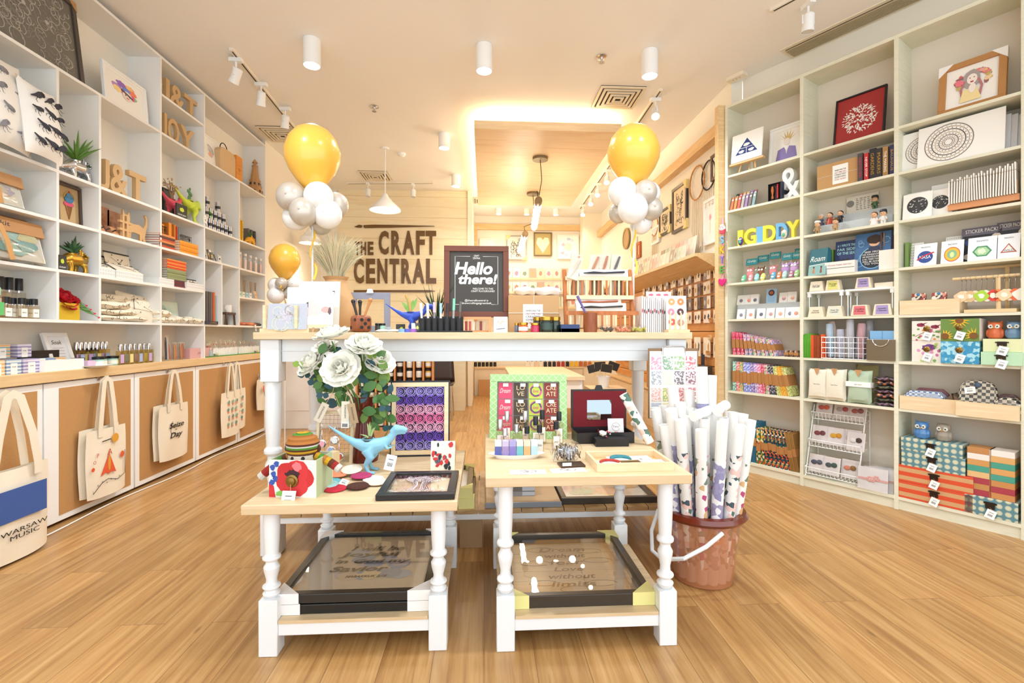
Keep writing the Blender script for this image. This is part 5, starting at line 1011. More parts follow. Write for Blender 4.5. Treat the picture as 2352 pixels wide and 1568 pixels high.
def seek(b,w,h):
    for i in range(7):R=random.Random(i);b.ribbon(disc(R.choice([-1,1])*w*R.uniform(.3,.42),h*R.uniform(-.4,.45),R.uniform(.02,.04)*h*2,14),.004,-.0002,mc('7aa8c8'))
    b.flat(disc(0,-.16*h,.34*w,24,.26*h),-.0006,mc('1c2430'));b.ribbon(disc(0,-.16*h,.35*w,24,.27*h),.005,-.0007,mc('88b8d8'))
    for i,s in enumerate(['SEEK FIRST','HIS KINGDOM &','HIS RIGHTEOUSNESS','& ALL THESE THINGS','WILL BE ADDED','TO YOU']):b.text(s,h*.042,0,h*(-.0-.062*i),-.0012,PAPER,w=w*(.45 if i in(0,5)else .56))
    b.flat(blob(.05*w,.32*h,.22*w,.12*h,3,rough=.08),-.0014,mc('33241c'));b.flat(disc(.05*w,.22*h,.15*w,rz=.08*h),-.001,mc('e8b890'));b.flat([(-.1*w,.14*h),(.2*w,.14*h),(.24*w,.02*h),(-.14*w,.02*h)],-.0009,mc('26324c'))
loc,w,h=R_(1970,2034,548,4,.05);t=T('notebook','large blue spiral notebook lettered Seek First His Kingdom','notebook',loc,RR,rx=-.12)
k=MB().box(-.105,.105,0,.02,0,.27,mc('3c6490',.5)).t((0,0,.135));seek(k,.2,.27);k.build('cover',t);k=MB();[k.tube(arc(-.105,.008+.012*i,.006,0,300,6)and[(-.105+.006*math.cos(a),.005+.006*math.sin(a)-.004,.008+.0115*i)for a in[j*PI/3 for j in range(7)]],.0009,CHROME,4)for i in range(22)];k.build('spiral',t)
for i,c in enumerate(['5a4038','8a7060','3a4a3c','a89888','6a3a38','4c5a70']):boxy('book','thin book edge right of the large blue notebook, %s'%nth(i,6),'book',FR.at(.955+.013*i,.06+.01*i,RZ[4]),RR,.008,.16,.26-.006*i,mc(c,.6))
boxy('magazine_holder','white cardboard magazine holder at the right of the book row','holder',FR.at(1.0,.02,RZ[4]),RR,.09,.14,.13,mc('ece6da',.7))
boxy('planner_box','white planner box with thin script lettering under the sea book','box',rp(1928,4,.0),RR,.19,.05,.085,mc('ece6de',.6),lambda b,w,h:(b.text('choose hope warrior',h*.2,0,h*.2,-.0003,mc('b08088'),w=w*.8),b.ribbon([(-w*.48,-h*.05),(w*.48,-h*.05)],.003,0,BLACK)))
def patch(kind):
    def f(b,w,h):
        b.text('PINS & PATCH',h*.06,0,h*.34,-.0003,mc('6a6a70'),w=w*.4)
        if kind==0:b.flat(disc(0,-.1*h,.34*w,24,.27*h),0,mc('2c4a90'));b.text('NASA',h*.15,0,-.1*h,-.0009,WHITE,w=w*.5);b.ribbon([(-.36*w,-.22*h),(.0,-.02*h),(.38*w,.08*h)],.008,-.0008,mc('c83038'))
        if kind==1:b.flat(disc(0,-.1*h,.36*w,24,.32*h),0,mc('c84030'));b.flat(disc(0,-.1*h,.33*w,24,.29*h),-.0006,mc('e8b838'));b.flat(disc(0,-.1*h,.22*w,20,.19*h),-.0012,mc('8ab890'));b.flat(disc(0,-.12*h,.1*w,16,.12*h),-.0018,mc('d8e8a0'))
        if kind==2:b.flat(disc(0,-.1*h,.34*w,6,.25*h),0,mc('4a9060'));b.flat(disc(0,-.1*h,.27*w,6,.19*h),-.0006,mc('a8d0a0'));b.flat(blob(0,-.1*h,.14*w,.12*h,3),-.0012,mc('d8e8c8'))
        if kind==3:b.flat([(-.38*w,-.26*h),(.38*w,-.26*h),(0,.12*h)],0,mc('b05848'));b.flat([(-.27*w,-.22*h),(.27*w,-.22*h),(0,.06*h)],-.0006,mc('e8e8e0'));b.text('WILD',h*.08,0,-.17*h,-.0012,mc('304878'))
    return f
for i,(a,c,top)in enumerate([(2098,2150,555),(2160,2212,543),(2220,2290,537),(2290,2342,530)]):
    loc,w,h=R_(a,c,top,4,.03);boxy('patch_card',['white card with a round blue space patch','white card with a yellow and red round patch','white card with a green hexagon patch','white card with a red triangle mountain patch'][i],'card',loc,RR,min(w,.125),.004,.145,mc('eef0f4',.35),patch(i),rx=-.18)
def dots(b,w,h):
    for i in range(8):
        for j in range(9):b.flat(disc(-w*.4+w*.8*i/7,-h*.42+h*.84*j/8,.0022,6),0,BLACK)
for i,(px,d,hh)in enumerate([(2098,.1,.17),(2118,.14,.15),(2190,.14,.19)]):boxy('paper_packet','white packet printed with black dots, %s'%['tilted at the left end','behind the tilted one','between the patch cards'][i],'packet',rp(px,4,d),RR,.09,.006,hh,PAPER,dots,rx=-.2)
boxy('green_folder','green and black folded sheet at the left end of the patch cards','packet',FR.at(1.09,.08,RZ[4]),RR,.02,.12,.17,mc('7a9a50',.6))
def sticker(ttl):
    def f(b,w,h):
        b.text(ttl,h*.1,0,h*.4,-.0003,PAPER,w=w*.8);R=random.Random(len(ttl));b.flat(rect(-w*.46,w*.46,-h*.46,h*.28),0,mc('2c2c34'))
        for i in range(9):b.flat(blob(R.uniform(-.36,.36)*w,R.uniform(-.38,.2)*h,.11*w,.08*h,i),-.0006-.0001*i,mc(R.choice(['c8404c','e8d8c0','34508c','e89088','d8c8b0']),.6))
    return f
for i,(a,c,top)in enumerate([(2216,2290,497),(2298,2344,478)]):loc,w,h=R_(a,c,top,4,.13);boxy('sticker_pack','dark illustrated sticker pack behind the patch cards, %s one'%['left','right'][i],'packet',loc,RR,[.18,.12][i],.006,.22+.01*i,mc('6a6470',.5),sticker(['STICKER PACK!','STICKER PACKS'][i]),rx=-.1)
st=T('acrylic_display_step','clear acrylic step holding two rows of white ring cards','display stand',FR.at(-.1,.0,RZ[3]),RR);MB().box(.0,.54,.1,.103,0,.125,FROST).box(.0,.54,.103,.2,.122,.125,FROST).build('step',st)
for rw,(pxs,d,z0)in enumerate([([1700,1718,1732,1798,1818],.12,.1255),([1700,1722,1746,1768,1790,1812,1826],.05,0)]):
    for i,px in enumerate(pxs):
        t=T('ring_card','small white card holding a round pendant, %s row, %s'%(['upper','lower'][rw],nth(i,len(pxs))),'jewellery card',rp(px,3,d+.01*(i%2),z0),RR,rx=-.2)
        MB().box(-.033,.033,0,.02,0,.085,mc('f2eee8',.5)).build('card',t);MB().lathe([(.014,0),(.015,.002),(.0,.003)],mc(['8a8a98','e09888','6a7080','c89898','d8a890'][i%5],.3,.3),n=16).build('pendant',t);o=t.children[-1];o.rotation_euler=(PI/2,0,0);o.location=(.006,-.0005,.035)
def bluecard(b,w,h):b.flat(disc(0,h*.22,w*.3,20),0,mc('4a3a34'));b.flat(blob(0,h*.22,w*.18,w*.16,3),-.0006,mc('b06040'));[b.ribbon([(-w*.35,-h*(.05+.08*i)),(w*.35,-h*(.05+.08*i))],.002,0,mc('5a84a8'))for i in range(5)]
loc,w,h=R_(1758,1784,650,3,.12);boxy('info_card','light blue information card between the upper ring cards','card',loc+Vector((0,0,.1255)),RR,.085,.004,.12,mc('9cc0dc',.6),bluecard,rx=-.1)
def stand(label,u0,u1):
    t=T('stacking_shelf',label,'display stand',FR.at(u0,.03,RZ[3]),RR);W=u1-u0
    MB().box(0,W,0,.17,.175,.19,WHITE).build('top',t,bevel=.003)
    for x in(.015,W-.015):
        for y in(.01,.16):MB().tube([(x,y,0),(x,y,.16)],.005,CHROME,8).box(x-.01,x+.01,y-.01,y+.01,.15,.175,WHITE).build('leg',t)
stand('white folding metal stand, left one of two holding soaps',.495,.74);stand('white folding metal stand, right one of two holding soaps',.75,1.04)
def soappack(label,u,z0,c,txt,w=.1,d=.03):
    t=T('soap_pack',label,'soap',FR.at(u,d,RZ[3]+z0),RR);k=MB().prism([(-w/2,0),(w/2,0),(w*.38,.075),(-w*.38,.075)],0,.05,mc('ecdfc4',.7));k.build('box',t,bevel=.002)
    k=MB().flat([(-w*.34,.008),(w*.34,.008),(w*.3,.068),(-w*.3,.068)],-.0002,mc(c,.7));k.text(txt,.024,0,.04,-.001,BLACK,w=w*.5,shear=.3);k.build('sleeve',t)
for i,(u,c,tx)in enumerate([(.56,'f0e6d0','Fresh Linen'),(.67,'dcd87c','Moringa\n+ Olive'),(.86,'a898c8','Lavender\n+ Oatmeal')]):soappack('soap in a cream sleeve on the upper stand tier, %s'%nth(i,3),u,.1905,c,tx)
for i,(u,c,tx,d)in enumerate([(.565,'ecdfc4','Oatmeal\nChamomile',.01),(.69,'dcdfd0','Green Tea\n+ Lavender',.01),(.83,'7aa8c8','Sea Salt',.07),(.85,'d87078','Coffee\n+ Rose',.0),(.98,'a898c8','Lavender\n+ Oatmeal',.0)]):soappack('soap in a cream sleeve under the white stands, %s'%nth(i,5),u,0,c,tx,.11,d)
boxy('soap_box','cream soap box lying flat on the right white stand','soap',FR.at(.975,.04,RZ[3]+.1905),RR,.11,.06,.032,mc('efe3cf',.7),yaw=-.15)
def openbox(label,u0,u1,row,hh,m=LPINE,d=.0,dep=.16,cat='box'):
    t=T('wooden_tray_box',label,cat,FR.at((u0+u1)/2,d,RZ[row]),RR);w=u1-u0
    MB().box(-w/2,w/2,0,.012,0,hh,m).build('front_panel',t);MB().box(-w/2,w/2,dep-.012,dep,0,hh,m).box(-w/2,-w/2+.012,.012,dep-.012,0,hh,m).box(w/2-.012,w/2,.012,dep-.012,0,hh,m).box(-w/2+.012,w/2-.012,.012,dep-.012,0,.01,m).build('body',t)
openbox('pale pine box under two small patterned ring boxes',1.075,1.37,3,.09)
PAT1=tex_mat('paisley','voronoi',['a83c38','e8dcc8','5a4038','d89078','f0e8dc'],(60,60,60),.6,interp='CONSTANT')
for i,px in enumerate((2108,2155)):
    t=T('ring_box','tiny patterned box with a blue knob, %s above the pine box'%['left','right'][i],'box',rp(px,3,.06,.0905+.0),RR,rx=-.3);MB().box(-.035,.035,0,.03,0,.05,PAT1).build('body',t,bevel=.003);MB().ball((0,-.004,.04),.009,mc('4a88c0',.4),8,6).build('knob',t)
MB_=MB
ks=T('keychain_stand','pale wooden dowel stand hung with keychains','display stand',FR.at(1.33,.02,RZ[3]),RR);DW=mc('e6c898',.6)
MB().tube([(0,.02,.21),(.29,.02,.21)],.009,DW,10).build('front_dowel',ks);MB().tube([(.04,.12,.275),(.29,.12,.275)],.009,DW,10).build('back_dowel',ks)
MB().tube([(.2,.03,0),(.2,.02,.21)],.011,DW).tube([(.22,.12,0),(.22,.12,.275)],.011,DW).build('post',ks);MB().box(.06,.28,-.02,.15,0,.02,DW).build('base',ks)
for i,(u,c,sh)in enumerate([(.06,'e8dcc0',4),(.08,'d8b888',4),(.13,'a8d040',4),(.15,'f0e8d8',4),(.20,'e88040',4),(.225,'e8d0a8',4),(.245,'f0d8b8',4),(.27,'e86a38',4),(.29,'f4f0e8',4),(.105,'e8d8b8',3),(.18,'d84038',4),(.04,'e8c8a0',4)]):
    t=T('keychain','wooden keychain in %s hanging from the front dowel%s'%(['cream','tan','lime green','white','orange','beige','peach','deep orange','ivory','sand','red','light tan'][i],', right part' if .19<u else ', left part'),'keychain',FR.at(1.33+u,.04,RZ[3]+.21),RR,rx=.02)
    MB().tube([(0,0,.0)]+[(0,.012*math.cos(a)-.0,.012*math.sin(a)-.004)for a in[j*PI/4 for j in range(9)]]+[(0,0,-.05),(0,0,-.075)],.0018,CHROME,5).build('chain',t)
    k=MB().t((0,-.004-.003*(i%3),-.11),(0,.785+.15*(i%3-1),0));s=.028;k.prism([(-s,-s*.7),(-s*.7,-s),(s*.7,-s),(s,-s*.7),(s,s*.7),(s*.7,s),(-s*.7,s),(-s,s*.7)],-.003,.003,mc(c,.5)).flat(blob(0,0,s*.5,s*.5,i),-.0032,mc(['b89868','f0e8d8','f4f0e0'][i%3]));k.build('charm',t)
BAND=mc('b07a44',.85)
def fl(nm,cols,s=90):return tex_mat('cloth_'+nm,'voronoi',cols,(s,s,s),.9,.1,interp='CONSTANT')
FP=[fl('pink',['d84868','e87088','f0b8c0','d84868','e05878']),fl('mauve',['b890b8','e8c8d0','7898c0','d8a8b8','f0e8e8']),fl('rose',['e8a0a8','a8c890','f0e0d8','c87888','88b0c0']),fl('brown',['6a4a3a','8a6a54','d8b8a0','5a3a30'])]
for i in range(11):
    px=1686+i*9.6;c=FP[0]if i<3 else FP[1]if i<5 else FP[(i%2)+1]
    cloth_bundle('folded %s cloth with kraft band in the upper cloth row, %s'%('deep pink' if i<3 else 'floral',nth(i,11)),rp(px,2,.02+.004*(i%3)),RR,.026,.195-.006*i,.13,c,BAND,lean=-.04-.045*i*.6)
for i in range(3):cloth_bundle('dark patterned cloth lying at the right end of the upper cloth row, %s'%nth(i,3),rp(1806+i*11,2,.02),RR,.03,.05,.12,FP[3],BAND,lean=0)
C2=[('aqua',['6ab0a8','a8d8c8','e8f0e8','58a098']),('coral',['e87078','f0a8a0','f8e0d8','e05860']),('gold',['e0b860','f0d890','78b8a8','e8c878']),('periwinkle',['7a80d0','a8b0e8','e0e4f8','686cc0']),('periwinkle',['7a80d0','a8b0e8','e0e4f8','686cc0']),('violet',['8a70b8','b8a0d8','e0d8f0','7860a8']),('lilac',['b090c8','d0b8e0','e8e0f0','9878b8']),('hot pink',['e86898','f0a0c0','f8dce8','e05088']),('pink',['f088a8','f8b8c8','fce8f0','e87098']),('rose',['e87090','f8c0c8','f8e8e8','d86080']),('charcoal',['3a3840','5a5868','c8c0c0','2c2a34']),('charcoal',['3a3840','5a5868','c8c0c0','2c2a34']),('leaf green',['a8b058','e8e4a8','c8c878','8a9848']),('mustard',['e0a030','f0c060','e8b040','f8e0a0']),('mustard',['e0a030','f0c060','e8b040','f8e0a0']),('olive',['a8b058','e8e4a8','c8c878','8a9848'])]
for i,(nm,cc)in enumerate(C2):
    px=1686+i*8.6;cloth_bundle('%s patterned cloth bundle with kraft band, lower cloth row, %s'%(nm,nth(i,16)),rp(px,1,.02+.004*(i%3)),RR,.028,.25-.0015*i,.13,fl(nm.replace(' ','_'),cc,110),BAND,lean=-.01*i-.008*max(0,i-9)*2)
DKF=fl('dark_floral',['1f3a4c','2c5a5c','c8a048','d85a30','e8e0c8','1c2c3c','386858'],70);YLF=fl('orchard',['e8b040','4a7a40','e8e0b8','c85830','2c4c38','d89838'],60)
for i in range(12):
    px=1722+i*9.8;m=mc('35708c',.9)if i in(0,1)else YLF if i<4 else mc('9a7038',.9)if i>9 else DKF
    cloth_bundle('%s cloth bundle with kraft band on the bottom left shelf, %s'%('steel blue' if i<2 else 'orchard print' if i<4 else 'ochre' if i>9 else 'dark floral',nth(i,12)),rp(px,0,.02+.006*(i%2)),RR,.033,(.33 if i<2 else .29),.16,m,BAND,lean=-.015*i if i>3 else 0,bh=.2)
GRN=mc('5aa832',.9);ORG=mc('e8642c',.9)
for i,(px,m,hh)in enumerate([(1846,GRN,.17),(1852,GRN,.18),(1858,GRN,.18),(1865,ORG,.17),(1872,mc('a04a28',.9),.17),(1879,mc('a85028',.9),.165),(1888,ORG,.175)]):cloth_bundle('%s felt sheet bundle at the left of the wire basket, %s'%(['green','green','green','orange','rust','rust','bright orange'][i],nth(i,7)),rp(px,2,-.0),RR,.02,hh,.13,m,m,bh=.001,name='felt_bundle',cat='felt',lean=.02 if i<3 else .0)
def wirebasket(label,u0,u1,hh,row,d=.0,dep=.15,n=10,m=None,nh=5):
    m=m or CHROME;t=T('wire_basket',label,'basket',FR.at(u0,d,RZ[row]),RR);W=u1-u0;k=MB()
    for z in[hh*j/(nh-1)for j in range(nh)]:k.tube([(0,0,z+.003),(W,0,z+.003),(W,dep,z+.003),(0,dep,z+.003),(0,0,z+.003)],.0022 if z>hh*.9 else .0014,m,5)
    for i in range(n+1):x=W*i/n;k.tube([(x,0,hh),(x,0,.003),(x,dep,.003),(x,dep,hh)],.0014,m,5)
    k.build('wire_grid',t);return t
wirebasket('wire basket full of rolled cloths and wrapped sleeves',.61,.9,.15,2)
for i,(px,c,hh,ry)in enumerate([(1904,'7aa0b8',.24,-.1),(1916,'b08a60',.26,-.5),(1930,'8a8aa0',.2,0),(1940,'b0906a',.2,.1),(1952,'9898a0',.27,-.05),(1964,'6a6a7c',.24,.3),(1978,'a03c40',.24,.05),(1984,'2c2c34',.26,.1)]):
    k=MB().tube([(0,0,0),(0,0,hh*.5),(0,0,hh*.97),(0,0,hh)],[.02,.024,.024,.02],tex_mat('plaid_'+c,'wave',[c,'d8d8dc',c],(60,60,60),.85),10)
    S('rolled_cloth',k,'rolled %s cloth standing in the wire basket, %s'%(['light blue','kraft wrapped','grey plaid','tan wrapped','silver plaid','dark plaid','red','black'][i],nth(i,8)),'cloth',FR.at(.65+.032*i,.05+.03*(i%2),RZ[2]+.012),RR,ry=ry*.3)
MESHM=mc('8a7a60',.5,.4,0,.75);t=T('mesh_basket','brown mesh tray with a folded blue case at the right of the wire basket','basket',FR.at(.975,-.01,RZ[2]),RR)
MB().box(-.08,.08,0,.002,0,.14,MESHM).box(-.08,.08,.098,.1,0,.14,MESHM).box(-.08,-.078,.002,.098,0,.14,MESHM).box(.078,.08,.002,.098,0,.14,MESHM).build('mesh',t);MB().tube([(x,-.002,z)for x,z in arc(0,.14,.045,180,360,10)],.003,CHROME).tube([(-.08,0,.14),(.08,0,.14)],.002,CHROME).build('rim',t)
boxy('blue_case','light blue folded case standing in the brown mesh tray','case',FR.at(.975,.02,RZ[2]+.004),RR,.14,.04,.195,mc('82b4dc',.7),lambda b,w,h:b.flat(rect(-.004,.004,-h*.5,h*.5),0,mc('6a9cc8')))
def bookpouch(label,px,m,w,hh,band=False):
    t=T('fabric_pouch',label,'pouch',rp(px,1,.02),RR,rx=-.05);pillow_mb(w,hh,.06,m,10,p=.25).build('body',t);MB().flat([(-.022,hh),(.022,hh),(.0,hh-.05)],-.03,mc('c09060',.8)).build('flap',t)
    if band:MB().box(-w/2,w/2,-.034,.034,hh*.5,hh*.5+.035,PAPER).build('paper_band',t)
    k=MB();k.text('Tyger House',.008,0,hh*.5+(.016 if band else 0),-.0352 if band else-.031,mc('6a6058'));k.build('label',t)
CRM=tex_mat('cream_quilt','noise',['ece6d4','e0d8c2'],(40,40,40),.9,.5)
bookpouch('cream quilted pouch with tan flap, left one of two',1879,CRM,.14,.23);bookpouch('cream quilted pouch with tan flap, right one of two',1919,CRM,.14,.235);bookpouch('pale green pouch with white paper band and tan flap',1974,tex_mat('sage','noise',['a8bca0','b8c8b0'],(300,300,300),.9,.4),.15,.235,True)
t=T('fabric_pouch','olive pouch hidden behind the pale green pouch','pouch',rp(1992,1,.14),RR);pillow_mb(.14,.27,.05,mc('a89a68',.9),8).build('body',t)
for i in range(7):roll('dark patterned folded wallet on the stack beside the green pouch, %s'%('bottom' if i==0 else 'topmost' if i==6 else ORD[i]+' from bottom'),FR.at(.985+.006*(i%3),.01+.004*(i%2),RZ[1]+.028*i),RR,.12,.027,.13,fl('wallet%d'%(i%3),[['2c2a30','8a6a78','4a4a3c','c8a090'],['3a3c34','6a6a50','2c2c2c','b8a888'],['c87850','3a3a4c','e0a888','2c2c34']][i%3],60),name='folded_wallet',cat='wallet')
t=T('wire_display_rack','white wire rack with three sloping trays of hair clips','display rack',FR.at(.50,.0,RZ[0]),RR);k=MB();W=.34;WW=WHITE
tiers=[(.02,.0),(.22,.05),(.42,.10)]
for x in(0,W):k.tube([(x,-.0,0),(x,.14,.52),(x,.2,.50),(x,.2,0)],.004,WW,6)
k.build('side_frame',t)
for(z,y)in tiers:
    k=MB();k.tube([(0,y,z),(W,y,z),(W,y+.1,z+.02),(0,y+.1,z+.02),(0,y,z)],.003,WW,5).tube([(0,y-.01,z+.05),(W,y-.01,z+.05),(W,y+.1,z+.07),(0,y+.1,z+.07),(0,y-.01,z+.05)],.003,WW,5)
    for i in range(15):x=W*i/14;k.tube([(x,y-.01,z+.05),(x,y,z),(x,y+.1,z+.02)],.0018,WW,4)
    k.build('tray',t)
def clipcard(label,u,z,y,c,c2,w=.11,hh=.13,ry=0,pos='d'):
    t=T('hair_clip_card',label,'hair clip',FR.at(u,y,z),RR,rx=-.25,ry=ry);MB().box(-w/2,w/2,0,.003,0,hh,mc('eee6e4',.5)).build('card',t)
    MB().t((0,-.004,hh*.55)).ball((-.018,0,0),(.022,.006,.017),mc(c,.8),8,6).ball((.018,0,.004),(.02,.006,.018),mc(c2,.8),8,6).build('clip',t);MB().box(-w/2,w/2,-.012,-.0115,0,hh+.01,CLEAR).build('sleeve',t)
CC=[('d84048','e86050','red'),('c8b0b8','b84050','pink shoe'),('b03848','8a3040','crimson'),('8a3048','6a2838','berry red'),('e8b030','e8a030','yellow bird'),('d8d0e0','c8c0d8','lilac'),('f0ece8','4a3a38','white'),('4a5068','3a4860','navy flower'),('48585c','3c5c54','dark green flower'),('e8907c','9a7040','coral heart')]
for i,(z,y,u,c)in enumerate([(.43,.1,.57,0),(.43,.1,.69,1),(.43,.1,.79,2),(.24,.05,.56,3),(.24,.05,.67,4),(.24,.05,.77,5),(.23,.04,.80,6),(.03,.0,.56,7),(.03,.0,.66,8),(.03,.02,.77,9)]):clipcard('sleeved hair clip card with a %s clip in the white wire rack'%CC[c][2],u,RZ[0]+z+.005,y+.02+.006*(i%2),CC[c][0],CC[c][1])
for i in range(4):
    t=T('headband_pack','bagged white card with pink flower headband on the bottom shelf, %s'%['front','second from front','third from front','rearmost'][i],'headband pack',FR.at(.925+.022*i,-.0+.03*i,RZ[0]),RR+.05,rx=-.1)
    MB().box(-.085,.085,0,.004,0,.15,mc('f2eeee',.5)).build('card',t);MB().box(-.085,.085,-.003,0,.065,.08,mc('eeb8b0',.8)).build('ribbon',t);MB().box(-.095,.095,-.02,-.0195,0,.18,CLEAR).build('plastic_bag',t)
    k=MB()
    for x in(0,.022,-.014):k.t((x,-.006,.075+.01*(x>0)));[k.ball((.012*math.cos(a),0,.012*math.sin(a)),(.008,.003,.008),mc('f0b0a8',.8),7,5)for a in[j*1.05 for j in range(6)]];k.ball((0,-.004,0),.004,WHITE,6,4)
    k.build('flower',t)
def deco(label,a,c,z0,hh,m,art=None,row=2,d=.01,w=None,dep=.15,knob=True,tag=True,clasp=False):
    loc,ww,h=R_(a,c,0,row,d);w=w or ww;loc.z+=z0;t=T('decorated_box',label,'box',loc,RR);b=MB().box(-w/2,w/2,0,dep,0,hh,m);b.build('body',t,bevel=.002)
    if art:k=MB().t((0,0,hh/2));art(k,w,hh);k.build('artwork',t)
    if knob:k=MB().t((0,-.004,hh*.62),(PI/2,0,0)).lathe([(.017,-.003),(.018,.002),(.012,.004),(.008,.008),(0,.009)],BRASS,n=16);k.build('knob',t)
    if clasp:k=MB().box(-.02,.02,-.006,0,hh*.45,hh*.8,mc('3a3028',.4,.7)).box(-.028,.028,-.004,0,hh*.7,hh*.78,mc('3a3028',.4,.7));k.build('clasp',t)
    if tag:k=MB();k.tube([(0,-.01,hh*.55),(.012,-.012,hh*.4)],.0007,KRAFT,4);price_tag(k,.012,-.012,hh*.42,.042,.05,.3);k.build('price_tag',t)
def birds(b,w,h):
    for x,z in((-.2,.3),(.25,.2)):b.flat(blob(x*w,z*h,.13*w,.1*h,3,rough=.15),0,mc('8a2c48'));b.ribbon([(x*w,z*h),(x*w+.2*w,z*h+.12*h)],[.01,.002],0,mc('8a2c48'))
    R=random.Random(5);[b.flat(blob(R.uniform(-.45,.45)*w,R.uniform(-.45,.1)*h,.05*w,.05*h,i),0,mc(R.choice(['c85878','68984c','e8a0b0','d88840'])))for i in range(16)];b.ribbon([(-.4*w,-.3*h),(0,0),(.4*w,-.1*h)],.003,0,mc('6a5a40'))
def purpleb(b,w,h):b.flat(blob(.05*w,.2*h,.24*w,.16*h,7),0,mc('6a3c88'));R=random.Random(6);[b.flat(blob(R.uniform(-.45,.45)*w,R.uniform(-.45,.45)*h,.06*w,.07*h,i),0,mc(R.choice(['c870a0','7ab058','d898c0','b8d080'])))for i in range(14)]
def sunfl(b,w,h):
    b.flat(rect(-w/2,w/2,-h/2,h/2),0,mc('6a8a40'))
    for cx,cz,r in((0,.42,.3),(-.38,-.28,.24),(.36,-.25,.28)):
        for i in range(14):
            a=2*PI*i/14;x,z=cx*w+r*w*math.cos(a),cz*h+r*w*math.sin(a)
            if abs(x)<w/2 and abs(z)<h/2:b.flat([(cx*w+.1*w*math.cos(a-.25),max(-h/2,min(h/2,cz*h+.1*w*math.sin(a-.25)))),(x,z),(cx*w+.1*w*math.cos(a+.25),max(-h/2,min(h/2,cz*h+.1*w*math.sin(a+.25))))],-.0006-.0002*i,mc('f0b820'))
        b.flat([(p[0],max(-h/2,min(h/2,p[1])))for p in disc(cx*w,cz*h,.11*w,14)],-.004,mc('7a5020'))
DAM=tex_mat('blue_damask','voronoi',['3a94c0','a8d8e4','58a8cc','d0ecf0'],(55,55,55),.6,interp='CONSTANT');CRB=mc('ece4d8',.6)
deco('cream box printed with red birds and twigs, upper left of the four',2098,2162,.135,.125,CRB,birds,w=.155);deco('cream box printed with a purple flower, lower left of the four',2098,2162,0,.134,CRB,purpleb,w=.155)
deco('box printed with big yellow sunflowers, upper right of the four',2164,2246,.135,.135,CRB,sunfl,w=.175,d=-.01);deco('blue damask patterned box, lower right of the four',2164,2246,0,.134,DAM,None,w=.175,d=-.01)
MNT=mc('b8dcb8',.6);PYL=mc('dce0b0',.6)
deco('mint green box with dark clasp, under the pale yellow box',2256,2345,0,.075,MNT,None,w=.17,knob=False,clasp=True,dep=.17,d=-.02);deco('pale yellow green box with dark clasp on top of the mint box',2260,2345,.0755,.075,PYL,None,w=.16,knob=False,clasp=True,dep=.16,d=-.01)
owl('orange owl figurine standing on the pale yellow green box',rp(2286,2,.06,.151),RR,.105,mc('d0683c',.35));owl('blue grey owl figurine on the pale yellow green box at the picture edge',rp(2330,2,.06,.151),RR,.105,mc('6a8aa8',.35))
openbox('pale pine tray holding blue lattice cases, left of two',1.075,1.355,1,.085);openbox('pale pine tray holding triangle print cases, right of two',1.36,1.625,1,.085,d=-.03)
LAT=tex_mat('blue_lattice','checker',['3c6498','e4e8ec'],(70,70,70),.5);TRI=tex_mat('triangles','checker',['2f3034','d8cdb8'],(55,20,55),.6)
def tincase(label,a,c,z0,hh,m,d,w,dep=.09):
    loc,ww,h=R_(a,c,0,1,d);loc.z+=z0;t=T('tin_case',label,'case',loc,RR);k=MB().prism([(-w/2+.012,0),(w/2-.012,0),(w/2,.012),(w/2,hh-.03),(w/2-.03,hh),(-w/2+.03,hh),(-w/2,hh-.03),(-w/2,.012)],0,dep,m);k.build('body',t,bevel=.006);k=MB().box(-.02,.02,-.008,0,hh*.45,hh*.65,GOLD);k.build('clasp',t)
tincase('blue and white lattice case in the left pine tray, front one',2078,2165,.02,.10,LAT,.02,.2);tincase('dark red patterned case behind the blue lattice case',2100,2175,.02,.115,mc('7a4a50',.5),.11,.18,.03)
tincase('brown leather case tilted at the right of the left tray',2170,2205,.02,.10,mc('6a5440',.5),.03,.055)
tincase('small triangle print case at the right end of the right tray',2290,2336,.02,.10,TRI,.0,.11);tincase('dark patterned case behind the small triangle case',2300,2330,.02,.115,mc('6a5050',.5),.10,.11,.03)
loc,w,h=R_(2206,2282,0,1,.05);t=T('round_case','large rounded triangle print case standing up in the right tray','case',loc+Vector((0,0,.011)),RR,rx=-.15);pts=[(.085*math.copysign(abs(math.cos(a))**.7,math.cos(a)),.1+.1*math.copysign(abs(math.sin(a))**.7,math.sin(a)))for a in[2*PI*i/28 for i in range(28)]]
MB().prism(pts,0,.03,TRI).build('body',t,bevel=.004);MB().ball((0,-.006,.17),(.016,.008,.016),mc('4a5a70')).build('clasp',t);k=MB();price_tag(k,-.035,-.01,.155,.05,.04,-.2);k.build('price_tag',t)
CHK=tex_mat('teal_check','dots',['d8d4b8','c8ccb0','5f8a94','567f8a'],(27,27,27),.6,stops=[.0,.3,.42,1],dist=0)
STR=tex_mat('orange_stripe','wave',['d8502c','d8502c','cfa070','cfa070'],(0,0,6),.6,stops=[0,.49,.51,1],wave='Z',detail=0)
for i,(z0,m,hh,a,c,nm)in enumerate([(0,STR,.105,2068,2230,'orange and tan striped box, bottom of the stack of four'),(.1055,STR,.105,2068,2230,'orange and tan striped box, second from bottom of the stack'),(.211,CHK,.1,2074,2212,'teal and cream checked box, third from bottom of the stack'),(.3115,CHK,.08,2074,2205,'teal and cream checked box, topmost of the stack')]):deco(nm,a,c,z0,hh,m,None,row=0,d=.0,w=[.36,.36,.31,.30][i],knob=False,clasp=True,dep=[.2,.2,.17,.16][i])
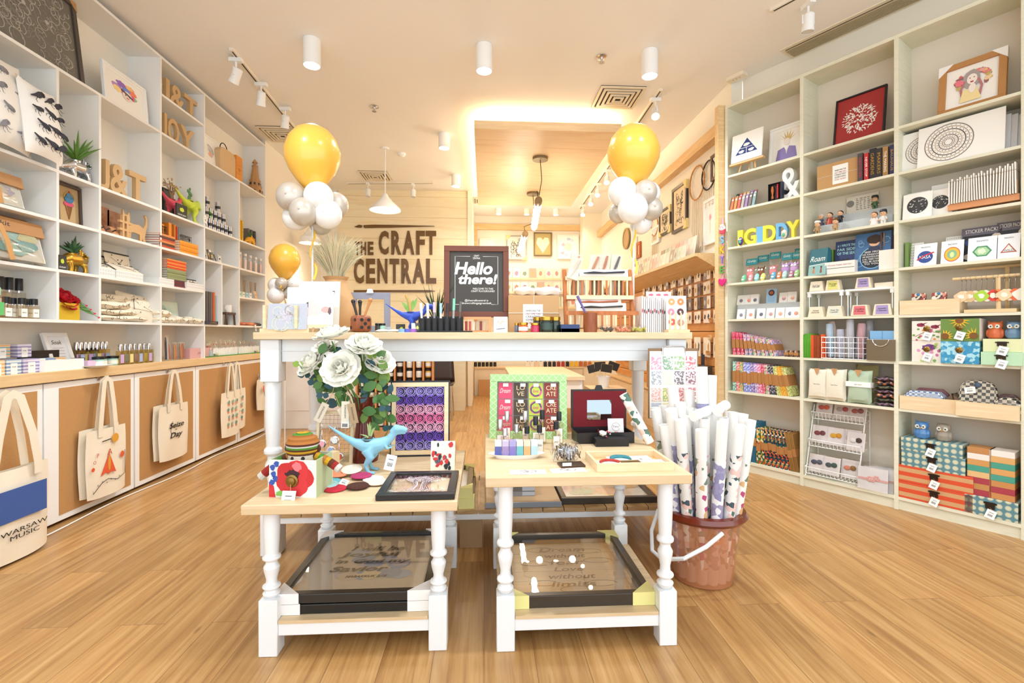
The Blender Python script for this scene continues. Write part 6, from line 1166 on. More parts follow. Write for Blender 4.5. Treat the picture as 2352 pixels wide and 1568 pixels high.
owl('glossy blue owl figurine on the checked box stack',rp(2118,0,.06,.392),RR,.115,mc('4a80b8',.2,coat=.6));owl('grey brown owl figurine on the checked box stack',rp(2168,0,.07,.392),RR,.115,mc('9a9080',.4))
deco('teal checked box lying under the two striped block towers',2222,2330,0,.11,CHK,None,row=0,d=.0,w=.225,knob=False,clasp=True,dep=.16)
BLK=tex_mat('block_stripe','noise',['c89050','c89050'],(1,1,1),.6)
for i,(a,c,n,z1)in enumerate([(2224,2274,8,0),(2277,2326,8,0)]):
    loc,w,h=R_(a,c,0,0,.01);w=.105;cols=[['a83c48','c08a50','a83c48','e0b880','4a9c88','d09858','ece4dc','c08850'],['c88a50','a83c48','c88a50','4a9c88','d8a060','4a9c88','d8a868','ece4dc']][i]
    for j in range(8):k=MB().box(-w/2,w/2,0,.12,0,.0345,mc(cols[j],.6));S('striped_case',k,'%s slim case in the %s block tower, %s'%({'a83c48':'dark red','c08a50':'tan','e0b880':'light wood','4a9c88':'green','d09858':'amber','ece4dc':'white','c08850':'wooden','c88a50':'tan','d8a060':'amber','d8a868':'light wood'}[cols[j]],['left','right'][i],'bottom' if j==0 else 'topmost' if j==7 else ORD[j]+' from bottom'),'case',loc+Vector((0,0,.1105+.035*j)),RR,bevel=.001)
t=T('name_charm_string','hanging charm string spelling SKYE with a cupcake and pink heart','hanging charm',FR.at(-.155,-.03,2.14),RR,None)
RIB=mc('f0a8c8',.7);MB().box(-.006,.006,0,.002,-.56,.0,RIB).build('ribbon',t)
MB().ball((0,-.006,-.09),(.03,.012,.024),mc('f0e8ec',.6)).ball((0,-.012,-.07),(.02,.01,.014),mc('f0e8ec',.6)).prism([(-.024,-.1),(.024,-.1),(.018,-.135),(-.018,-.135)],-.012,.008,mc('e04860',.6)).ball((-.01,-.018,-.088),.003,BLACK,6,4).ball((.01,-.018,-.088),.003,BLACK,6,4).build('cupcake',t)
for i,(ch,c)in enumerate([('S','78b8d8'),('K','e8c830'),('Y','9078c8'),('E','58a848')]):MB().text(ch,.06,0,-.19-.085*i,-.001,mc(c,.6),w=.034,bold=.015,ext=.014).build('letter',t,flip=False)
k=MB().prism([(0,-.59),(.034,-.555),(.036,-.53),(.02,-.518),(0,-.53),(-.02,-.518),(-.036,-.53),(-.034,-.555)],-.014,.002,mc('d8307c',.35));k.build('heart',t,bevel=.004)
# ================================================================ tables
TW=mc('edf0f2',.4);TOP=wood('table_top','e2cba8','d6bb92',(3,30,30));ZT=1.155
def leg(mb,x,y,z1,s=.066,sq=.2,top_sq=0):
    h=z1-sq-top_sq;r=s/2;mb.box(x-r,x+r,y-r,y+r,0,sq,TW)
    P=[(.55,0),(.8,.02),(.95,.05),(.6,.07),(.6,.09),(.95,.11),(.95,.13),(.6,.15),(.55,.2),(.78,.29),(.85,.34),(.6,.38),(.6,.41),(.95,.43),(.95,.46),(.7,.48),(.78,.6),(.86,.8),(.84,.9),(.9,1)]
    mb.lathe([(r*a,sq+h*b)for a,b in P],TW,(x,y),18)
    if top_sq:mb.box(x-r,x+r,y-r,y+r,z1-top_sq,z1,TW)
def low_table(label,x0,x1,y0,y1,zt,th=.035,ov=.04):
    t=T('display_table',label,'table',((x0+x1)/2,y0,0));cx=(x0+x1)/2;X=(x1-x0)/2-ov;D=y1-y0
    MB().box(-(x1-x0)/2,(x1-x0)/2,0,D,zt-th,zt,TOP).build('tabletop',t,bevel=.003)
    for sx in(-1,1):
        for y in(.075,D-.06):k=MB();leg(k,sx*(X-.033),y,zt-th);k.build('leg',t,bevel=.003)
    MB().box(-X+.066,X-.066,.05,.08,.07,.113,TW).box(-X+.066,X-.066,D-.08,D-.05,.07,.113,TW).box(-X+.02,-X+.05,.11,D-.1,.07,.113,TW).box(X-.05,X-.02,.11,D-.1,.07,.113,TW).build('stretcher',t,bevel=.002)
    k=MB();n=8
    for i in range(n):a=.045+(D-.1)*i/n;k.box(-X+.068 if(i in(0,n-1))else-X+.01,X-.068 if(i in(0,n-1))else X-.01,a,a+(D-.1)/n-.003,.114,.126,TOP)
    k.build('lower_shelf',t)
TL=.555;TR=.642
low_table('small white turned leg display table, lower left one of two in front',-.84,-.095,1.72,2.47,TL)
low_table('small white turned leg display table, taller right one of two in front',.005,.75,1.70,2.45,TR)
t=T('long_table','long high white table with pine top and slatted lower shelf','table',(-.03,2.53,0));W=1.145
MB().box(-W,W,0,.80,ZT-.037,ZT,TOP).build('tabletop',t,bevel=.003)
MB().box(-W+.12,W-.12,.06,.085,1.0,ZT-.037,TW).box(-W+.12,W-.12,.055,.06,1.055,1.06,TW).box(-W+.12,W-.12,.70,.725,1.0,ZT-.037,TW).box(-W+.04,-W+.06,.12,.68,1.0,ZT-.037,TW).box(W-.06,W-.04,.12,.68,1.0,ZT-.037,TW).build('apron',t,bevel=.002)
for x in(-W+.07,W-.07):
    for y in(.075,.71):k=MB();leg(k,x,y,ZT-.037,.095,.24,.22);k.build('leg',t,bevel=.004)
MB().box(-W+.118,W-.118,.03,.055,.165,.198,TW).box(-W+.118,W-.118,.71,.735,.165,.198,TW).build('stretcher',t,bevel=.002)
k=MB();PLK=wood('worn_plank','caa878','a88458',(4,4,40));n=18
for i in range(n):a=-W+.12+(2*W-.24)*i/n;k.box(a+.002,a+(2*W-.24)/n-.003,.02,.74,.198,.22,PLK)
k.build('lower_shelf',t);MB().box(-.1,.02,.07,.15,0,.165,mc('b59670',.8)).build('support_block',t)
LS=.2205
YEL=mc('e8e296',.7);WG=mc('f2f0ee',.7);BFR=mc('3c342c',.3)
def flatframe(label,x0,x1,y0,y1,z,th=.03,fm=BFR,board=PAPER,art=None,corners=None,gloss=True,group=None,seethru=False):
    """framed picture lying flat, face up"""
    t=T('framed_picture',label,'picture frame',((x0+x1)/2,y0,z));X=(x1-x0)/2;D=y1-y0;f=.03
    MB().box(-X,X,0,f,0,th,fm).box(-X,X,D-f,D,0,th,fm).box(-X,-X+f,f,D-f,0,th,fm).box(X-f,X,f,D-f,0,th,fm).build('frame',t,bevel=.003)
    if not seethru:k=MB().box(-X+f,X-f,f,D-f,0.002,th*.5,board);k.build('picture',t)
    if art:k=MB();art(k,2*X-2*f,D-2*f,th*.5 if not seethru else th*.4,D/2);k.build('lettering',t,flip=False)
    if gloss:MB().box(-X+f,X-f,f,D-f,th*.7,th*.75,GLASS).build('glass',t)
    if corners:
        s=.085
        for sx in(-1,1):
            for sy in(0,1):
                A=(sx*(X+.003),-.003 if sy==0 else D+.003);dy=s if sy==0 else-s;P=[A,(A[0]-sx*s,A[1]),(A[0],A[1]+dy)]
                MB().add([(p[0],p[1],zz)for zz in(-.0,th+.004)for p in P],[(0,1,2),(3,4,5),(0,1,4,3),(1,2,5,4),(2,0,3,5)],corners).build('corner_guard',t)
    return t
flatframe('dark frame with yellow corner guards, lower of two lying on the long shelf',-.62,-.055,2.57,3.05,LS,.05,mc('6a5a3c',.3,.4),corners=YEL)
flatframe('dark frame with yellow corner guards, upper of two lying on the long shelf',-.62,-.065,2.575,3.05,LS+.055,.05,mc('6a5a3c',.3,.4),corners=YEL)
SILV=clear_mat('silver_wrap','e0e0e4',.35,.2);k=MB().box(-.2,.2,0,.42,0,.03,mc('c8a880',.6)).box(-.205,.205,-.004,.0,0,.03,mc('9aa0a8',.3,.5));S('wrapped_parcel',k,'flat parcel in brown paper and clear wrap on the long lower shelf','parcel',(.21,2.57,LS),bevel=.004)
for i in range(3):k=MB().box(-.11,.11,0,.16,0,.026,[mc('8a8a8c',.2),mc('6a665f',.2),mc('2c3038',.3)][i]).box(.04,.11,-.001,0,.003,.024,mc('b8bcc4',.3));S('shrink_wrapped_book',k,'shrink wrapped dark book on the flat parcel, %s'%['bottom','middle','topmost'][i],'book',(.17,2.66,LS+.0305+.0265*i))
def flo(b,w,h,z,cy):R=random.Random(2);[b.prism([(0,0)]*0 or blob(R.uniform(-.35,.35)*w,0,.06,.05,i),0,0,PAPER)for i in range(0)];b.t((0,cy,z),(-PI/2,0,0));[b.flat(blob(R.uniform(-.4,.4)*w,R.uniform(-.35,.35)*h,.07,.06,i),-.0005-.0001*i,mc(R.choice(['f0c8a8','f4dcc8','e8b8a0','f0d8a0','c8d0b0']),.7))for i in range(12)];b.t()
flatframe('black framed pale flower print lying at the right of the long shelf',.42,.95,2.60,3.1,LS,.035,BFR,mc('f2e6d4',.6),flo)
def joy(b,w,h,z,cy):
    b.t((0,cy,z),(-PI/2,0,0));R=random.Random(8)
    for i in range(16):b.flat(blob(R.uniform(-.26,.3)*w,R.uniform(-.25,.18)*h,.09*w,.07*h,i),-.0004-.0001*i,mc(R.choice(['9aa4b4','b4acb8','c8b8a0','8a9cb8','a8b4c0','d8c8a0']),.8))
    b.t()
    for i,(s,hh,ww,dx)in enumerate([('I will be',.085,.46,.02),('Joyful',.10,.5,-.04),('in God my',.085,.62,.02),('Savior',.09,.46,-.06),('HABAKKUK 3:18',.035,.32,.02)]):b.text(s,hh*h,dx*w,cy+h*(.24-.125*i),z+.003,BLACK,w=ww*w,shear=.35,bold=.025,plane='xy')
flatframe('black frame with Joyful brush lettering, white guards, lying under left table',-.755,-.2,1.80,2.36,.165,.035,mc('2c2a28',.25),mc('c9bda6',.6),joy,WG)
flatframe('black frame with white guards lying directly beneath the Joyful picture',-.75,-.2,1.80,2.36,.127,.035,mc('1c1c1c',.25),mc('c9bda6',.6),None,WG,gloss=False)
GTX=mc('6a4a20',.6)
def dream(b,w,h,z,cy):
    for i,(s,hh,ww)in enumerate([('Dream',.08,.42),('without',.07,.38),('fear',.08,.3),('Love',.07,.25),('without',.075,.4),('limits',.075,.36)]):b.text(s,hh*h,0,cy+h*(.3-.12*i),z,GTX,w=ww*w,shear=.3,bold=.015,plane='xy')
    b.t((0,cy,z),(-PI/2,0,0))
    for i,(x,zz,r)in enumerate([(-.25,-.28,.09),(.22,-.3,.1),(-.28,.05,.1),(.28,.08,.1),(0,-.38,.1),(-.2,.3,.1),(.24,.26,.09)]):b.ribbon([(x*w+r*w*math.cos(a)*1.3,zz*h+r*h*.45*math.sin(a))for a in[j*.55 for j in range(11)]],.003,0,GTX)
    b.t()
flatframe('glass frame etched with Dream Without Fear lettering, yellow guards',.085,.64,1.79,2.36,.127,.045,BFR,PAPER,dream,YEL,seethru=True)
# ================================================================ left small table
def at(px,py,z):return onz(px,py,z)
RED2=mc('c8282c',.6)
def poppy(b,w,h):
    b.flat(rect(-w/2,w/2,-h/2,h/2),0,mc('dfe6e2',.6));[b.flat([(max(-w/2,min(w/2,x)),max(-h/2,min(h/2,z)))for x,z in blob(.04*w+.17*w*math.cos(q*1.25),.02*h+.2*h*math.sin(q*1.25),.24*w,.3*h,q,20,.06)],-.0006-.0001*q,mc(['c8282c','d03034','c02428'][q%3],.6))for q in range(5)]
    for x,z in((-.42,.3),(-.34,.4),(-.4,.12),(-.36,.0),(-.44,-.1)):b.flat(blob(x*w,z*h,.055*w,.08*h,int(x*50+z*10)),-.0012,mc('3454a8'))
    b.flat([(-w/2,-h/2),(-.36*w,-h/2),(-.4*w,-.2*h),(-w/2,-.1*h)],-.001,RED2);b.flat(blob(-.26*w,-.4*h,.1*w,.08*h,7),-.0014,mc('7ab850'));b.flat(blob(.1*w,.33*h,.1*w,.13*h,9),-.0016,mc('e87880'));b.flat(blob(0.0,.1*h,.14*w,.14*h,11,18,.3),-.002,mc('3a1420'))
p=at(672,1142,TL);t=T('decorated_box','open box with big red poppy print, the crochet monkey sits inside','box',p,-.12);w=.175;h=.135
k=MB().box(-w/2,w/2,0,.004,0,h,mc('dfe2c8',.6)).box(-w/2,w/2,.136,.14,0,h,mc('dfe2c8',.6)).box(-w/2,-w/2+.004,.004,.136,0,h,mc('b8c89c',.6)).box(w/2-.004,w/2,.004,.136,0,h,mc('b8c89c',.6)).box(-w/2+.004,w/2-.004,.004,.136,0,.03,mc('8ac050'));k.build('body',t)
k=MB().t((0,0,h/2));poppy(k,w,h);k.build('artwork',t);k=MB().t((.0,-.002,h*.45),(PI/2,0,0)).lathe([(.022,0),(.023,.004),(.016,.006),(.014,.012),(.006,.014),(0,.014)],BRASS,n=20);k.build('knob',t)
k=MB();k.tube([(0,-.014,h*.4),(.0,-.016,h*.2),(-.004,-.016,h*.12)],.0012,mc('c89868'));price_tag(k,-.002,-.018,h*.22,.05,.06,0,-.35);k.build('price_tag',t)
def yarn(c):return tex_mat('yarn_'+c,'wave',[c,c,'f4f0e8' if c=='ffffff' else '%02x%02x%02x'%tuple(int(int(c[i:i+2],16)*.62)for i in(0,2,4))],(260,260,260),.95,.5,stops=[0,.6,1])
YR={k_:yarn(v)for k_,v in dict(o='c8803c',b='6a3a24',g='5a9c34',y='e8b024',w='ece6dc',r='b02c28').items()}
t=T('crochet_monkey','crochet monkey doll in striped cap sitting in the poppy box','doll',p+Vector((.01,.072,.076)),-.05);k=MB()
k.lathe([(.035,-.01),(.05,.015),(.053,.05),(.05,.075)],mc('e0d0bc',.9),n=20);k.build('body',t)
k=MB()
for a,r0,z0,r1,z1 in[('b',.050,.066,.055,.074),('y',.055,.074,.058,.083),('b',.058,.083,.059,.09),('g',.059,.09,.059,.097),('w',.059,.097,.058,.102),('b',.058,.102,.06,.11),('o',.06,.11,.052,.127),('o',.052,.127,.036,.139),('g',.036,.139,.022,.145),('y',.022,.145,.002,.148)]:k.lathe([(r0,z0),(r1*1.01,(z0+z1)/2),(r1,z1)],YR[a],n=24,closed=False)
k.build('cap',t);MB().ball((-.018,-.047,.058),.007,BLACK,8,6).ball((.02,-.047,.058),.007,BLACK,8,6).build('eyes',t);MB().ball((0,-.04,.042),(.032,.02,.014),mc('e0d0bc',.9),12,8).build('muzzle',t)
for s in(-1,1):
    k=MB();seq='bygoybrw' if s>0 else 'obgbyrrw';q=[(s*(.04+.0135*i),-.005-.002*i,.06-.03*(i/8)**2-(.012*i if s<0 else .005*i)*.5)for i in range(9)]
    for i,c in enumerate(seq):k.tube([q[i],q[i+1]],.016,YR[c],10)
    k.build('arm',t)
for s in(-1,1):MB().ball((s*.055,0,.085),(.014,.01,.016),YR['b'],8,6).build('ear',t)
p=at(735,1090,TL);t=T('soap_dish','white oval dish with two wrapped soaps beside the poppy box','dish',p);MB().lathe([(.05,0),(.075,.008),(.082,.014),(.07,.01),(.04,.006),(0,.006)],WHITE,n=28,closed=False).build('dish',t)
soap('blue and green layered wrapped soap on the oval dish, back left',p+Vector((-.022,.01,.0135)),.1,.05,.07,.05,tex_mat('layer_soap','noise',['d8ccb0','d8ccb0'],(1,1,1))if 0 else mc('5a9aa8',.4));soap('orange topped wrapped soap on the oval dish, front right',p+Vector((.03,-.02,.0135)),-.5,.035,.08,.06,mc('e8c898',.4))
MB().box(-.03,.028,-.04,.06,0,0,WHITE)if 0 else None
p=at(765,1068,TL);t=T('jewellery_display','wooden frame with wire grid holding bottle cap keychains','display frame',p,-.12,rx=-.12);w,h=.17,.24;FWD=mc('d8c4a0',.6)
MB().box(-w/2,w/2,0,.012,0,.012,FWD).box(-w/2,w/2,0,.012,h-.012,h,FWD).box(-w/2,-w/2+.012,0,.012,.012,h-.012,FWD).box(w/2-.012,w/2,0,.012,.012,h-.012,FWD).build('frame',t);k=MB()
for i in range(1,9):x=-w/2+w*i/9;k.tube([(x,.006,.012),(x,.006,h-.012)],.0008,CHROME,4)
for i in range(1,13):z=h*i/13;k.tube([(-w/2+.012,.006,z),(w/2-.012,.006,z)],.0008,CHROME,4)
k.build('wire_grid',t)
def kc(label,dx,dz,c):
    q=T('keychain',label,'keychain',p+Vector((dx,-.012-.0,dz)),-.12);MB().tube([(0,0,.06),(0,-.003,.04),(.002,0,.02),(0,0,.014)],.002,CHROME,5).build('chain',q)
    k=MB().t((0,0,0),(PI/2,0,0)).lathe([(.018,0),(.02,.002),(.017,.004)],CHROME,n=18).lathe([(.014,.004),(.014,.0046)],mc(c,.4),n=16);k.build('charm',q)
for i,(dx,dz,c)in enumerate([(-.045,.10,'f0a8b8'),(.012,.115,'f0f0f0'),(.03,.04,'e86848'),(-.005,.07,'a8b8e0')]):kc('bottle cap keychain on the wire frame, %s'%['left with pink centre','middle with white centre','lower right with red centre','middle with lilac centre'][i],dx,dz,c)
for i,(dx,c,zz,ry)in enumerate([(-.03,'d8ccb8',.28,.45),(.035,'d8ccb8',.26,-.5),(.06,'e8e0cc',.29,.02),(.085,'b89c78',.28,-.2)]):
    k=MB().tube([(0,0,0),(.008,0,.05),(0,0,.08)],.0012,mc('c8a878'));k.box(-.017,.017,-.001,.001,-.09,0,mc(c,.7)).text('HANDMADE',.008,0,-.045,-.001,DARK,w=.06,rot=PI/2)
    if i==2:k.box(-.017,.017,.0012,.0025,-.12,-.03,PAPER);[k.box(-.012+.004*j,-.01+.004*j,.0,.0012,-.115,-.1,BLACK)for j in range(6)]
    S('hanging_tag',k,'cardboard tag on string before the brown vase, %s'%nth(i,4),'tag',p+Vector((dx,-.006-.006*i,zz)),ry=ry)
p=at(838,1062,TL);p.y=2.30;p.x=onz(845,1048,TL).x
VB=mc('7a2e22',.12,trans=.35);t=T('rose_vase','brown glass vase of white artificial roses and green leaves','flower vase',p)
MB().lathe([(.062,0),(.066,.03),(.045,.12),(.034,.2),(.046,.29),(.05,.3)],VB,n=26).build('vase',t)
RW=mc('f3f1e6',.6);leafM=[mc('6f8f42',.5),mc('4d7a3c',.5),mc('24505a',.45),mc('8fae48',.5)]
def vrose(label,px,py,y,r,seed,tilt):
    c=ony(px,py,y)-p;k=MB();petals(k,c,tilt,r,RW,seed)
    k.build('rose',t,flip=False)
    return c
Y=2.24
cs=[vrose('',762,768,Y-.02,.078,1,(.25,-.2,0)),vrose('',836,792,Y-.05,.078,2,(.5,.25,0)),vrose('',783,846,Y-.10,.084,3,(1.05,-.05,0)),vrose('',870,828,Y+.02,.076,4,(.6,.6,0)),vrose('',716,832,Y+.0,.074,5,(.6,-.7,0)),vrose('',745,800,Y+.06,.065,6,(.4,-.3,0)),vrose('',820,822,Y+.08,.065,7,(.4,.1,0))]
k=MB()
for c in cs:m_=c*.6+Vector((0,0,.1));k.tube([(0,0,.1),(c.x*.3,c.y*.3,.3),tuple(c-Vector((0,0,.03)))],.0035,leafM[1],6)
k.build('stems',t);k=MB();R=random.Random(12)
for i in range(105):
    big=i<66;px=R.uniform(725,885)if big else R.uniform(830,905);py=R.uniform(800,900)if big else R.uniform(880,985)
    if not big and i%3==0:px=R.uniform(735,800);py=R.uniform(850,930)
    c=ony(px,py,Y+R.uniform(-.03,.09))-p;d=Vector((R.uniform(-1,1),R.uniform(-.4,.2),R.uniform(-.8,.6))).normalized();L=R.uniform(.045,.075)
    blade(k,c-d*L/2,c+d*L/2,L*R.uniform(.5,.75),leafM[R.choice([0,1,0,1,2,3])if py<900 else R.choice([1,0,2,1])],bend=R.uniform(-.006,.006))
k.build('leaves',t)
for s,pts in((0,[(770,900),(742,905),(722,880),(700,858),(688,838)]),(1,[(860,900),(885,935),(893,985),(880,1010)])):
    P=[ony(a,b,Y)-p for a,b in pts];k=MB().tube(P,.002,leafM[1],5)
    for i,q in enumerate(P[1:]):
        for sg in(-1,1):blade(k,q,q+Vector((sg*.028,-.01,.02*(i%2)-.01)),.03,leafM[2]if i<3 else leafM[3])
    k.build('sprig',t)
def airplant(q,k):leafy(q,(.02*k,0,.42*k),12,.24*k,.016*k,mc('a8c080',.6),seed=3,up=1.0,spread=.6);q.ball((.02*k,0,.43*k),.04*k,mc('5a3c28'),8,6)
p1=at(868,1086,TL);trex('pale blue dinosaur planter holding a small air plant on the left table',p1+Vector((-.045,.02,0)),-.05,.335,mc('8cc4dc',.45),airplant)
ROW=['c4b4f4','8660cc','ffc8e2','f88cc0','ffc8e2','8660cc','c4b4f4'];p=at(962,1052,TL);t=T('rose_picture','black and cream box frame filled with rows of purple and pink paper roses','picture frame',p+Vector((0,.03,0)),.03,rx=-.1);w,h=.285,.365
MB().box(-w/2,w/2,0,.03,0,.008,BLACK).box(-w/2,w/2,0,.03,h-.008,h,BLACK).box(-w/2,-w/2+.005,0,.03,.008,h-.008,BLACK).box(w/2-.005,w/2,0,.03,.008,h-.008,BLACK).box(-w/2+.005,w/2-.005,.026,.03,.008,h-.008,mc('2c2c30')).build('frame',t)
MB().box(-w/2+.006,w/2-.006,.0,.02,.009,.03,LPINE).box(-w/2+.006,w/2-.006,.0,.02,h-.03,h-.009,LPINE).box(-w/2+.006,-w/2+.026,.0,.02,.03,h-.03,LPINE).box(w/2-.026,w/2-.006,.0,.02,.03,h-.03,LPINE).build('inner_frame',t)
def prose(r,m):
    k=MB()
    for L in range(3):
        n=5;rr=r*[.2,.55,.85][L]
        for i in range(n):
            a=2*PI*i/n+L*.5;k.M=Matrix.LocRotScale(Vector((rr*math.cos(a)*.75,-.012+.006*L,rr*math.sin(a)*.75)),Euler((0,-a,0)),None)@Matrix.Rotation([.2,.5,.8][L],4,'Z')
            k.grid(lambda u,v:(r*.28*math.sin(PI*u)*.6,-.009*v*(1.2-L*.2),(u-.5)*r*(.6+.38*L)),5,2,m)
    k.M=Matrix();k.ball((0,-.008,0),(r*.2,.006,r*.2),m,8,5);return k
for j,c in enumerate(ROW):
    base=None
    for i in range(5):
        x=-w/2+.048+.0472*i;z=h-.052-.0436*j
        if base is None:base=prose(.027,mc(c,.7)).build('paper_rose',t,flip=False,solid=.0012);base.location=(x,.018,z);base.rotation_euler.y=.3*j
        else:o=base.copy();COL.objects.link(o);o.parent=t;o.location=(x,.018,z);o.rotation_euler.y=i*1.1+j
def flornb(b,w,h):
    R=random.Random(4)
    for i in range(22):b.flat(blob(R.uniform(-.42,.42)*w,R.uniform(-.42,.42)*h,R.uniform(.04,.12)*w,R.uniform(.04,.1)*h,i),-.0002*i,mc(R.choice(['c83434','2c3c48','20242c','c83434','5a6470']),.6))
p=at(1015,1085,TL);boxy('notebook','cream notebook with red and navy flower print before the rose frame','notebook',p+Vector((0,.03,0)),-.05,.105,.012,.125,mc('efe8d8',.6),flornb,rx=-.15)
S('card_stand',MB().box(-.035,.035,.0,.05,0,.03,CLEAR).box(.036,.042,-.02,.05,0,.06,PINE),'small clear and pine stand holding the floral notebook','stand',at(1022,1075,TL)+Vector((.0,.055,0)))
for i,(px,py,c,rx_)in enumerate([(758,1108,'6ab8c8',.0),(752,1117,'a8d4d4',0),(775,1095,'f0946c',0),(770,1124,'c8283c',0),(822,1120,'4a2418',0),(830,1098,'b83c6c',0),(858,1102,'f0e6e0',0),(866,1111,'f0d8c8',0),(808,1090,'efe6d4',.18)]):
    cc=T('crochet_coaster','round %s crochet coaster on the left table'%['turquoise','pale aqua','coral orange','bright red','dark brown','magenta','white','pale peach','cream ringed topmost'][i],'coaster',at(px,py,TL)+Vector((0,0,.0015+.0035*(i%3)+(.012 if i==8 else 0))),rx=rx_);m=tex_mat('crochet_'+c,'noise',[c,c,'%02x%02x%02x'%tuple(int(int(c[j:j+2],16)*.8)for j in(0,2,4))],(400,400,400),.95,.8)
    MB().lathe([(.0,0),(.04,0),(.043,.003),(.04,.006),(.034,.006),(.03,.008),(.02,.006),(0,.007)],m,n=28,closed=False).build('body',cc)
k=MB();price_tag(k,0,0,.0,.03,.045,.4,-1.4);S('price_tag',k,'white price tag lying between the red and brown coasters','tag',at(795,1108,TL)+Vector((0,.0,.012)))
def tree(b,w,h,z,cy):
    b.t((0,cy,z),(-PI/2,0,0));R=random.Random(5);wm=mc('fbf4f6',.6)
    for i in range(26):x=R.uniform(-.18,.18)*w;b.ribbon([(x*1.1,-.25*h),(x*.6,.0),(x,.2*h),(x*1.9,.36*h)],.0016,0,wm)
    for i in range(60):x=R.uniform(-.45,.45)*w;z_=R.uniform(-.44,-.22)*h;b.ribbon([(x,z_),(x+R.uniform(-.14,.14)*w,z_+R.uniform(-.08,.1)*h)],.0022,0,wm)
    for i in range(110):x=R.gauss(0,.17)*w;z_=R.uniform(.18,.44)*h;b.ribbon(arc(max(-.45*w,min(.45*w,x)),z_,.008,0,260,4),.0016,0,wm)
    b.t()
flatframe('black frame with white papercut tree under glass lying on the left table',-.385,-.105,1.735,2.03,TL+.001,.022,mc('1f1c1b',.35),PAPER,tree,seethru=True)
# ================================================================ right small table
GRN2=tex_mat('green_lattice','brick',['9cc884','e4f0d4'],(16,16,16),.6,stops=[.3,.6]);p=at(1210,1012,TR);t=T('framed_picture','green patterned frame filled with rows of small wooden word cards','picture frame',p+Vector((.01,.04,0)),-.1,rx=-.14)
w,h=.375,.31;f=.036;GL=mc('9fcb86',.6);WL=mc('e6f0dc',.6)
MB().box(-w/2,w/2,0,.025,0,f,GL).box(-w/2,w/2,0,.025,h-f,h,GL).box(-w/2,-w/2+f,0,.025,f,h-f,GL).box(w/2-f,w/2,0,.025,f,h-f,GL).build('frame',t,bevel=.002);k=MB()
for i in range(11):
    x=-w/2+w*(i+.5)/11
    for z in(f/2,h-f/2):k.ribbon([(x-.016,z-f/2),(x+.016,z+f/2)],.0016,0,WL).ribbon([(x-.016,z+f/2),(x+.016,z-f/2)],.0016,0,WL)
for i in range(8):
    z=f+(h-2*f)*(i+.5)/8
    for x in(-w/2+f/2,w/2-f/2):k.ribbon([(x-f/2,z-.015),(x+f/2,z+.015)],.0016,0,WL).ribbon([(x-f/2,z+.015),(x+f/2,z-.015)],.0016,0,WL)
k.build('frame_pattern',t);MB().box(-w/2+f,w/2-f,.018,.022,f,h-f,mc('a8a8a4',.6)).build('backing',t)
for j in range(3):
    for i,(c,s,tc_)in enumerate([('d84868','Dream','f4dcd8'),('4a3c30','LO\nVE','e8cca0'),('b8cc50','love','e05080'),('8a3428','CRE\nATE','ecd4b0')]):
        x=-w/2+f+.04+i*.0745;z=h-f-.044-.08*j;k=MB().box(x-.034,x+.034,.012,.018,z-.038,z+.038,mc(c,.6));m_=mc(tc_,.6)
        if i==2:k.ribbon(disc(x,z,.026,16)+[(x+.026,z)],.01,.012,mc('d8608c'));k.ribbon(disc(x,z,.026,7),.006,.0112,mc('3c4c68'))
        k.text(s,[.022,.05,.016,.05][i],x,z,.011,m_,w=[.05,.04,.026,.05][i],shear=.3 if i in(0,2)else 0);k.build('word_card',t)
        k=MB().box(x-.012+.01*((i+j)%2),x+.014+.01*((i+j)%2),.009,.0095,z+.02,z+.036,PAPER);k.build('price_label',t)
sold=mc('f0ece8',.5)
for i,(px,py,c,z0,cp)in enumerate([(1149,1035,'s',.135,'s'),(1165,1020,'s',.15,'s'),(1207,1022,'s',.155,'s'),(1160,1045,'s',.11,'s'),(1187,1040,'s',.12,'s'),(1211,1042,'b',.115,'b'),(1231,1030,'b',.14,'b'),(1246,1020,'b',.155,'b'),(1240,1042,'b',.12,'b'),(1278,1035,'b',.125,'b'),(1285,1022,'b',.15,'b')]):
    bottle('%s capped perfume bottle on the right table, %s'%('silver' if c=='s' else 'black',nth(i,5)if i<5 else nth(i-5,6)),at(px,py,TR),.0,.036,z0,PERF,mc('d0d0d4',.25,1)if c=='s' else BLACK,mc('f4e8e8',.6)if c=='s' else PAPER,.024,caph=.27,cap_w=.62,txt='EGG' if c=='b' else 'ABC')
p=at(1188,1055,TR);t=T('soap_dish','long white rounded dish holding six wrapped soap bars','dish',p+Vector((0,.03,0)));k=MB()
k.t((0,0,0),(0,0,0),(1,.36,1)).lathe([(.085,0),(.09,.004),(.112,.017),(.116,.019),(.108,.017),(.08,.008),(0,.008)],WHITE,n=40,closed=False).t();k.build('dish',t)
for i,(c1,c2)in enumerate([('3c50a8','e8ecf0'),('9c84c0','c8bce0'),('7c70c0','a8a0d8'),('6ac0c4','ece6dc'),('e8b070','f0dcc0'),('b8dce8','e8f0f0')]):
    k=MB().box(-.0135,.0135,-.018,.018,0,.042,mc(c1,.35)).box(-.0135,.0135,-.018,.018,.042,.062,mc(c2,.35)).box(-.0142,.0142,-.019,.019,0,.064,CLEAR);S('soap_bar',k,'wrapped %s soap bar standing in the long dish'%['royal blue','lilac','violet','aqua and white','orange and cream','pale blue'][i],'soap',p+Vector((-.076+.0293*i,.03,.0085)))
t=T('charm_bag','crinkled clear bag full of silver and bronze metal charms','packet',at(1300,1060,TR),rx=0);R=random.Random(2);k=MB()
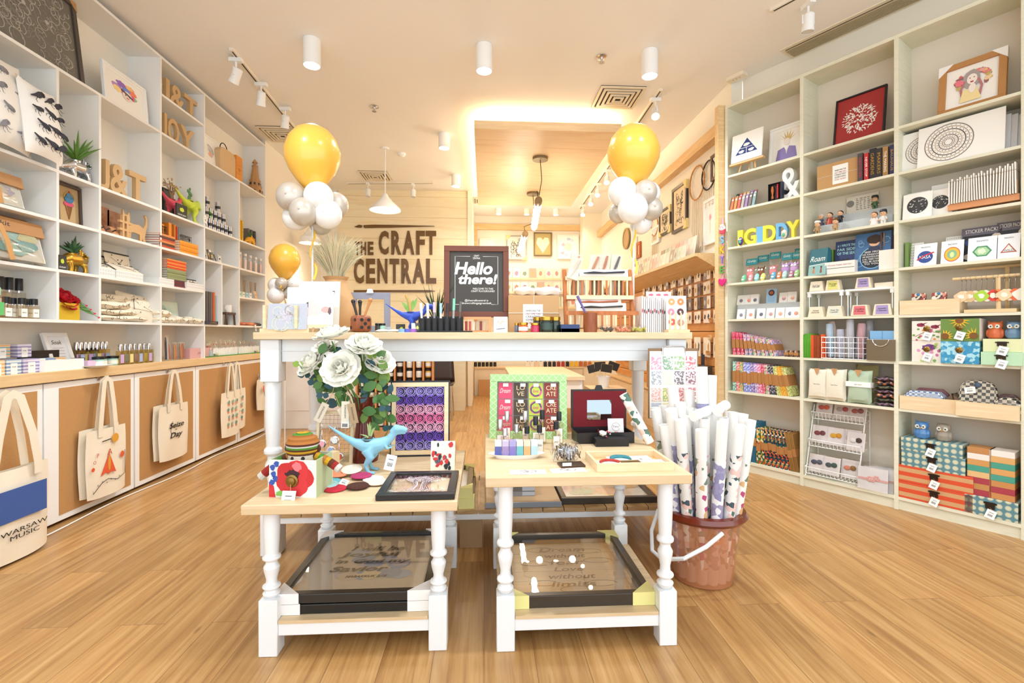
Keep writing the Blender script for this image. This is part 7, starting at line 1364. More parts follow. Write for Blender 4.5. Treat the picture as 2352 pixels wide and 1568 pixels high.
for i in range(60):a,r=R.uniform(0,6.3),R.uniform(0,.05);k.tube([(r*math.cos(a)+.01*math.cos(b),r*math.sin(a)*.6,.012+R.uniform(0,.05)+.012*math.sin(b))for b in[j*1.05 for j in range(7)]],.0018,CHROME if i%3 else mc('7a6048',.4,.8),4)
k.build('charms',t);k=MB();k.ball((0,0,.045),(.066,.045,.045),CLEAR,14,8);k.build('plastic_bag',t)
k=MB().box(-.045,.05,-.03,.03,0,.008,mc('5c4838',.4,.6)).box(-.04,-.005,-.031,-.03,.008,.02,PAPER);S('charm_pack',k,'dark bronze filigree charm pack in front of the clear charm bag','packet',at(1300,1062,TR)+Vector((.01,-.045,0)),rz=.1)
for i,(px,py,a)in enumerate([(1214,1089,.0),(1309,1085,.12)]):
    t=T('jewellery_card','white square card with silver jewellery lying at the table front, %s'%['left','right'][i],'jewellery card',at(px,py,TR)+Vector((0,.0,.0005)),a);MB().box(-.066,.066,-.002,.05,0,.002,mc('f4eeec',.5)).build('card',t);k=MB();k.tube([(.015+.016*math.cos(b),.025+.012*math.sin(b),.0035)for b in[j*.7 for j in range(10)]],.0008,CHROME,4);k.tube([(-.03,.03,.003),(-.01,.04,.004),(0,.02,.003),(-.02,.018,.004)],.001,CHROME,4);k.build('jewellery',t)
p=at(1450,1085,TR);t=T('wooden_tray','pale wooden tray of bracelets and necklaces on the right table','tray',p+Vector((.02,.01,0)),.02);w,d,h=.29,.19,.032
MB().box(-w/2,w/2,0,.01,0,h,LPINE).box(-w/2,w/2,d-.01,d,0,h,LPINE).box(-w/2,-w/2+.01,.01,d-.01,0,h,LPINE).box(w/2-.01,w/2,.01,d-.01,0,h,LPINE).build('rim',t,bevel=.001);MB().box(-w/2+.01,w/2-.01,.01,d-.01,0,.005,PINE).build('base',t);P0_=p+Vector((.02,.01,.018))
def brace(label,dx,dy,c,card,chain=False,arcs=1):
    t=T('bracelet_card',label,'jewellery',P0_+Vector((dx,dy,0)),.05);MB().box(-.045,.045,-.025,.03,0,.002,mc(card,.5)).build('card',t);k=MB()
    for q in range(arcs):
        for i in range(15):a=.2+i*.19;k.ball((.036*math.cos(a),-.014+.034*math.sin(a)-.014*q,.007),.0052,mc(c,.25),7,5)if not chain else k.ball((.03*math.cos(a+PI),.014+.03*math.sin(a+PI),.004),.0015,CHROME,5,4)
    if chain:k.ball((0,-.02,.004),(.005,.007,.003),mc('b8c0b0',.2),8,6)
    k.build('beads',t)
brace('red bead bracelet on white card in the wooden tray',-.085,.055,'c03c34','f6eeea');brace('turquoise bead bracelet packet in the wooden tray',-.03,.115,'3c8c98','e8f0f0',arcs=2);brace('silver chain necklace on pink card in the wooden tray',.085,.06,'d0d0d0','f4d8dc',True);brace('folded white jewellery card behind the pink card in the tray',.05,.12,'d0d0d0','f0ecec',True)
p=at(1395,1022,TR);t=T('jewellery_box','open black jewellery box with dark red lining and mirror lid','jewellery box',p+Vector((.0,.03,0)),.02);w=.27;BK=mc('1c1a1c',.35);RL=mc('70141e',.9)
MB().box(-w/2,w/2,0,.006,0,.05,BK).box(-w/2,w/2,.114,.12,0,.05,BK).box(-w/2,-w/2+.006,.006,.114,0,.05,BK).box(w/2-.006,w/2,.006,.114,0,.05,BK).box(-w/2+.006,w/2-.006,.006,.114,0,.02,RL).box(-.01,-.006,.006,.114,.02,.045,RL).build('body',t)
l_=MB().box(-w/2,w/2,.118,.14,.05,.235,BK).box(-w/2+.008,w/2-.008,.117,.118,.056,.228,RL).build('lid',t);MB().box(-.06,.06,.1155,.117,.09,.185,mc('9aa4a8',.03,1)).build('mirror',l_);MB().prism([(-.02,.236),(.02,.236),(.012,.256),(-.012,.256)],.12,.13,BK).build('clasp_tab',t)
S('watch_tray',MB().box(-.075,.075,0,.055,0,.035,BK).box(-.07,.07,.004,.051,.035,.0352,mc('141214',.9)),'small black open tray in front of the red lined box','tray',p+Vector((.015,-.032,0)))
t=T('wrist_watch','bead strap wrist watch lying on the small black tray','watch',p+Vector((-.01,-.005,.036)),.3);MB().t((-.015,0,.018),(.5,0,0)).cyl((0,0),.018,0,.006,CHROME,20).cyl((0,0),.015,.006,.0065,WHITE,18).build('case',t);k=MB();[k.ball((.012+.012*math.cos(a),0,.014+.014*math.sin(a)),.004,mc('c03c50' if i%2 else 'e8dcd8',.3),6,5)for i,a in enumerate([j*.6 for j in range(8)])];k.build('strap',t)
boxy('jewellery_card','white card with small charms leaning in the open jewellery box','jewellery card',p+Vector((.06,.07,.022)),.0,.075,.002,.085,mc('f0ecea',.5),lambda b,w,h:(b.ribbon(disc(0,.05*h,.25*w,14),.0015,0,mc('8a9a8a')),b.flat(blob(0,-.3*h,.2*w,.08*h,2),0,mc('d84a4a')),b.text('Tatty',.14*h,0,.05*h,0,mc('5a5a60'))),rx=-.15)
PR=[fl('roll_leaf',['f0f0ec','5a7a6c','f0ccc4','f4f2ee','4a5c64','f4f2ee','e09890'],44),fl('roll_lav',['a09ec0','f0f0f4','9492b8','eceaf2'],40),fl('roll_forest',['f2f0ea','c89460','6a7060','f4f2ee','8a9878','f4f2ee','b4c0a8'],36),fl('roll_lime',['c4c84c','f0f0e8','78a060','f0d0d0','54645a','f4f4f0','f4f4f0'],30),fl('roll_sage',['c4d4c0','d4e0d0','b4c8b0'],24),fl('roll_magenta',['f4f0ec','b85080','f4f0ec','708878','d8b080','f0ece8','f4f0ec'],36)]
def paper_roll(label,base,top,r,m,gap=.35,foot=.12,group=None):
    b_=Vector(base);a=Vector(top)-b_;L=a.length;o=T('paper_roll',label,'gift wrap roll',b_,group=group);o.rotation_mode='XYZ';q=Vector((0,0,1)).rotation_difference(a.normalized());o.rotation_euler=q.to_euler()
    MB().lathe([(r,0),(r,L),(r*.82,L),(r*.78,L-.03)],mc('f4f2ee',.5),n=18).build('paper',o);MB().lathe([(r+.0015,L*foot),(r+.0015,L*(1-gap))],m,n=18,closed=False).build('printed_band',o);return o
q=at(1460,1020,TR);paper_roll('rolled leaf patterned paper leaning on the red lined jewellery box',q+Vector((.06,-.02,.012)),ony(1432,905,2.18),.019,PR[0],0,.12)
t=T('clipboard','wooden clipboard with sixteen gift wrap swatches hung at the table corner','clipboard',(1.0,2.505,.70));k=MB().box(-.135,.135,0,.005,0,.37,mc('8a6a4c',.6));k.build('board',t);k=MB().box(-.128,.128,-.002,0,.003,.355,PAPER);k.text('Ink Scribbler Gift Wrappers',.007,0,.343,-.002,BLACK);k.build('sheet',t)
SW=[['f4e8ea','e87090','3c4c3c'],['dce8e0','5a8a5c','2c3c5c'],['e0ece0','70a050','c85878'],['f0f0e8','d8404c','5a6a50'],['8a8c94','e8e8ec','5a5c66'],['d8d8bc','e0e0c8','d0d0b0'],['4c3c44','e0d8dc','2c2028'],['e8d0d4','6a3040','f4f0ec'],['f0d8d0','e88878','a8b898'],['f0e080','90a040','f8f4d8'],['f0c0b0','c04048','e8e0d8'],['e8f0ec','c8384c','3a2c50'],['a8b0c4','b8c0d0','98a0b8'],['ecd898','f0e0a8','e4cc80'],['e8e8ec','2c2c34','b8b8c0'],['e8d8e8','806a98','f0e8f0']]
for i,s in enumerate(SW):r_,c_=divmod(i,4);k=MB();x=-.093+.062*c_;z=.292-.078*r_-(.01 if r_>1 else 0);k.box(x-.027,x+.027,-.003,-.002,z-.035,z+.035,fl('sw%d'%i,['%02x%02x%02x'%tuple(int(int(c[j:j+2],16)*.62+92)for j in(0,2,4))for c in s],150));k.build('swatch',t)
MB().box(-.06,.06,-.006,0,.335,.375,PAPER).tube([(-.06,-.008,.335),(-.06,-.008,.37),(-.05,-.008,.38),(.05,-.008,.38),(.06,-.008,.37),(.06,-.008,.335)],.003,CHROME).build('clip',t)
BC=Vector((1.03,2.235,0));t=T('bucket','translucent brown plastic bucket packed with rolls of gift wrap','bucket',BC);BM=mc('d89468',.12,trans=.0,alpha=.48);BR=mc('6a2412',.2,coat=.6)
MB().lathe([(.128,0),(.13,.01),(.165,.30),(.172,.30),(.136,.006),(.128,0)],BM,n=40,closed=False).cyl((0,0),.128,0,.01,BR,40).build('body',t);MB().lathe([(.166,.30),(.19,.298),(.20,.312),(.19,.33),(.17,.335),(.166,.32),(.166,.30)],BR,n=44,closed=False).build('rim',t)
k=MB();k.tube([p_ for p_ in[(.0,-.2,.285),(-.08,-.215,.235),(-.17,-.2,.18),(-.235,-.12,.14),(-.25,-.03,.14),(-.225,.05,.2),(-.18,.08,.29)]],.009,TW,8);k.build('handle',t);k=MB().t((0,0,0),(0,0,0));MB().box(-.03,.025,-.156,-.150,.215,.26,mc('d08050',.6)).build('sticker',t)
R=random.Random(6);ni=0
names=['leafy blossom','lavender floral','forest animal','lime tropical','sage green','magenta flower']
for ring,(n,r0,r1,zt)in enumerate([(15,.105,.20,.745),(10,.068,.13,.76),(5,.03,.055,.77)]):
    for i in range(n):
        a=-PI/2+2*PI*i/n+ring*.3;k_=(i*5+ring*2+1)%6;tp=(BC.x+r1*math.cos(a)*1.08,BC.y+r1*math.sin(a),zt+R.uniform(-.02,.03)+(.02 if math.sin(a)>0 else 0));ps=['outer ring','middle ring','centre'][ring]
        paper_roll('%s paper roll in the %s of the bucket, %s counted from front'%(names[k_],ps,ORD[i]),(BC.x+r0*math.cos(a),BC.y+r0*math.sin(a),.022),tp,.0235,PR[k_],(.19 if ring==0 else .24)+R.uniform(-.03,.05),.1,'gift wrap rolls in the bucket')
for i,(px,top,y,k_)in enumerate([(1612,842,2.30,1),(1634,862,2.34,5),(1544,888,2.24,4),(1561,925,2.20,1),(1582,895,2.36,2),(1541,940,2.14,1)]):
    tp=ony(px,top,y);paper_roll('tall paper roll standing above the others in the bucket, %s'%['tallest with violet print','right tall with magenta print','left tall with sage print','second left with grey print','clear sleeved at the back','lower left one'][i],(BC.x+(px-1600)*.0007,BC.y+.01*(i-2),.1),tp,.026,PR[k_],.2,.05)
for i,(px,py,L)in enumerate([(1612,955,.1),(1658,942,.07)]):q=ony(px,py,2.12);paper_roll('loose white paper roll lying across the tops of the bucket rolls, %s'%['left','right'][i],q-Vector((L/2,.02,0)),q+Vector((L/2,.03,.02)),.022,mc('f4f2ee'),.5,.4)
# ================================================================ things on the long table
def F_(px0,px1,top,y=2.62):return FY(y).span(px0,px1,top,ZT)
def fp(px,y=2.62,dz=0):return FY(y).at(FY(y).uz(px)[0],0,ZT+dz)
YB_=mc('f8c04c',.28,coat=.4);WB=mc('f2f1ef',.25,coat=.3);SB=mc('c9c0b4',.3,.25,coat=.3)
def balloons(label,px,py,y,r,small,foot,hh):
    c=ony(px,py,y);t=T('balloon_cluster',label,'balloons',(c.x,y,foot),group=None);z=c.z-foot
    k=MB();k.lathe([(r*a,z+r*b)for a,b in[(.0,1.13),(.3,1.09),(.6,.93),(.85,.62),(1,.15),(.97,-.2),(.82,-.55),(.6,-.88),(.38,-1.15),(.16,-1.36),(.05,-1.45),(.07,-1.5)]],YB_,n=36,closed=False);k.build('large_balloon',t)
    for(dx,dz,dy,rr,m)in small:k=MB();k.ball((0,0,0),(r*rr,r*rr,r*rr*1.03),m,26,16).ball((0,-r*rr,-.0),r*.04,m,8,5);o=k.build('small_balloon',t);o.location=(r*dx,r*dy,z+r*dz)
    MB().tube([(0,0,0),(0,0,z-r*1.4)],.006,mc('dcdcdc',.3),8).build('stick',t)
    P=[(.012*math.sin(i*1.1)+(.01 if i<3 else 0),-.012*math.cos(i*1.1)-(r*.72 if i>11 else .0),z-r*1.45-.035*(14-i)+r*.0)for i in range(15)];strap(P,.012,mc('f0c040',.3)).build('ribbon',t)
SM=[(-.64,-1.64,-.35,.52,SB),(.35,-1.62,-.4,.52,WB),(.78,-1.75,.25,.46,SB),(-.62,-2.28,.05,.48,WB),(-.12,-2.22,-.55,.5,SB),(.62,-2.22,-.25,.52,WB),(.2,-2.45,.3,.42,SB)]
balloons('balloon cluster with big yellow balloon left on the long table',718,358,2.85,.155,SM,ZT,0)
balloons('balloon cluster with big yellow balloon right on the long table',1455,354,2.85,.155,[(-.52,-1.55,-.3,.54,WB),(.3,-1.6,-.5,.44,SB),(.6,-1.5,.1,.48,WB),(-.2,-2.25,-.55,.56,WB),(.62,-2.15,-.2,.44,SB),(.35,-2.6,.2,.44,WB),(-.5,-2.2,.3,.4,SB)],ZT,0)
balloons('smaller balloon cluster with yellow balloon near the far left wall',654,598,4.9,.145,[(-.6,-1.7,0,.5,WB),(-.05,-1.6,-.4,.4,SB),(.7,-1.6,0,.5,WB),(-.5,-2.4,-.2,.56,WB),(.3,-2.2,.1,.45,SB)],0,0)
p=fp(772,2.95);t=T('dried_grass_vase','curved brown paper vase with a tall bunch of dried grass','plant',p)
MB().lathe([(.09,0),(.125,.06),(.135,.12),(.11,.2),(.07,.27),(.06,.31),(.075,.33)],mc('c89c6c',.7),n=24).build('vase',t);k=MB();R=random.Random(3);GM=[mc('e0ceaa',.8),mc('c8c4a4',.8),mc('ecdebc',.8),mc('b4b498',.8)]
for i in range(460):
    a=R.uniform(0,6.3);s=R.random()**.6*.16;h=R.uniform(.24,.37)-s*.4;q=[(.03*math.cos(a),.03*math.sin(a),.25),(s*.35*math.cos(a),s*.35*math.sin(a),.25+h*.5),(s*.85*math.cos(a),s*.85*math.sin(a),.25+h*.9),(s*1.15*math.cos(a),s*1.15*math.sin(a),.25+h)];k.tube(q,[.0008,.0008,.0018,.0004],GM[i%4],3,False)
k.build('dried_grass',t,smooth=False)
PLX=mc('b8bcc8',.3,alpha=.92);t=T('print_holder','wooden rack holding a large lilac grey sleeved print','display rack',fp(655,2.58))
MB().box(-.11,-.095,-.01,.02,.02,.14,LPINE).build('upright',t);MB().box(.05,.065,-.01,.02,.02,.14,LPINE).build('upright',t);MB().box(-.13,.12,.0,.16,.0,.02,LPINE).build('base',t)
def lilac(b,w,h):R=random.Random(3);[b.ribbon(arc(R.uniform(-.3,.3)*w,R.uniform(-.3,.3)*h,R.uniform(.1,.3)*h,R.uniform(0,200),R.uniform(220,380),7),.006,0,mc(R.choice(['c8c4d0','d4c8d4','b4c4cc','c4c8b8'])))for _ in range(18)]
def sheet(label,a,c,top,y,art,z0=.021,m=PAPER,rx=-.12,yaw=0):
    loc,w,h=F_(a,c,top,y);loc.z+=z0;boxy('art_print',label,'print',loc,0,w,.003,h-z0,m,art,rx=rx,yaw=yaw)
def orca(b,w,h):b.flat([(-.1*w,-.05*h),(-.05*w,.12*h),(.1*w,.2*h),(.16*w,.3*h),(.2*w,.2*h),(.4*w,.14*h),(.47*w,.04*h),(.3*w,.1*h),(.1*w,.08*h),(0,.02*h)],0,mc('4a4c54'));b.flat(blob(.12*w,.03*h,.05*w,.05*h,2),0,mc('4a4c54'))
def nap(b,w,h):b.flat([(-.5*w,.25*h),(-.2*w,.16*h),(0,.0),(0,-.2*h),(-.5*w,-.25*h)],0,mc('e8c8c4'));b.flat(blob(.2*w,-.05*h,.18*w,.1*h,2,rough=.1),-.0006,mc('d8a8a4'));b.flat(blob(.36*w,-.08*h,.07*w,.11*h,4),-.001,mc('6a5458'));b.text('MEMORIES THEN TOMORROW',.02*h,0,-.4*h,0,mc('8a98b0'),w=.8*w)
def crane(b,w,h):b.flat(blob(-.2*w,.2*h,.2*w,.1*h,2),0,mc('b8dce4'));[b.ribbon([(x*w,-.3*h),((x+.1)*w,.3*h)],.012,-.0006,mc(c))for x,c in((-.1,'a04838'),(0,'5a4a48'),(.15,'b85848'),(.25,'3c4450'))]
sheet('lilac grey sleeved print in the wooden rack, frontmost',613,704,696,2.575,lilac,.015,mc('b4b8c4',.3));sheet('white print of a grey dolphin behind the lilac print',656,756,658,2.70,orca);sheet('white print with a wing pattern at the back of the print rack',682,778,644,2.78,crane)
t=T('table_easel','small pine easel carrying the sleeping face print','easel',fp(738,2.60));MB().box(-.06,.06,-.02,.01,.025,.04,LPINE).tube([(-.045,0,0),(-.02,.05,.2)],.005,LPINE).tube([(.045,0,0),(.02,.05,.2)],.005,LPINE).tube([(0,.12,0),(0,.05,.2)],.005,LPINE).build('legs',t)
sheet('white print of a sleeping pink face on the small pine easel',706,764,668,2.585,nap,.04,rx=-.14)
WN=wood('mahogany','a35c34','8a4824',(20,20,4));p=fp(829,2.60);t=T('dice_pen_holder','round edged wooden dice pen holder with drilled dots','pen holder',p,.75);MB().box(-.045,.045,-.045,.045,0,.09,WN).build('body',t,bevel=.02);k=MB()
for x,z in((-.02,.065),(.02,.065),(0,.045),(-.02,.025),(.02,.025)):k.t((x,-.0455,z),(PI/2,0,0)).cyl((0,0),.009,-.001,.001,BLACK,14)
for x,z in((.02,.065),(-.02,.025)):k.t((-.0455,-x,z),(0,PI/2,0)).cyl((0,0),.009,-.001,.001,BLACK,14)
k.t();k.build('dots',t);k=MB().box(.0,.018,-.0475,-.0455,.01,.035,PAPER)
for i,(dx,h_,c,rx)in enumerate([(-.022,.075,'2c2420',-.25),(-.005,.07,'1c1814',0),(.02,.085,'c88850',.35)]):k=MB().tube([(0,0,0),(0,0,h_*.6),(0,0,h_)],[.006,.007,.011],mc(c,.3),8).ball((0,0,h_),.012,mc(c,.3),8,6);S('carved_stamp',k,'carved wooden handled stamp in the dice holder, %s'%nth(i,3),'stamp',p+Vector((dx,0,.0905)),ry=rx)
t=T('clip_on_picture','grey rectangular photo frame with metal clip behind the dice holder','picture frame',fp(850,2.95));GR=mc('8a8c9c',.5);w,h=.235,.24;MB().box(-w/2,w/2,0,.02,0,.04,GR).box(-w/2,w/2,0,.02,h-.04,h,GR).box(-w/2,-w/2+.035,0,.02,.04,h-.04,GR).box(w/2-.035,w/2,0,.02,.04,h-.04,GR).build('frame',t);MB().prism([(-.02,h-.005),(.02,h-.005),(.012,h+.02),(-.012,h+.02)],-.01,.01,CHROME).build('clip',t)
for i,(px,c,l_)in enumerate([(868,'3c4038',0),(874,'a8d8c8',1)]):jar('small %s jar right of the dice holder'%['dark','mint'][i],fp(px+i*5,2.72),0,.016,.05,mc(c,.3),BLACK)
boxy('grey_card_box','flat grey card box right of the mint jar','box',fp(886,2.75),0,.055,.04,.03,mc('b8c0c8',.5))
boxy('tag_card','black square card with a lime cactus left of the blue dinosaur','card',fp(920,2.7),0,.05,.004,.045,mc('3a3a38'),lambda b,w,h:b.flat(blob(.1*w,-.1*h,.2*w,.25*h,2),0,mc('c8d43c')))
def hoya(q,k):
    for a,z in((-.9,.22),(-.3,.3),(.3,.26),(.7,.3),(-.6,.12)):blade(q,(.0,0,.42*k),(.0+a*.2*k,-.01,(.42+z)*k),.075*k,mc('8ab85c',.5),bend=.02*k)
    q.tube([(0,0,.42*k),(-.02*k,0,.62*k),(-.1*k,0,.78*k)],[.03*k,.035*k,.03*k],mc('c8a060',.7),8)
trex('royal blue dinosaur planter with green leaves on the long table',fp(943,2.66),0,.26,mc('2c4cb4',.4),hoya,tag=False)
boxy('plant_tag_card','black and white plant label card leaning on the blue dinosaur','card',fp(955,2.6),.2,.045,.003,.05,mc('4a4c4c'),lambda b,w,h:(b.flat([(-w/2,h/2),(-.1*w,h/2),(.1*w,-h/2),(-w/2,-h/2)],0,PAPER),b.flat(blob(.2*w,0,.14*w,.2*h,2),-.0006,mc('d8dc60'))),rx=-.2)
for i,(px,c)in enumerate([(924,'88b0d8'),(936,'5060c0'),(948,'9a5cb8')]):S('tape_roll',MB().lathe([(.017,0),(.021,0),(.021,.018),(.017,.018),(.017,0)],mc(c,.15),n=20,closed=False),'small shiny tape roll below the blue dinosaur, %s'%nth(i,3),'tape',fp(px,2.56))
for i,px in enumerate((876,904)):k=MB();pillow_mb(.07,.045,.015,mc('ece2d0',.8),6,mb=k);S('paper_packet',k,'cream paper packet lying at the table edge left of the tape rolls, %s'%['left','right'][i],'packet',fp(px,2.58,.006),rx=-1.45)
t=T('spiky_plant','dark green spiky grass plant behind the black pen case','plant',fp(1003,2.78));MB().cyl((0,0),.03,0,.05,mc('3a3630'),14).build('pot',t);k=MB();R=random.Random(4)
for i in range(26):a=R.uniform(0,6.3);s=R.uniform(.02,.13);k.tube([(0,0,.04),(s*.5*math.cos(a),s*.5*math.sin(a),.15),(s*math.cos(a),s*math.sin(a),R.uniform(.2,.28))],[.004,.0035,.0004],mc('2c4a30',.4),4)
k.build('leaves',t)
BKC=mc('2e2e30',.8);p=fp(1012,2.6);t=T('pen_case','black fabric pen case with seven elastic pen sleeves','pen case',p);MB().box(-.12,.12,.015,.03,.0,.085,BKC).box(-.12,.17,-.03,.03,0,.008,BKC).build('body',t,bevel=.003);k=MB();[k.tube([(-.098+.0327*i,.008,.008),(-.098+.0327*i,.008,.075)],.0135,BKC,10)for i in range(7)];k.build('sleeve',t)
for i,(c1,c2,h_)in enumerate([('f4f2ea','f4f2ea',.14),('f4f2ea','f4f2ea',.14),('8a8890','e0c0e0',.145),('f0f0ec','a8d0e8',.14),('3a3a3c','2a2a2c',.14),('a0a8a8','88d8b8',.165),('5a5450','6a6460',.15)]):k=MB().cyl((0,0),.006,0,h_*.62,mc(c1,.3),10).cyl((0,0),.0072,h_*.62,h_,mc(c2,.3),10);S('marker_pen',k,'marker pen in the black pen case, %s'%nth(i,7),'pen',p+Vector((-.098+.0327*i,.0085,.078-.062)),ry=.06*(i-3)*.3)
def hello(b,w,h):
    b.ribbon([(-.4*w,-.38*h),(-.4*w,.42*h),(-.12*w,.42*h)],.0018,0,PAPER);b.ribbon([(.12*w,.42*h),(.4*w,.42*h),(.4*w,-.38*h),(.28*w,-.38*h)],.0018,0,PAPER);b.ribbon([(-.4*w,-.38*h),(-.3*w,-.38*h)],.0018,0,PAPER)
    b.text('CRAFT\nCENTRAL',.07*h,0,.41*h,0,PAPER,w=.14*w);b.text('Hello',.21*h,-.04*w,.22*h,0,PAPER,w=.7*w,shear=.2,bold=.035);b.text('there!',.17*h,.02*w,.04*h,0,PAPER,w=.72*w,shear=.2,bold=.035);b.text('WELCOME TO THIS\nCRAFT PLAYGROUND!',.07*h,.12*w,-.14*h,0,PAPER,w=.44*w);b.text('@thecraftcentral is\n#nowcraftingatgreenbelt',.09*h,0,-.34*h,0,PAPER,w=.56*w)
loc,w,h=F_(1019,1169,562,2.72);framed('brown wood framed chalkboard sign reading Hello there',loc+Vector((0,0,.085)),0,w,h-.085,.032,.02,mc('6e3a24',.45),hello,board=mc('4a4744',.9),lean=-.06,name='welcome_sign',cat='sign')
t=T('ink_rack','small orange wooden rack with ink sticks under the welcome sign','display rack',fp(1092,2.63));MB().box(-.085,.085,0,.02,.07,.084,OW).box(-.085,-.07,0,.06,0,.07,OW).box(.07,.085,0,.06,0,.07,OW).box(-.07,.07,.02,.1,0,.01,OW).build('frame',t)
for i,c in enumerate(['b84038','d06050','e8e0d0','c8b8a0','8a3c38','e0c8a8']):boxy('ink_stick','coloured ink stick in the orange rack, %s'%nth(i,6),'ink stick',fp(1092,2.655,.0105)+Vector((-.05+.02*i,0,0)),0,.014,.014,.05,mc(c,.4))
boxy('sign_card','white card with orange Sign lettering beside the kraft box','card',fp(1150,2.62),0,.075,.003,.085,PAPER,lambda b,w,h:(b.text('Sign',.3*h,0,.15*h,0,mc('e09878'),shear=.3),b.ribbon([(-.3*w,-.3*h),(.3*w,-.25*h)],.004,0,mc('4a5878'))),rx=-.1)
p,w,h=F_(1168,1284,678,2.68);t=T('kraft_box','kraft cardboard box tied with twine and lettered label on the long table','box',p);MB().box(-w/2,w/2,0,.1,0,h,mc('c2996a',.8)).build('body',t,bevel=.003);k=MB().box(-.06,.05,-.001,0,.02,h-.05,PAPER).t((-.005,-.001,.09));holiday(k,.1,.12);k.build('label',t);MB().tube([(-w/2,-.003,h*.52),(w/2,-.003,h*.52)],.0012,PAPER,4).tube([(0,-.003,h),(0,-.003,h*.75)],.0012,PAPER,4).build('twine',t)
for i,(a,c,m)in enumerate([(1182,1232,CANVAS),(1228,1290,mc('ece8e0',.9))]):loc,w_,h_=F_(a,c,0,2.70);roll('rolled white cloth bag on top of the kraft box, %s'%['left with black ribbon','right'][i],loc+Vector((0,0,h+.001)),0,w_,.05,.09,m)
for i,(px,y,r,h_,c,lab)in enumerate([(1187,2.62,.013,.05,'6a7084',None),(1202,2.58,.025,.052,'e8642c','e8e8e8'),(1229,2.57,.023,.05,'b81c48',None),(1255,2.6,.034,.085,'1c2a26','3a5048'),(1275,2.64,.03,.085,'28342c',None),(1236,2.67,.028,.085,'2c3430',None)]):jar('%s jar with gold lid before the kraft box'%['grey blue','orange','magenta','tall dark green front','tall dark right','tall dark left'][i],fp(px,y),0,r,h_,mc(c,.15,coat=.5),GOLD,lab and mc(lab))
boxy('blue_box','flat navy blue box at the front edge before the tiered rack','box',fp(1310,2.57),0,.1,.05,.042,mc('2c4270',.6),lid=.5);boxy('blue_box','flat navy box peeking behind the magenta jar set','box',fp(1288,2.63),0,.08,.05,.04,mc('3a4a70',.6))
p=fp(1378,2.68);t=T('tiered_wooden_rack','three tier slatted wooden rack of packed wooden pens','display rack',p);O2=wood('orange_wood','c87840','b0642c',(20,4,4));X=.19
for i,(z,y,s_)in enumerate([(.095,-.06,.07),(.185,-.01,.0),(.295,.03,.085)]):
    xx=X+.012*(i==0);k=MB().box(-xx,xx,y,y+.012,z,z+.022,LPINE if i else O2);n=15
    if s_:
        for j in range(n):x=-xx+.025+(2*xx-.05)*j/(n-1);k.box(x-.005,x+.005,y+.002,y+.008,z-s_,z,[LPINE,O2][j%2])
    k.box(-xx,xx,y+.012,y+.08,z-s_-.005,z-s_,O2);k.build('slatted_tier',t)
for sx in(-1,1):MB().add([(sx*X+a,y+b,z)for z,y in((0,-.02),(.36,.06))for a in(-.01,.01)for b in(0,.03)],[(0,1,3,2),(4,6,7,5),(0,4,5,1),(2,3,7,6),(0,2,6,4),(1,5,7,3)],O2).build('side_post',t)
def penpack(label,dx,dz,y,c,w=.2,flatp=True,ry=0,h_=.04):
    q=T('pen_pack',label,'pen pack',p+Vector((dx,y,dz)),ry=ry,rx=-.15);k=MB();L=w*.42
    if flatp:MB().box(-w/2,w/2,.0,.02,0,h_,mc('ece6da',.6)).build('card',q);k.tube([(-L,-.008,h_*.4),(-L*.5,-.008,h_*.5),(0,-.008,h_*.45),(L,-.008,h_*.6)],[.003,.007,.005,.006],mc(c,.3),8)
    else:MB().box(-.03,.03,0,.02,0,.13,mc('e4d8c0',.7)).build('card',q);k.tube([(-.015,-.008,.01),(0,-.008,.06),(.015,-.008,.12)],[.003,.008,.006],mc(c,.3),8).box(-.032,.032,-.016,-.0155,0,.14,CLEAR)
    k.build('pen',q)
penpack('long card with black wooden pen lying on the top rack tier',.03,.318,.03,'2a2c3c',.28);penpack('card with brown wooden pen on the middle rack tier',-.01,.148,-.005,'a05030',.26,h_=.045);penpack('card with black wooden pen on the middle rack tier, lower',.0,.118,-.035,'2c2824',.28,h_=.045)
for i,(dx,c,ry)in enumerate([(-.13,'c8804c',.1),(-.03,'c07040',.2),(.04,'b86438',.05),(.10,'2c2a34',.15),(-.155,'d8c8b8',.3)]):penpack('standing pack with wooden pen on the top rack tier, %s'%nth([1,2,3,4,0][i],5),dx,.32 if i<4 else .30,.06 if i<4 else .02,c,flatp=False,ry=ry)
for i in range(6):k=MB();pillow_mb(.05,.1,.02,mc(['b89870','d8ccb8','8a7a64'][i%3],.6),6,mb=k);S('pen_pack',k,'crinkled packet behind the slats of the rack middle, %s'%nth(i,6),'pen pack',p+Vector((-.14+.055*i,.06,.212)),ry=.2*(-1)**i)
p=fp(1356,2.58);t=T('wooden_pen_cup','brown wooden cup holding a purple marker','pen holder',p);MB().lathe([(.036,0),(.038,.03),(.037,.105),(.031,.105),(.03,.01)],WN,n=24).build('cup',t);S('marker_pen',MB().tube([(0,0,0),(0,0,.1),(0,0,.102),(0,0,.14)],[.006,.006,.0075,.0075],mc('6a5a9c',.3),10),'grey marker with purple cap leaning in the wooden cup','pen',p+Vector((-.01,0,.07)),ry=-.45)
for i,(px,c)in enumerate([(1394,'4a3c3c'),(1430,'e08868'),(1468,'b8b048')]):
    t=T('bead_packet','crinkled clear packet of %s beads at the table edge'%['dark','coral','olive gold'][i],'packet',fp(px,2.58));k=MB();R=random.Random(i);[k.ball((R.uniform(-.035,.035),R.uniform(-.015,.02),.008+R.uniform(0,.015)),.007,mc(c,.3),6,4)for _ in range(30)];k.build('beads',t);MB().ball((0,0,.02),(.055,.03,.022),CLEAR,12,6).build('plastic_bag',t)
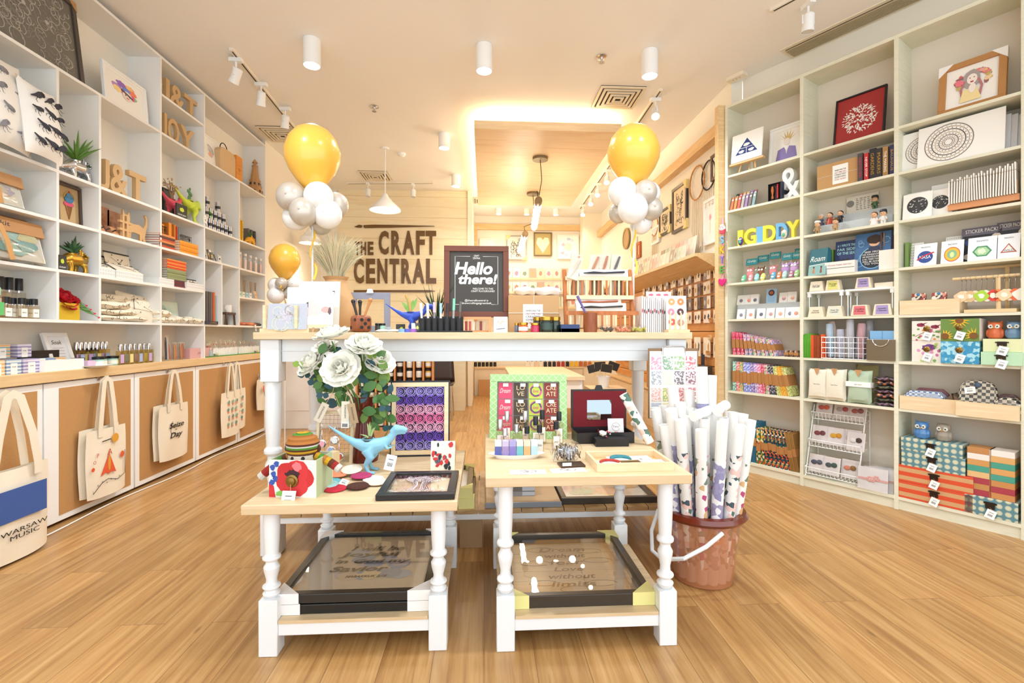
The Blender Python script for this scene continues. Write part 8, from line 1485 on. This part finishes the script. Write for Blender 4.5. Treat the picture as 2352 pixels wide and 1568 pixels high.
p=fp(1555,2.60);t=T('sheet_peg_stand','wooden peg stand holding the doughnut sticker sheets','display stand',p);MB().box(-.06,.06,-.03,.04,0,.015,LPINE).build('base',t);k=MB();[k.tube([(-.045+.03*i,-.02,.015),(-.045+.03*i,-.02,.105)],.005,LPINE,8)for i in range(4)];k.build('peg',t)
def donut(b,w,h):
    for x,z,c in((-.22,.32,'e8a068'),(.22,.32,'d88850'),(-.25,.02,'e88898'),(.2,.02,'5a3434'),(-.22,-.28,'e07868'),(.2,-.3,'c8a090')):b.flat(disc(x*w,z*h,.17*w),0,mc(c));b.flat(disc(x*w,z*h,.05*w),-.0006,mc('f4ece8'))
boxy('sticker_sheet','white sheet of doughnut stickers on the peg stand, frontmost','stickers',p+Vector((-.005,-.008,.016)),0,.115,.002,.185,PAPER,donut,rx=-.06)
for i in range(14):boxy('sticker_sheet','sleeved sticker sheet left of the doughnut sheet, %s'%(nth(i,14)),'stickers',fp(1476+i*4.6,2.6+.004*i),0,.008,.12,.20-.008*(i%3),mc(['f0ecec','d8d0d0','e8e4e0'][i%3],.4),lambda b,w,h,i=i:b.flat(blob(0,.1*h,.4*w,.06*h,i),0,mc(['c84858','3a3a40'][i%2])))
boxy('sticker_sheet','white sheet of pink lip stickers behind the sleeved sheets','stickers',fp(1516,2.76),0,.15,.003,.24,PAPER,lambda b,w,h:[b.flat(blob(x*w,z*h,.1*w,.03*h,3),0,mc('d86878'))for x in(-.3,0,.3)for z in(.42,.32,.22)],rx=-.1)
# ================================================================ sign wall, right wall, back room
SGN=mc('6a4c24',.25);t=T('shop_sign','brown flat lettering reading The Craft Central with brush and pencil on the plywood wall','sign',(0,7.697,0))
def st(s,px0,px1,py0,py1):
    a=ony(px0,py0,7.7);c=ony(px1,py1,7.7);MB().text(s,a.z-c.z,(a.x+c.x)/2,(a.z+c.z)/2,0,SGN,w=c.x-a.x,bold=.04,ext=.012).build('lettering',t,flip=False)
for ch,a,c in zip('CRAFT',(870,899,925,956,978),(893,922,952,976,1002)):st(ch,a,c,530,585)
for ch,a,c in zip('THE',(816,829,845),(826,841,858),):st(ch,a,c,555,586)
for ch,a,c in zip('CENTRAL',(813,841,867,895,922,948,979),(836,862,890,917,945,975,1002)):st(ch,a,c,594,651)
def pp(*P):return[(ony(a,b,7.7).x,ony(a,b,7.7).z)for a,b in P]
MB().prism(pp((836,517),(860,516),(920,517),(998,519),(998,520),(900,523),(838,524),(835,521)),-.012,0,SGN).prism(pp((814,521),(825,516),(833,518),(831,523),(822,523)),-.012,0,SGN).build('brush_shape',t)
MB().prism(pp((813,666),(984,666),(1000,668),(984,671),(813,671)),-.012,0,SGN).build('pencil_shape',t)
def M_(px,py):r=ray(px,py);q=XM/r.x;return Vector((XM,r.y*q,EYE+r.z*q))
def wallpic(label,x0,x1,yt,yb,fm,fw=.025,art=None,board=PAPER,corners=None,mat=0,d=.025):
    a=M_(x1,yt);c=M_(x0,yt);zb=M_((x0+x1)/2,yb).z;zt_=M_((x0+x1)/2,yt).z;return framed(label,(XM-d-.004,(a.y+c.y)/2,zb),-PI/2,abs(c.y-a.y),zt_-zb,fw,d,fm,art,lean=0,board=board,corners=corners,mat=mat)
scr=lambda sd,m=DARK:(lambda b,w,h:[b.ribbon(arc(R_s.uniform(-.25,.25)*w,R_s.uniform(-.36,.36)*h,R_s.uniform(.05,.12)*w,R_s.uniform(0,180),R_s.uniform(200,400),6),.008,0,m)for R_s in[random.Random(sd)]for _ in range(34)])
YC=mc('f0dc98',.7)
wallpic('black framed lettering picture with yellow guards on the right wall, smaller far one',1518,1545,478,538,BFR,.03,scr(1),mc('e8d4b0'),(.09,YC,[(1,1),(-1,-1),(1,-1)]))
wallpic('black framed lettering picture with yellow guards on the right wall, larger one',1548,1582,424,530,BFR,.035,scr(2),mc('e8d4b0'),(.1,YC,[(1,1),(1,-1)]))
wallpic('dark framed square picture high on the right wall beside the shelves',1638,1662,350,410,mc('5a3a2c',.5),.03,None)
rose_a=lambda b,w,h:(b.flat(blob(0,.1*h,.12*w,.08*h,3),0,mc('e8a0b0')),b.ribbon([(0,.02*h),(-.03*w,-.3*h)],.006,0,mc('b8b878')))
for i,(a,c,yt,yb)in enumerate([(1622,1650,455,560),(1455,1465,545,600),(1500,1518,520,560)]):wallpic('white framed pale flower print on the right wall, %s'%['nearest','farthest','middle'][i],a,c,yt,yb,WHITE,.03,rose_a,mat=.02)
wallpic('small orange wood framed picture far along the right wall',1466,1474,556,592,mc('b8602c',.5),.04,None,mc('e8c8a0'))
def catcher(label,px,py,r,c,L):
    q=M_(px,py);t=T('dream_catcher',label,'dream catcher',(XM-.02,q.y,q.z),-PI/2);MB().tube([(r*math.cos(a),0,r*math.sin(a))for a in[i*PI/10 for i in range(21)]],.008,mc(c,.8),7).build('hoop',t)
    k=MB();[k.tube([(r*math.cos(i*.785),0,r*math.sin(i*.785)),(r*.3*math.cos(i*.785+.6),0,r*.3*math.sin(i*.785+.6))],.002,WHT2,4)for i in range(8)];k.build('web',t);k=MB();[k.tube([((i-2.5)*r*.22,0,-r*.95),((i-2.5)*r*.26,-.005,-r-L*(.6+.4*(i%2))),((i-2.5)*r*.2,0,-r-L*(.8+.2*(i%2)))],[.004,.007,.003],mc('ecdcc0',.9),5)for i in range(6)];k.build('feather',t)
catcher('tan hooped dream catcher with cream feathers on the right wall',1605,420,.17,'c89050',.5);catcher('black and white hooped dream catcher beside the dark framed picture',1632,402,.14,'3a3634',.16);catcher('small tan dream catcher far along the right wall',1507,520,.12,'c89050',.4)
t=T('card_ledge','wide pine ledge on the right wall carrying rows of greeting cards','shelf',(XM-.002,4.35,1.86),-PI/2);MB().box(-3.6,.0,-.26,0,-.0,.03,PINE).add([(x,y,z)for x in(-3.6,0)for y,z in((-.24,0),(-.03,-.12),(-.01,-.12),(-.01,0))],[(0,1,2,3),(7,6,5,4),(0,4,5,1),(1,5,6,2),(2,6,7,3),(3,7,4,0)],PINE).build('ledge',t)
R=random.Random(21);CCL=['f0e0d0','f4d8d0','e8e4d0','d8dcc8','f0c8c0','f8f0e4','c8d0b8','e8b8a8','f4ecdc','b8a090']
proto={}
def card(name,label,cat,loc,rz,w,h,c,c2,group,rx=-.15):
    k_=(w,h,c)
    if k_ not in proto:b=MB().box(-w/2,w/2,0,.006,0,h,mc(c,.4)).flat(blob(0,.5*h,.25*w,.22*h,len(proto)),0,mc(c2,.7));proto[k_]=b.build(name)
    o=proto[k_]if proto[k_].get('label')is None else proto[k_].copy()
    if o.name not in COL.objects:COL.objects.link(o)
    o.location=loc;o.rotation_euler=(rx,0,rz);props(o,label,cat,group);return o
for rw in range(2):
    for i in range(22):y=4.75+.105*i*(1.02 if rw else 1);c=(i*3+rw*5)%10;card('greeting_card','%s greeting card on the pine ledge, %s row, %s'%(['pale','rosy','cream','sage','pink','ivory','green','salmon','off white','taupe'][c],['front','back'][rw],'number %d going away'%(i+1)if i>19 else ORD[i]+' going away'),'card',(XM-.21+.09*rw,y,1.8905+.0*rw),-PI/2,.095,.15+.09*rw,CCL[c],CCL[(c+3)%10],'greeting cards on the pine ledge')
t=T('slat_panel','orange pine slatwall panel under the ledge on the right wall','wall panel',(XM-.002,4.3,0),-PI/2);SLW=wood('slat_pine','d89a58','c88544',(3,20,20));k=MB()
for i in range(12):k.box(-3.6,0,-.02,0,.5+.112*i,.604+.112*i,SLW)
k.box(-3.6,0,-.004,0,.5,1.84,mc('6a4424'));k.build('slats',t)
for rw,(z,cs_)in enumerate([(1.80,['f0e4d0','8a7a80','e8d8c4']),(1.66,['e8d8c4','6a5a5c','f0e4d0']),(1.52,['8a8088','ece0d0','5a4c50']),(1.38,['e8b8a8','f0e4d0','a8b8c0','f0d8c8']),(1.12,['f4ecdc','e8e4d0','f0e0c8'])]):
    for i in range(20 if rw<4 else 14):
        y=4.42+.105*i;c=cs_[(i*2+rw)%len(cs_)];card('earring_card','hanging accessory card on the slatwall, %s row, %s going away'%(['top','second','third','fourth','bottom'][rw],ORD[i]),'accessory card',(XM-.035-.015*(i%2),y,z-(.13 if rw<4 else .2)),-PI/2,.07,.12 if rw<4 else .19,c,['5a4a44','c8a060','d8d0c0'][i%3],'accessory cards on the slatwall',rx=0)
for i in range(10):y=4.45+.21*i;S('slatwall_hook',MB().tube([(0,0,0),(0,-.09,0),(0,-.1,.015)],.003,BRASS,5),'brass hook above the top card row, %s going away'%ORD[i],'hook',(XM-.021,y,1.815),-PI/2,'slatwall hooks')
for i,(px,py,c)in enumerate([(1647,735,'c89050'),(1644,775,'e8c898'),(1640,810,'d8a060')]):q=M_(px,py);k=MB();[k.tube([((j-1)*.02+.02*math.cos(a),0,.02*math.sin(a))for a in[m*.8 for m in range(9)]],.004,mc(c,.4,.3),5)for j in range(3)];S('hanging_jewellery',k,'looped gold toned jewellery hanging near the pine post, %s'%['top','middle','bottom'][i],'jewellery',(XM-.06,q.y,q.z),-PI/2)
for i,(px,py,c)in enumerate([(1628,830,'2c2838'),(1645,870,'3a3230'),(1635,905,'2c2824')]):q=M_(px,py);k=MB();[k.tube([(j*.012-.03,0,0),(j*.012-.03,0,.14)],.005,mc(c,.3),5)for j in range(6)];S('pen_bundle',k,'dark bundle hanging low on the slatwall, %s'%['top','middle','bottom'][i],'packet',(XM-.06,q.y,q.z-.07),-PI/2)
boxy('wrapped_sleeves','clear sleeves of dark ribbons at the slatwall foot','packet',(XM-.12,4.5,.62),-PI/2,.2,.05,.22,mc('4a4038',.4))
t=T('low_wall_shelf','low pine shelf with drawer front under the slatwall','shelf',(XM,4.3,0),-PI/2);MB().box(-3.6,0,-.16,0,.45,.47,PINE).box(-3.6,0,-.14,0,.0,.45,LPINE).build('body',t)
def B_(px,py,y=YB-.03):return ony(px,py,y)
def backpic(label,x0,x1,yt,yb,fm,art=None,board=PAPER,fw=.025,corners=None,mat=0,y=YB-.04):
    a=B_(x0,yt,y);c=B_(x1,yb,y);return framed(label,((a.x+c.x)/2,y,c.z),0,c.x-a.x,a.z-c.z,fw,.025,fm,art,lean=0,board=board,corners=corners,mat=mat)
PW=mc('f4ecde',.6)
backpic('pale framed pink flower sketch at the left of the back gallery',1101,1138,546,600,PW,rose_a);backpic('white board with dark brush lettering and yellow guards on the back wall',1163,1210,540,597,mc('a8a498',.5),scr(5,mc('5a503c')),mc('e8e4d8'),.02,(.1,YC,[(-1,1),(1,-1)]))
backpic('gold framed picture of a pale papercut heart on the back wall',1226,1268,533,588,mc('7a6434',.4),lambda b,w,h:b.flat([(0,-.42*h),(-.42*w,.05*h),(-.35*w,.3*h),(-.12*w,.32*h),(0,.2*h),(.12*w,.32*h),(.35*w,.3*h),(.42*w,.05*h)],0,mc('f0e4c4')),mc('b8a468'))
backpic('pale framed watercolour face with blue curls on the back wall',1280,1330,538,595,PW,lambda b,w,h:(b.flat(disc(0,0,.2*w),0,mc('f4d4c8')),[b.flat(blob(x*w,z*h,.1*w,.07*h,i),-.001,mc(['c8d8e8','e8b8c8','b8c8e0'][i%3]))for i,(x,z)in enumerate([(-.3,-.1),(-.28,-.28),(-.1,-.36),(.2,.3),(-.25,.1),(.02,.34)])]))
backpic('small pale framed tulip sketch right of the watercolour face',1340,1367,548,583,PW,rose_a);backpic('arched dark framed picture at the right end of the back room',1416,1440,527,584,BFR,rose_a,mc('f0dcc0'),y=YB-.42)
for rw,(py,yy)in enumerate([(640,9.1),(672,9.0),(706,8.9)]):
    q=B_(1200,py,yy);S('picture_rail_shelf',MB().box(-.15,2.0,0,.04,-.02,0,LPINE).box(-.15,2.0,-.006,0,-.02,.02,LPINE),'pale picture ledge on the back wall, %s of three'%['top','middle','bottom'][rw],'shelf',(0,yy,q.z))
    for i in range(17):px=1094+i*18.5;c=(i*7+rw*3)%10;k=B_(px,py,yy+.01);card('art_card','%s art card on the %s back ledge, %s'%(['pale','rosy','cream','sage','pink','ivory','green','salmon','off white','taupe'][c],['top','middle','bottom'][rw],nth(i,17)),'card',(k.x,yy+.012,k.z+.001),0,.135,.2,CCL[c],['d88878','b890a8','8a9c88','c8a878'][i%4],'art cards on the back wall ledges',rx=-.05)
bs=T('back_shelf','low pale wooden wall shelf with ink bottles in the back room','shelf',(0,8.9,0));q=ony(1300,842,8.9);MB().box(-.18,1.84,0,.35,q.z-.03,q.z,LPINE).box(-.18,1.84,.02,.35,0,q.z-.03,mc('eee0c8',.7)).build('body',bs)
for i in range(18):
    px=1212+i*10.2;c=['f4f0e4','f4f0e4','ecd8b8','f4f0e4','26242c','26242c','2c2430','a83030','b83838','28242c','f0c030','f0c030','c86838','c87840','c87038','e8d8a8','e8d8a8','d8b888'][i];o=ony(px,842,8.93)
    bottle('small coloured ink bottle on the low back shelf, %s'%nth(i,18),(o.x,8.93,q.z+.001),0,.06,.13,mc(c,.3),mc('2a2428')if i<10 else mc(c),group='ink bottles on the low back shelf')
for i in range(6):o=ony(1092+i*9,842,8.95);jar('dark little jar at the left of the low back shelf, %s'%nth(i,6),(o.x,9.05,q.z+.001),0,.03,.08,mc('2c2824',.3),BLACK,group='dark jars on the low back shelf')
ctr=T('display_counter','pale wooden display counter with a sloping lid in the back room','counter',(.72,5.4,0));MB().box(-.42,.42,0,1.6,.62,.66,LPINE).box(-.38,.38,.04,1.5,.3,.62,mc('efe6d6',.7)).build('top',ctr)
for x in(-.38,.38):
    for y in(.06,1.5):k=MB();leg(k,x,y,.62,.06);k.build('leg',ctr)
for i in range(4):o=MB().box(-.07,.07,0,.003,0,.1,mc('2c2a28')).box(-.072,.072,.001,.005,-.002,.102,PINE).tube([(0,.002,0),(0,.002,-.12)],.004,PINE);S('chalk_marker_sign',o,'small wooden framed chalkboard pick in a white pot, %s'%nth(i,4),'sign',(1.38+.075*i,6.0,.66+.03*(i%2)),ry=-.25+.2*i,rx=.05*i)
S('white_pot',MB().lathe([(.06,0),(.09,.14),(.08,.14),(.05,.01)],WHITE,n=20),'white pot holding small chalkboard picks in the back','pot',(1.5,6.0,.47));S('pot_stand',MB().box(-.2,.25,-.15,.25,0,.47,LPINE),'plain pale block under the white pot','stand',(1.5,6.0,0),bevel=.004)
for i in range(6):boxy('kraft_carton','small kraft carton stacked on the right low shelf, %s'%['bottom near','middle near','top near','bottom far','middle far','top far'][i],'box',(XM-.15,5.4+.42*(i//3),.4705+.1*(i%3)),-PI/2,.36,.1,.095,mc('b88650',.8),lambda b,w,h:b.flat(rect(-.1*w,.1*w,-.3*h,.3*h),0,PAPER))if i<6 else None
t=T('ink_jar_rack','orange wooden rack with columns of small ink jars behind the roses','display rack',(-.95,5.2,0));RKM=mc('d08c50',.5);MB().box(-.38,.38,.1,.12,.15,.95,mc('b8743c',.6)).box(-.4,.4,0,.12,.12,.15,RKM).box(-.4,.4,0,.12,.95,.98,RKM).build('back',t)
k=MB();[k.box(-.4+.1*i-.008,-.4+.1*i+.008,0,.1,.15,.95,RKM)for i in range(9)];k.build('divider',t);MB().box(-.38,-.33,.02,.1,0,.12,RKM).box(.33,.38,.02,.1,0,.12,RKM).build('foot',t)
jp=None
for i in range(8):
    for j in range(7):
        lb='small ink jar in the orange rack, column %s, %s from bottom'%(nth(i,8),ORD[j]);lc=(-.95-.35+.1*i,5.25,.151+.105*j)
        if jp is None:jp={}
        c='2a2624' if i<5 else 'ece4d4' if i<7 else 'd8a050'
        if c not in jp:jp[c]=jar(lb,lc,0,.032,.095,mc(c,.3),BLACK,mc('e0dcd0'),group='ink jars in the orange rack')
        else:dup(jp[c],lc,0,lb)
t=T('chair','dark brown moulded chair with thin metal legs behind the long table','chair',(-.62,6.6,0));CHM=mc('3a2a24',.4)
MB().grid(lambda u,v:((u-.5)*.42,(v-.5)*.4,.45+.02*(2*u-1)**2),6,6,CHM).build('seat',t,solid=.015);MB().grid(lambda u,v:((u-.5)*.42*(1-.15*v),.2+.06*v,.47+.42*v),6,6,CHM).build('backrest',t,solid=.015)
for x in(-.17,.17):
    for y in(-.17,.17):MB().tube([(x,y,.45),(x*1.15,y*1.15,0)],.01,CHROME,6).build('leg',t)
t=T('white_cabinet','white panelled cash counter behind the long table on the left','cabinet',(-2.05,5.95,0));MB().box(-.42,.55,0,.5,0,.95,mc('f2ede2',.5)).build('body',t,bevel=.004);MB().box(-.36,.49,-.008,0,.22,.9,mc('f4efe6',.5)).build('panel',t);MB().box(-.44,.57,-.02,.52,.95,.98,LPINE).build('counter_top',t)
boxy('wood_panelled_counter','pale plywood clad counter block at the foot of the sign wall','counter',(-.465,7.2,0),0,.36,.49,.95,WOODWALL)
boxy('storage_box','clear storage box at the left of the back low shelf','box',(.05,8.84,.0),0,.3,.05,.3,mc('c89a68',.7))
S('round_picture',MB().t((0,0,0),(PI/2,0,0)).lathe([(.16,0),(.16,.02),(.13,.02),(.13,.01),(0,.01)],mc('b8986c',.6),n=28),'round wooden hoop picture on the right wall far end','picture',(XM-.02,7.3,2.6),-PI/2)
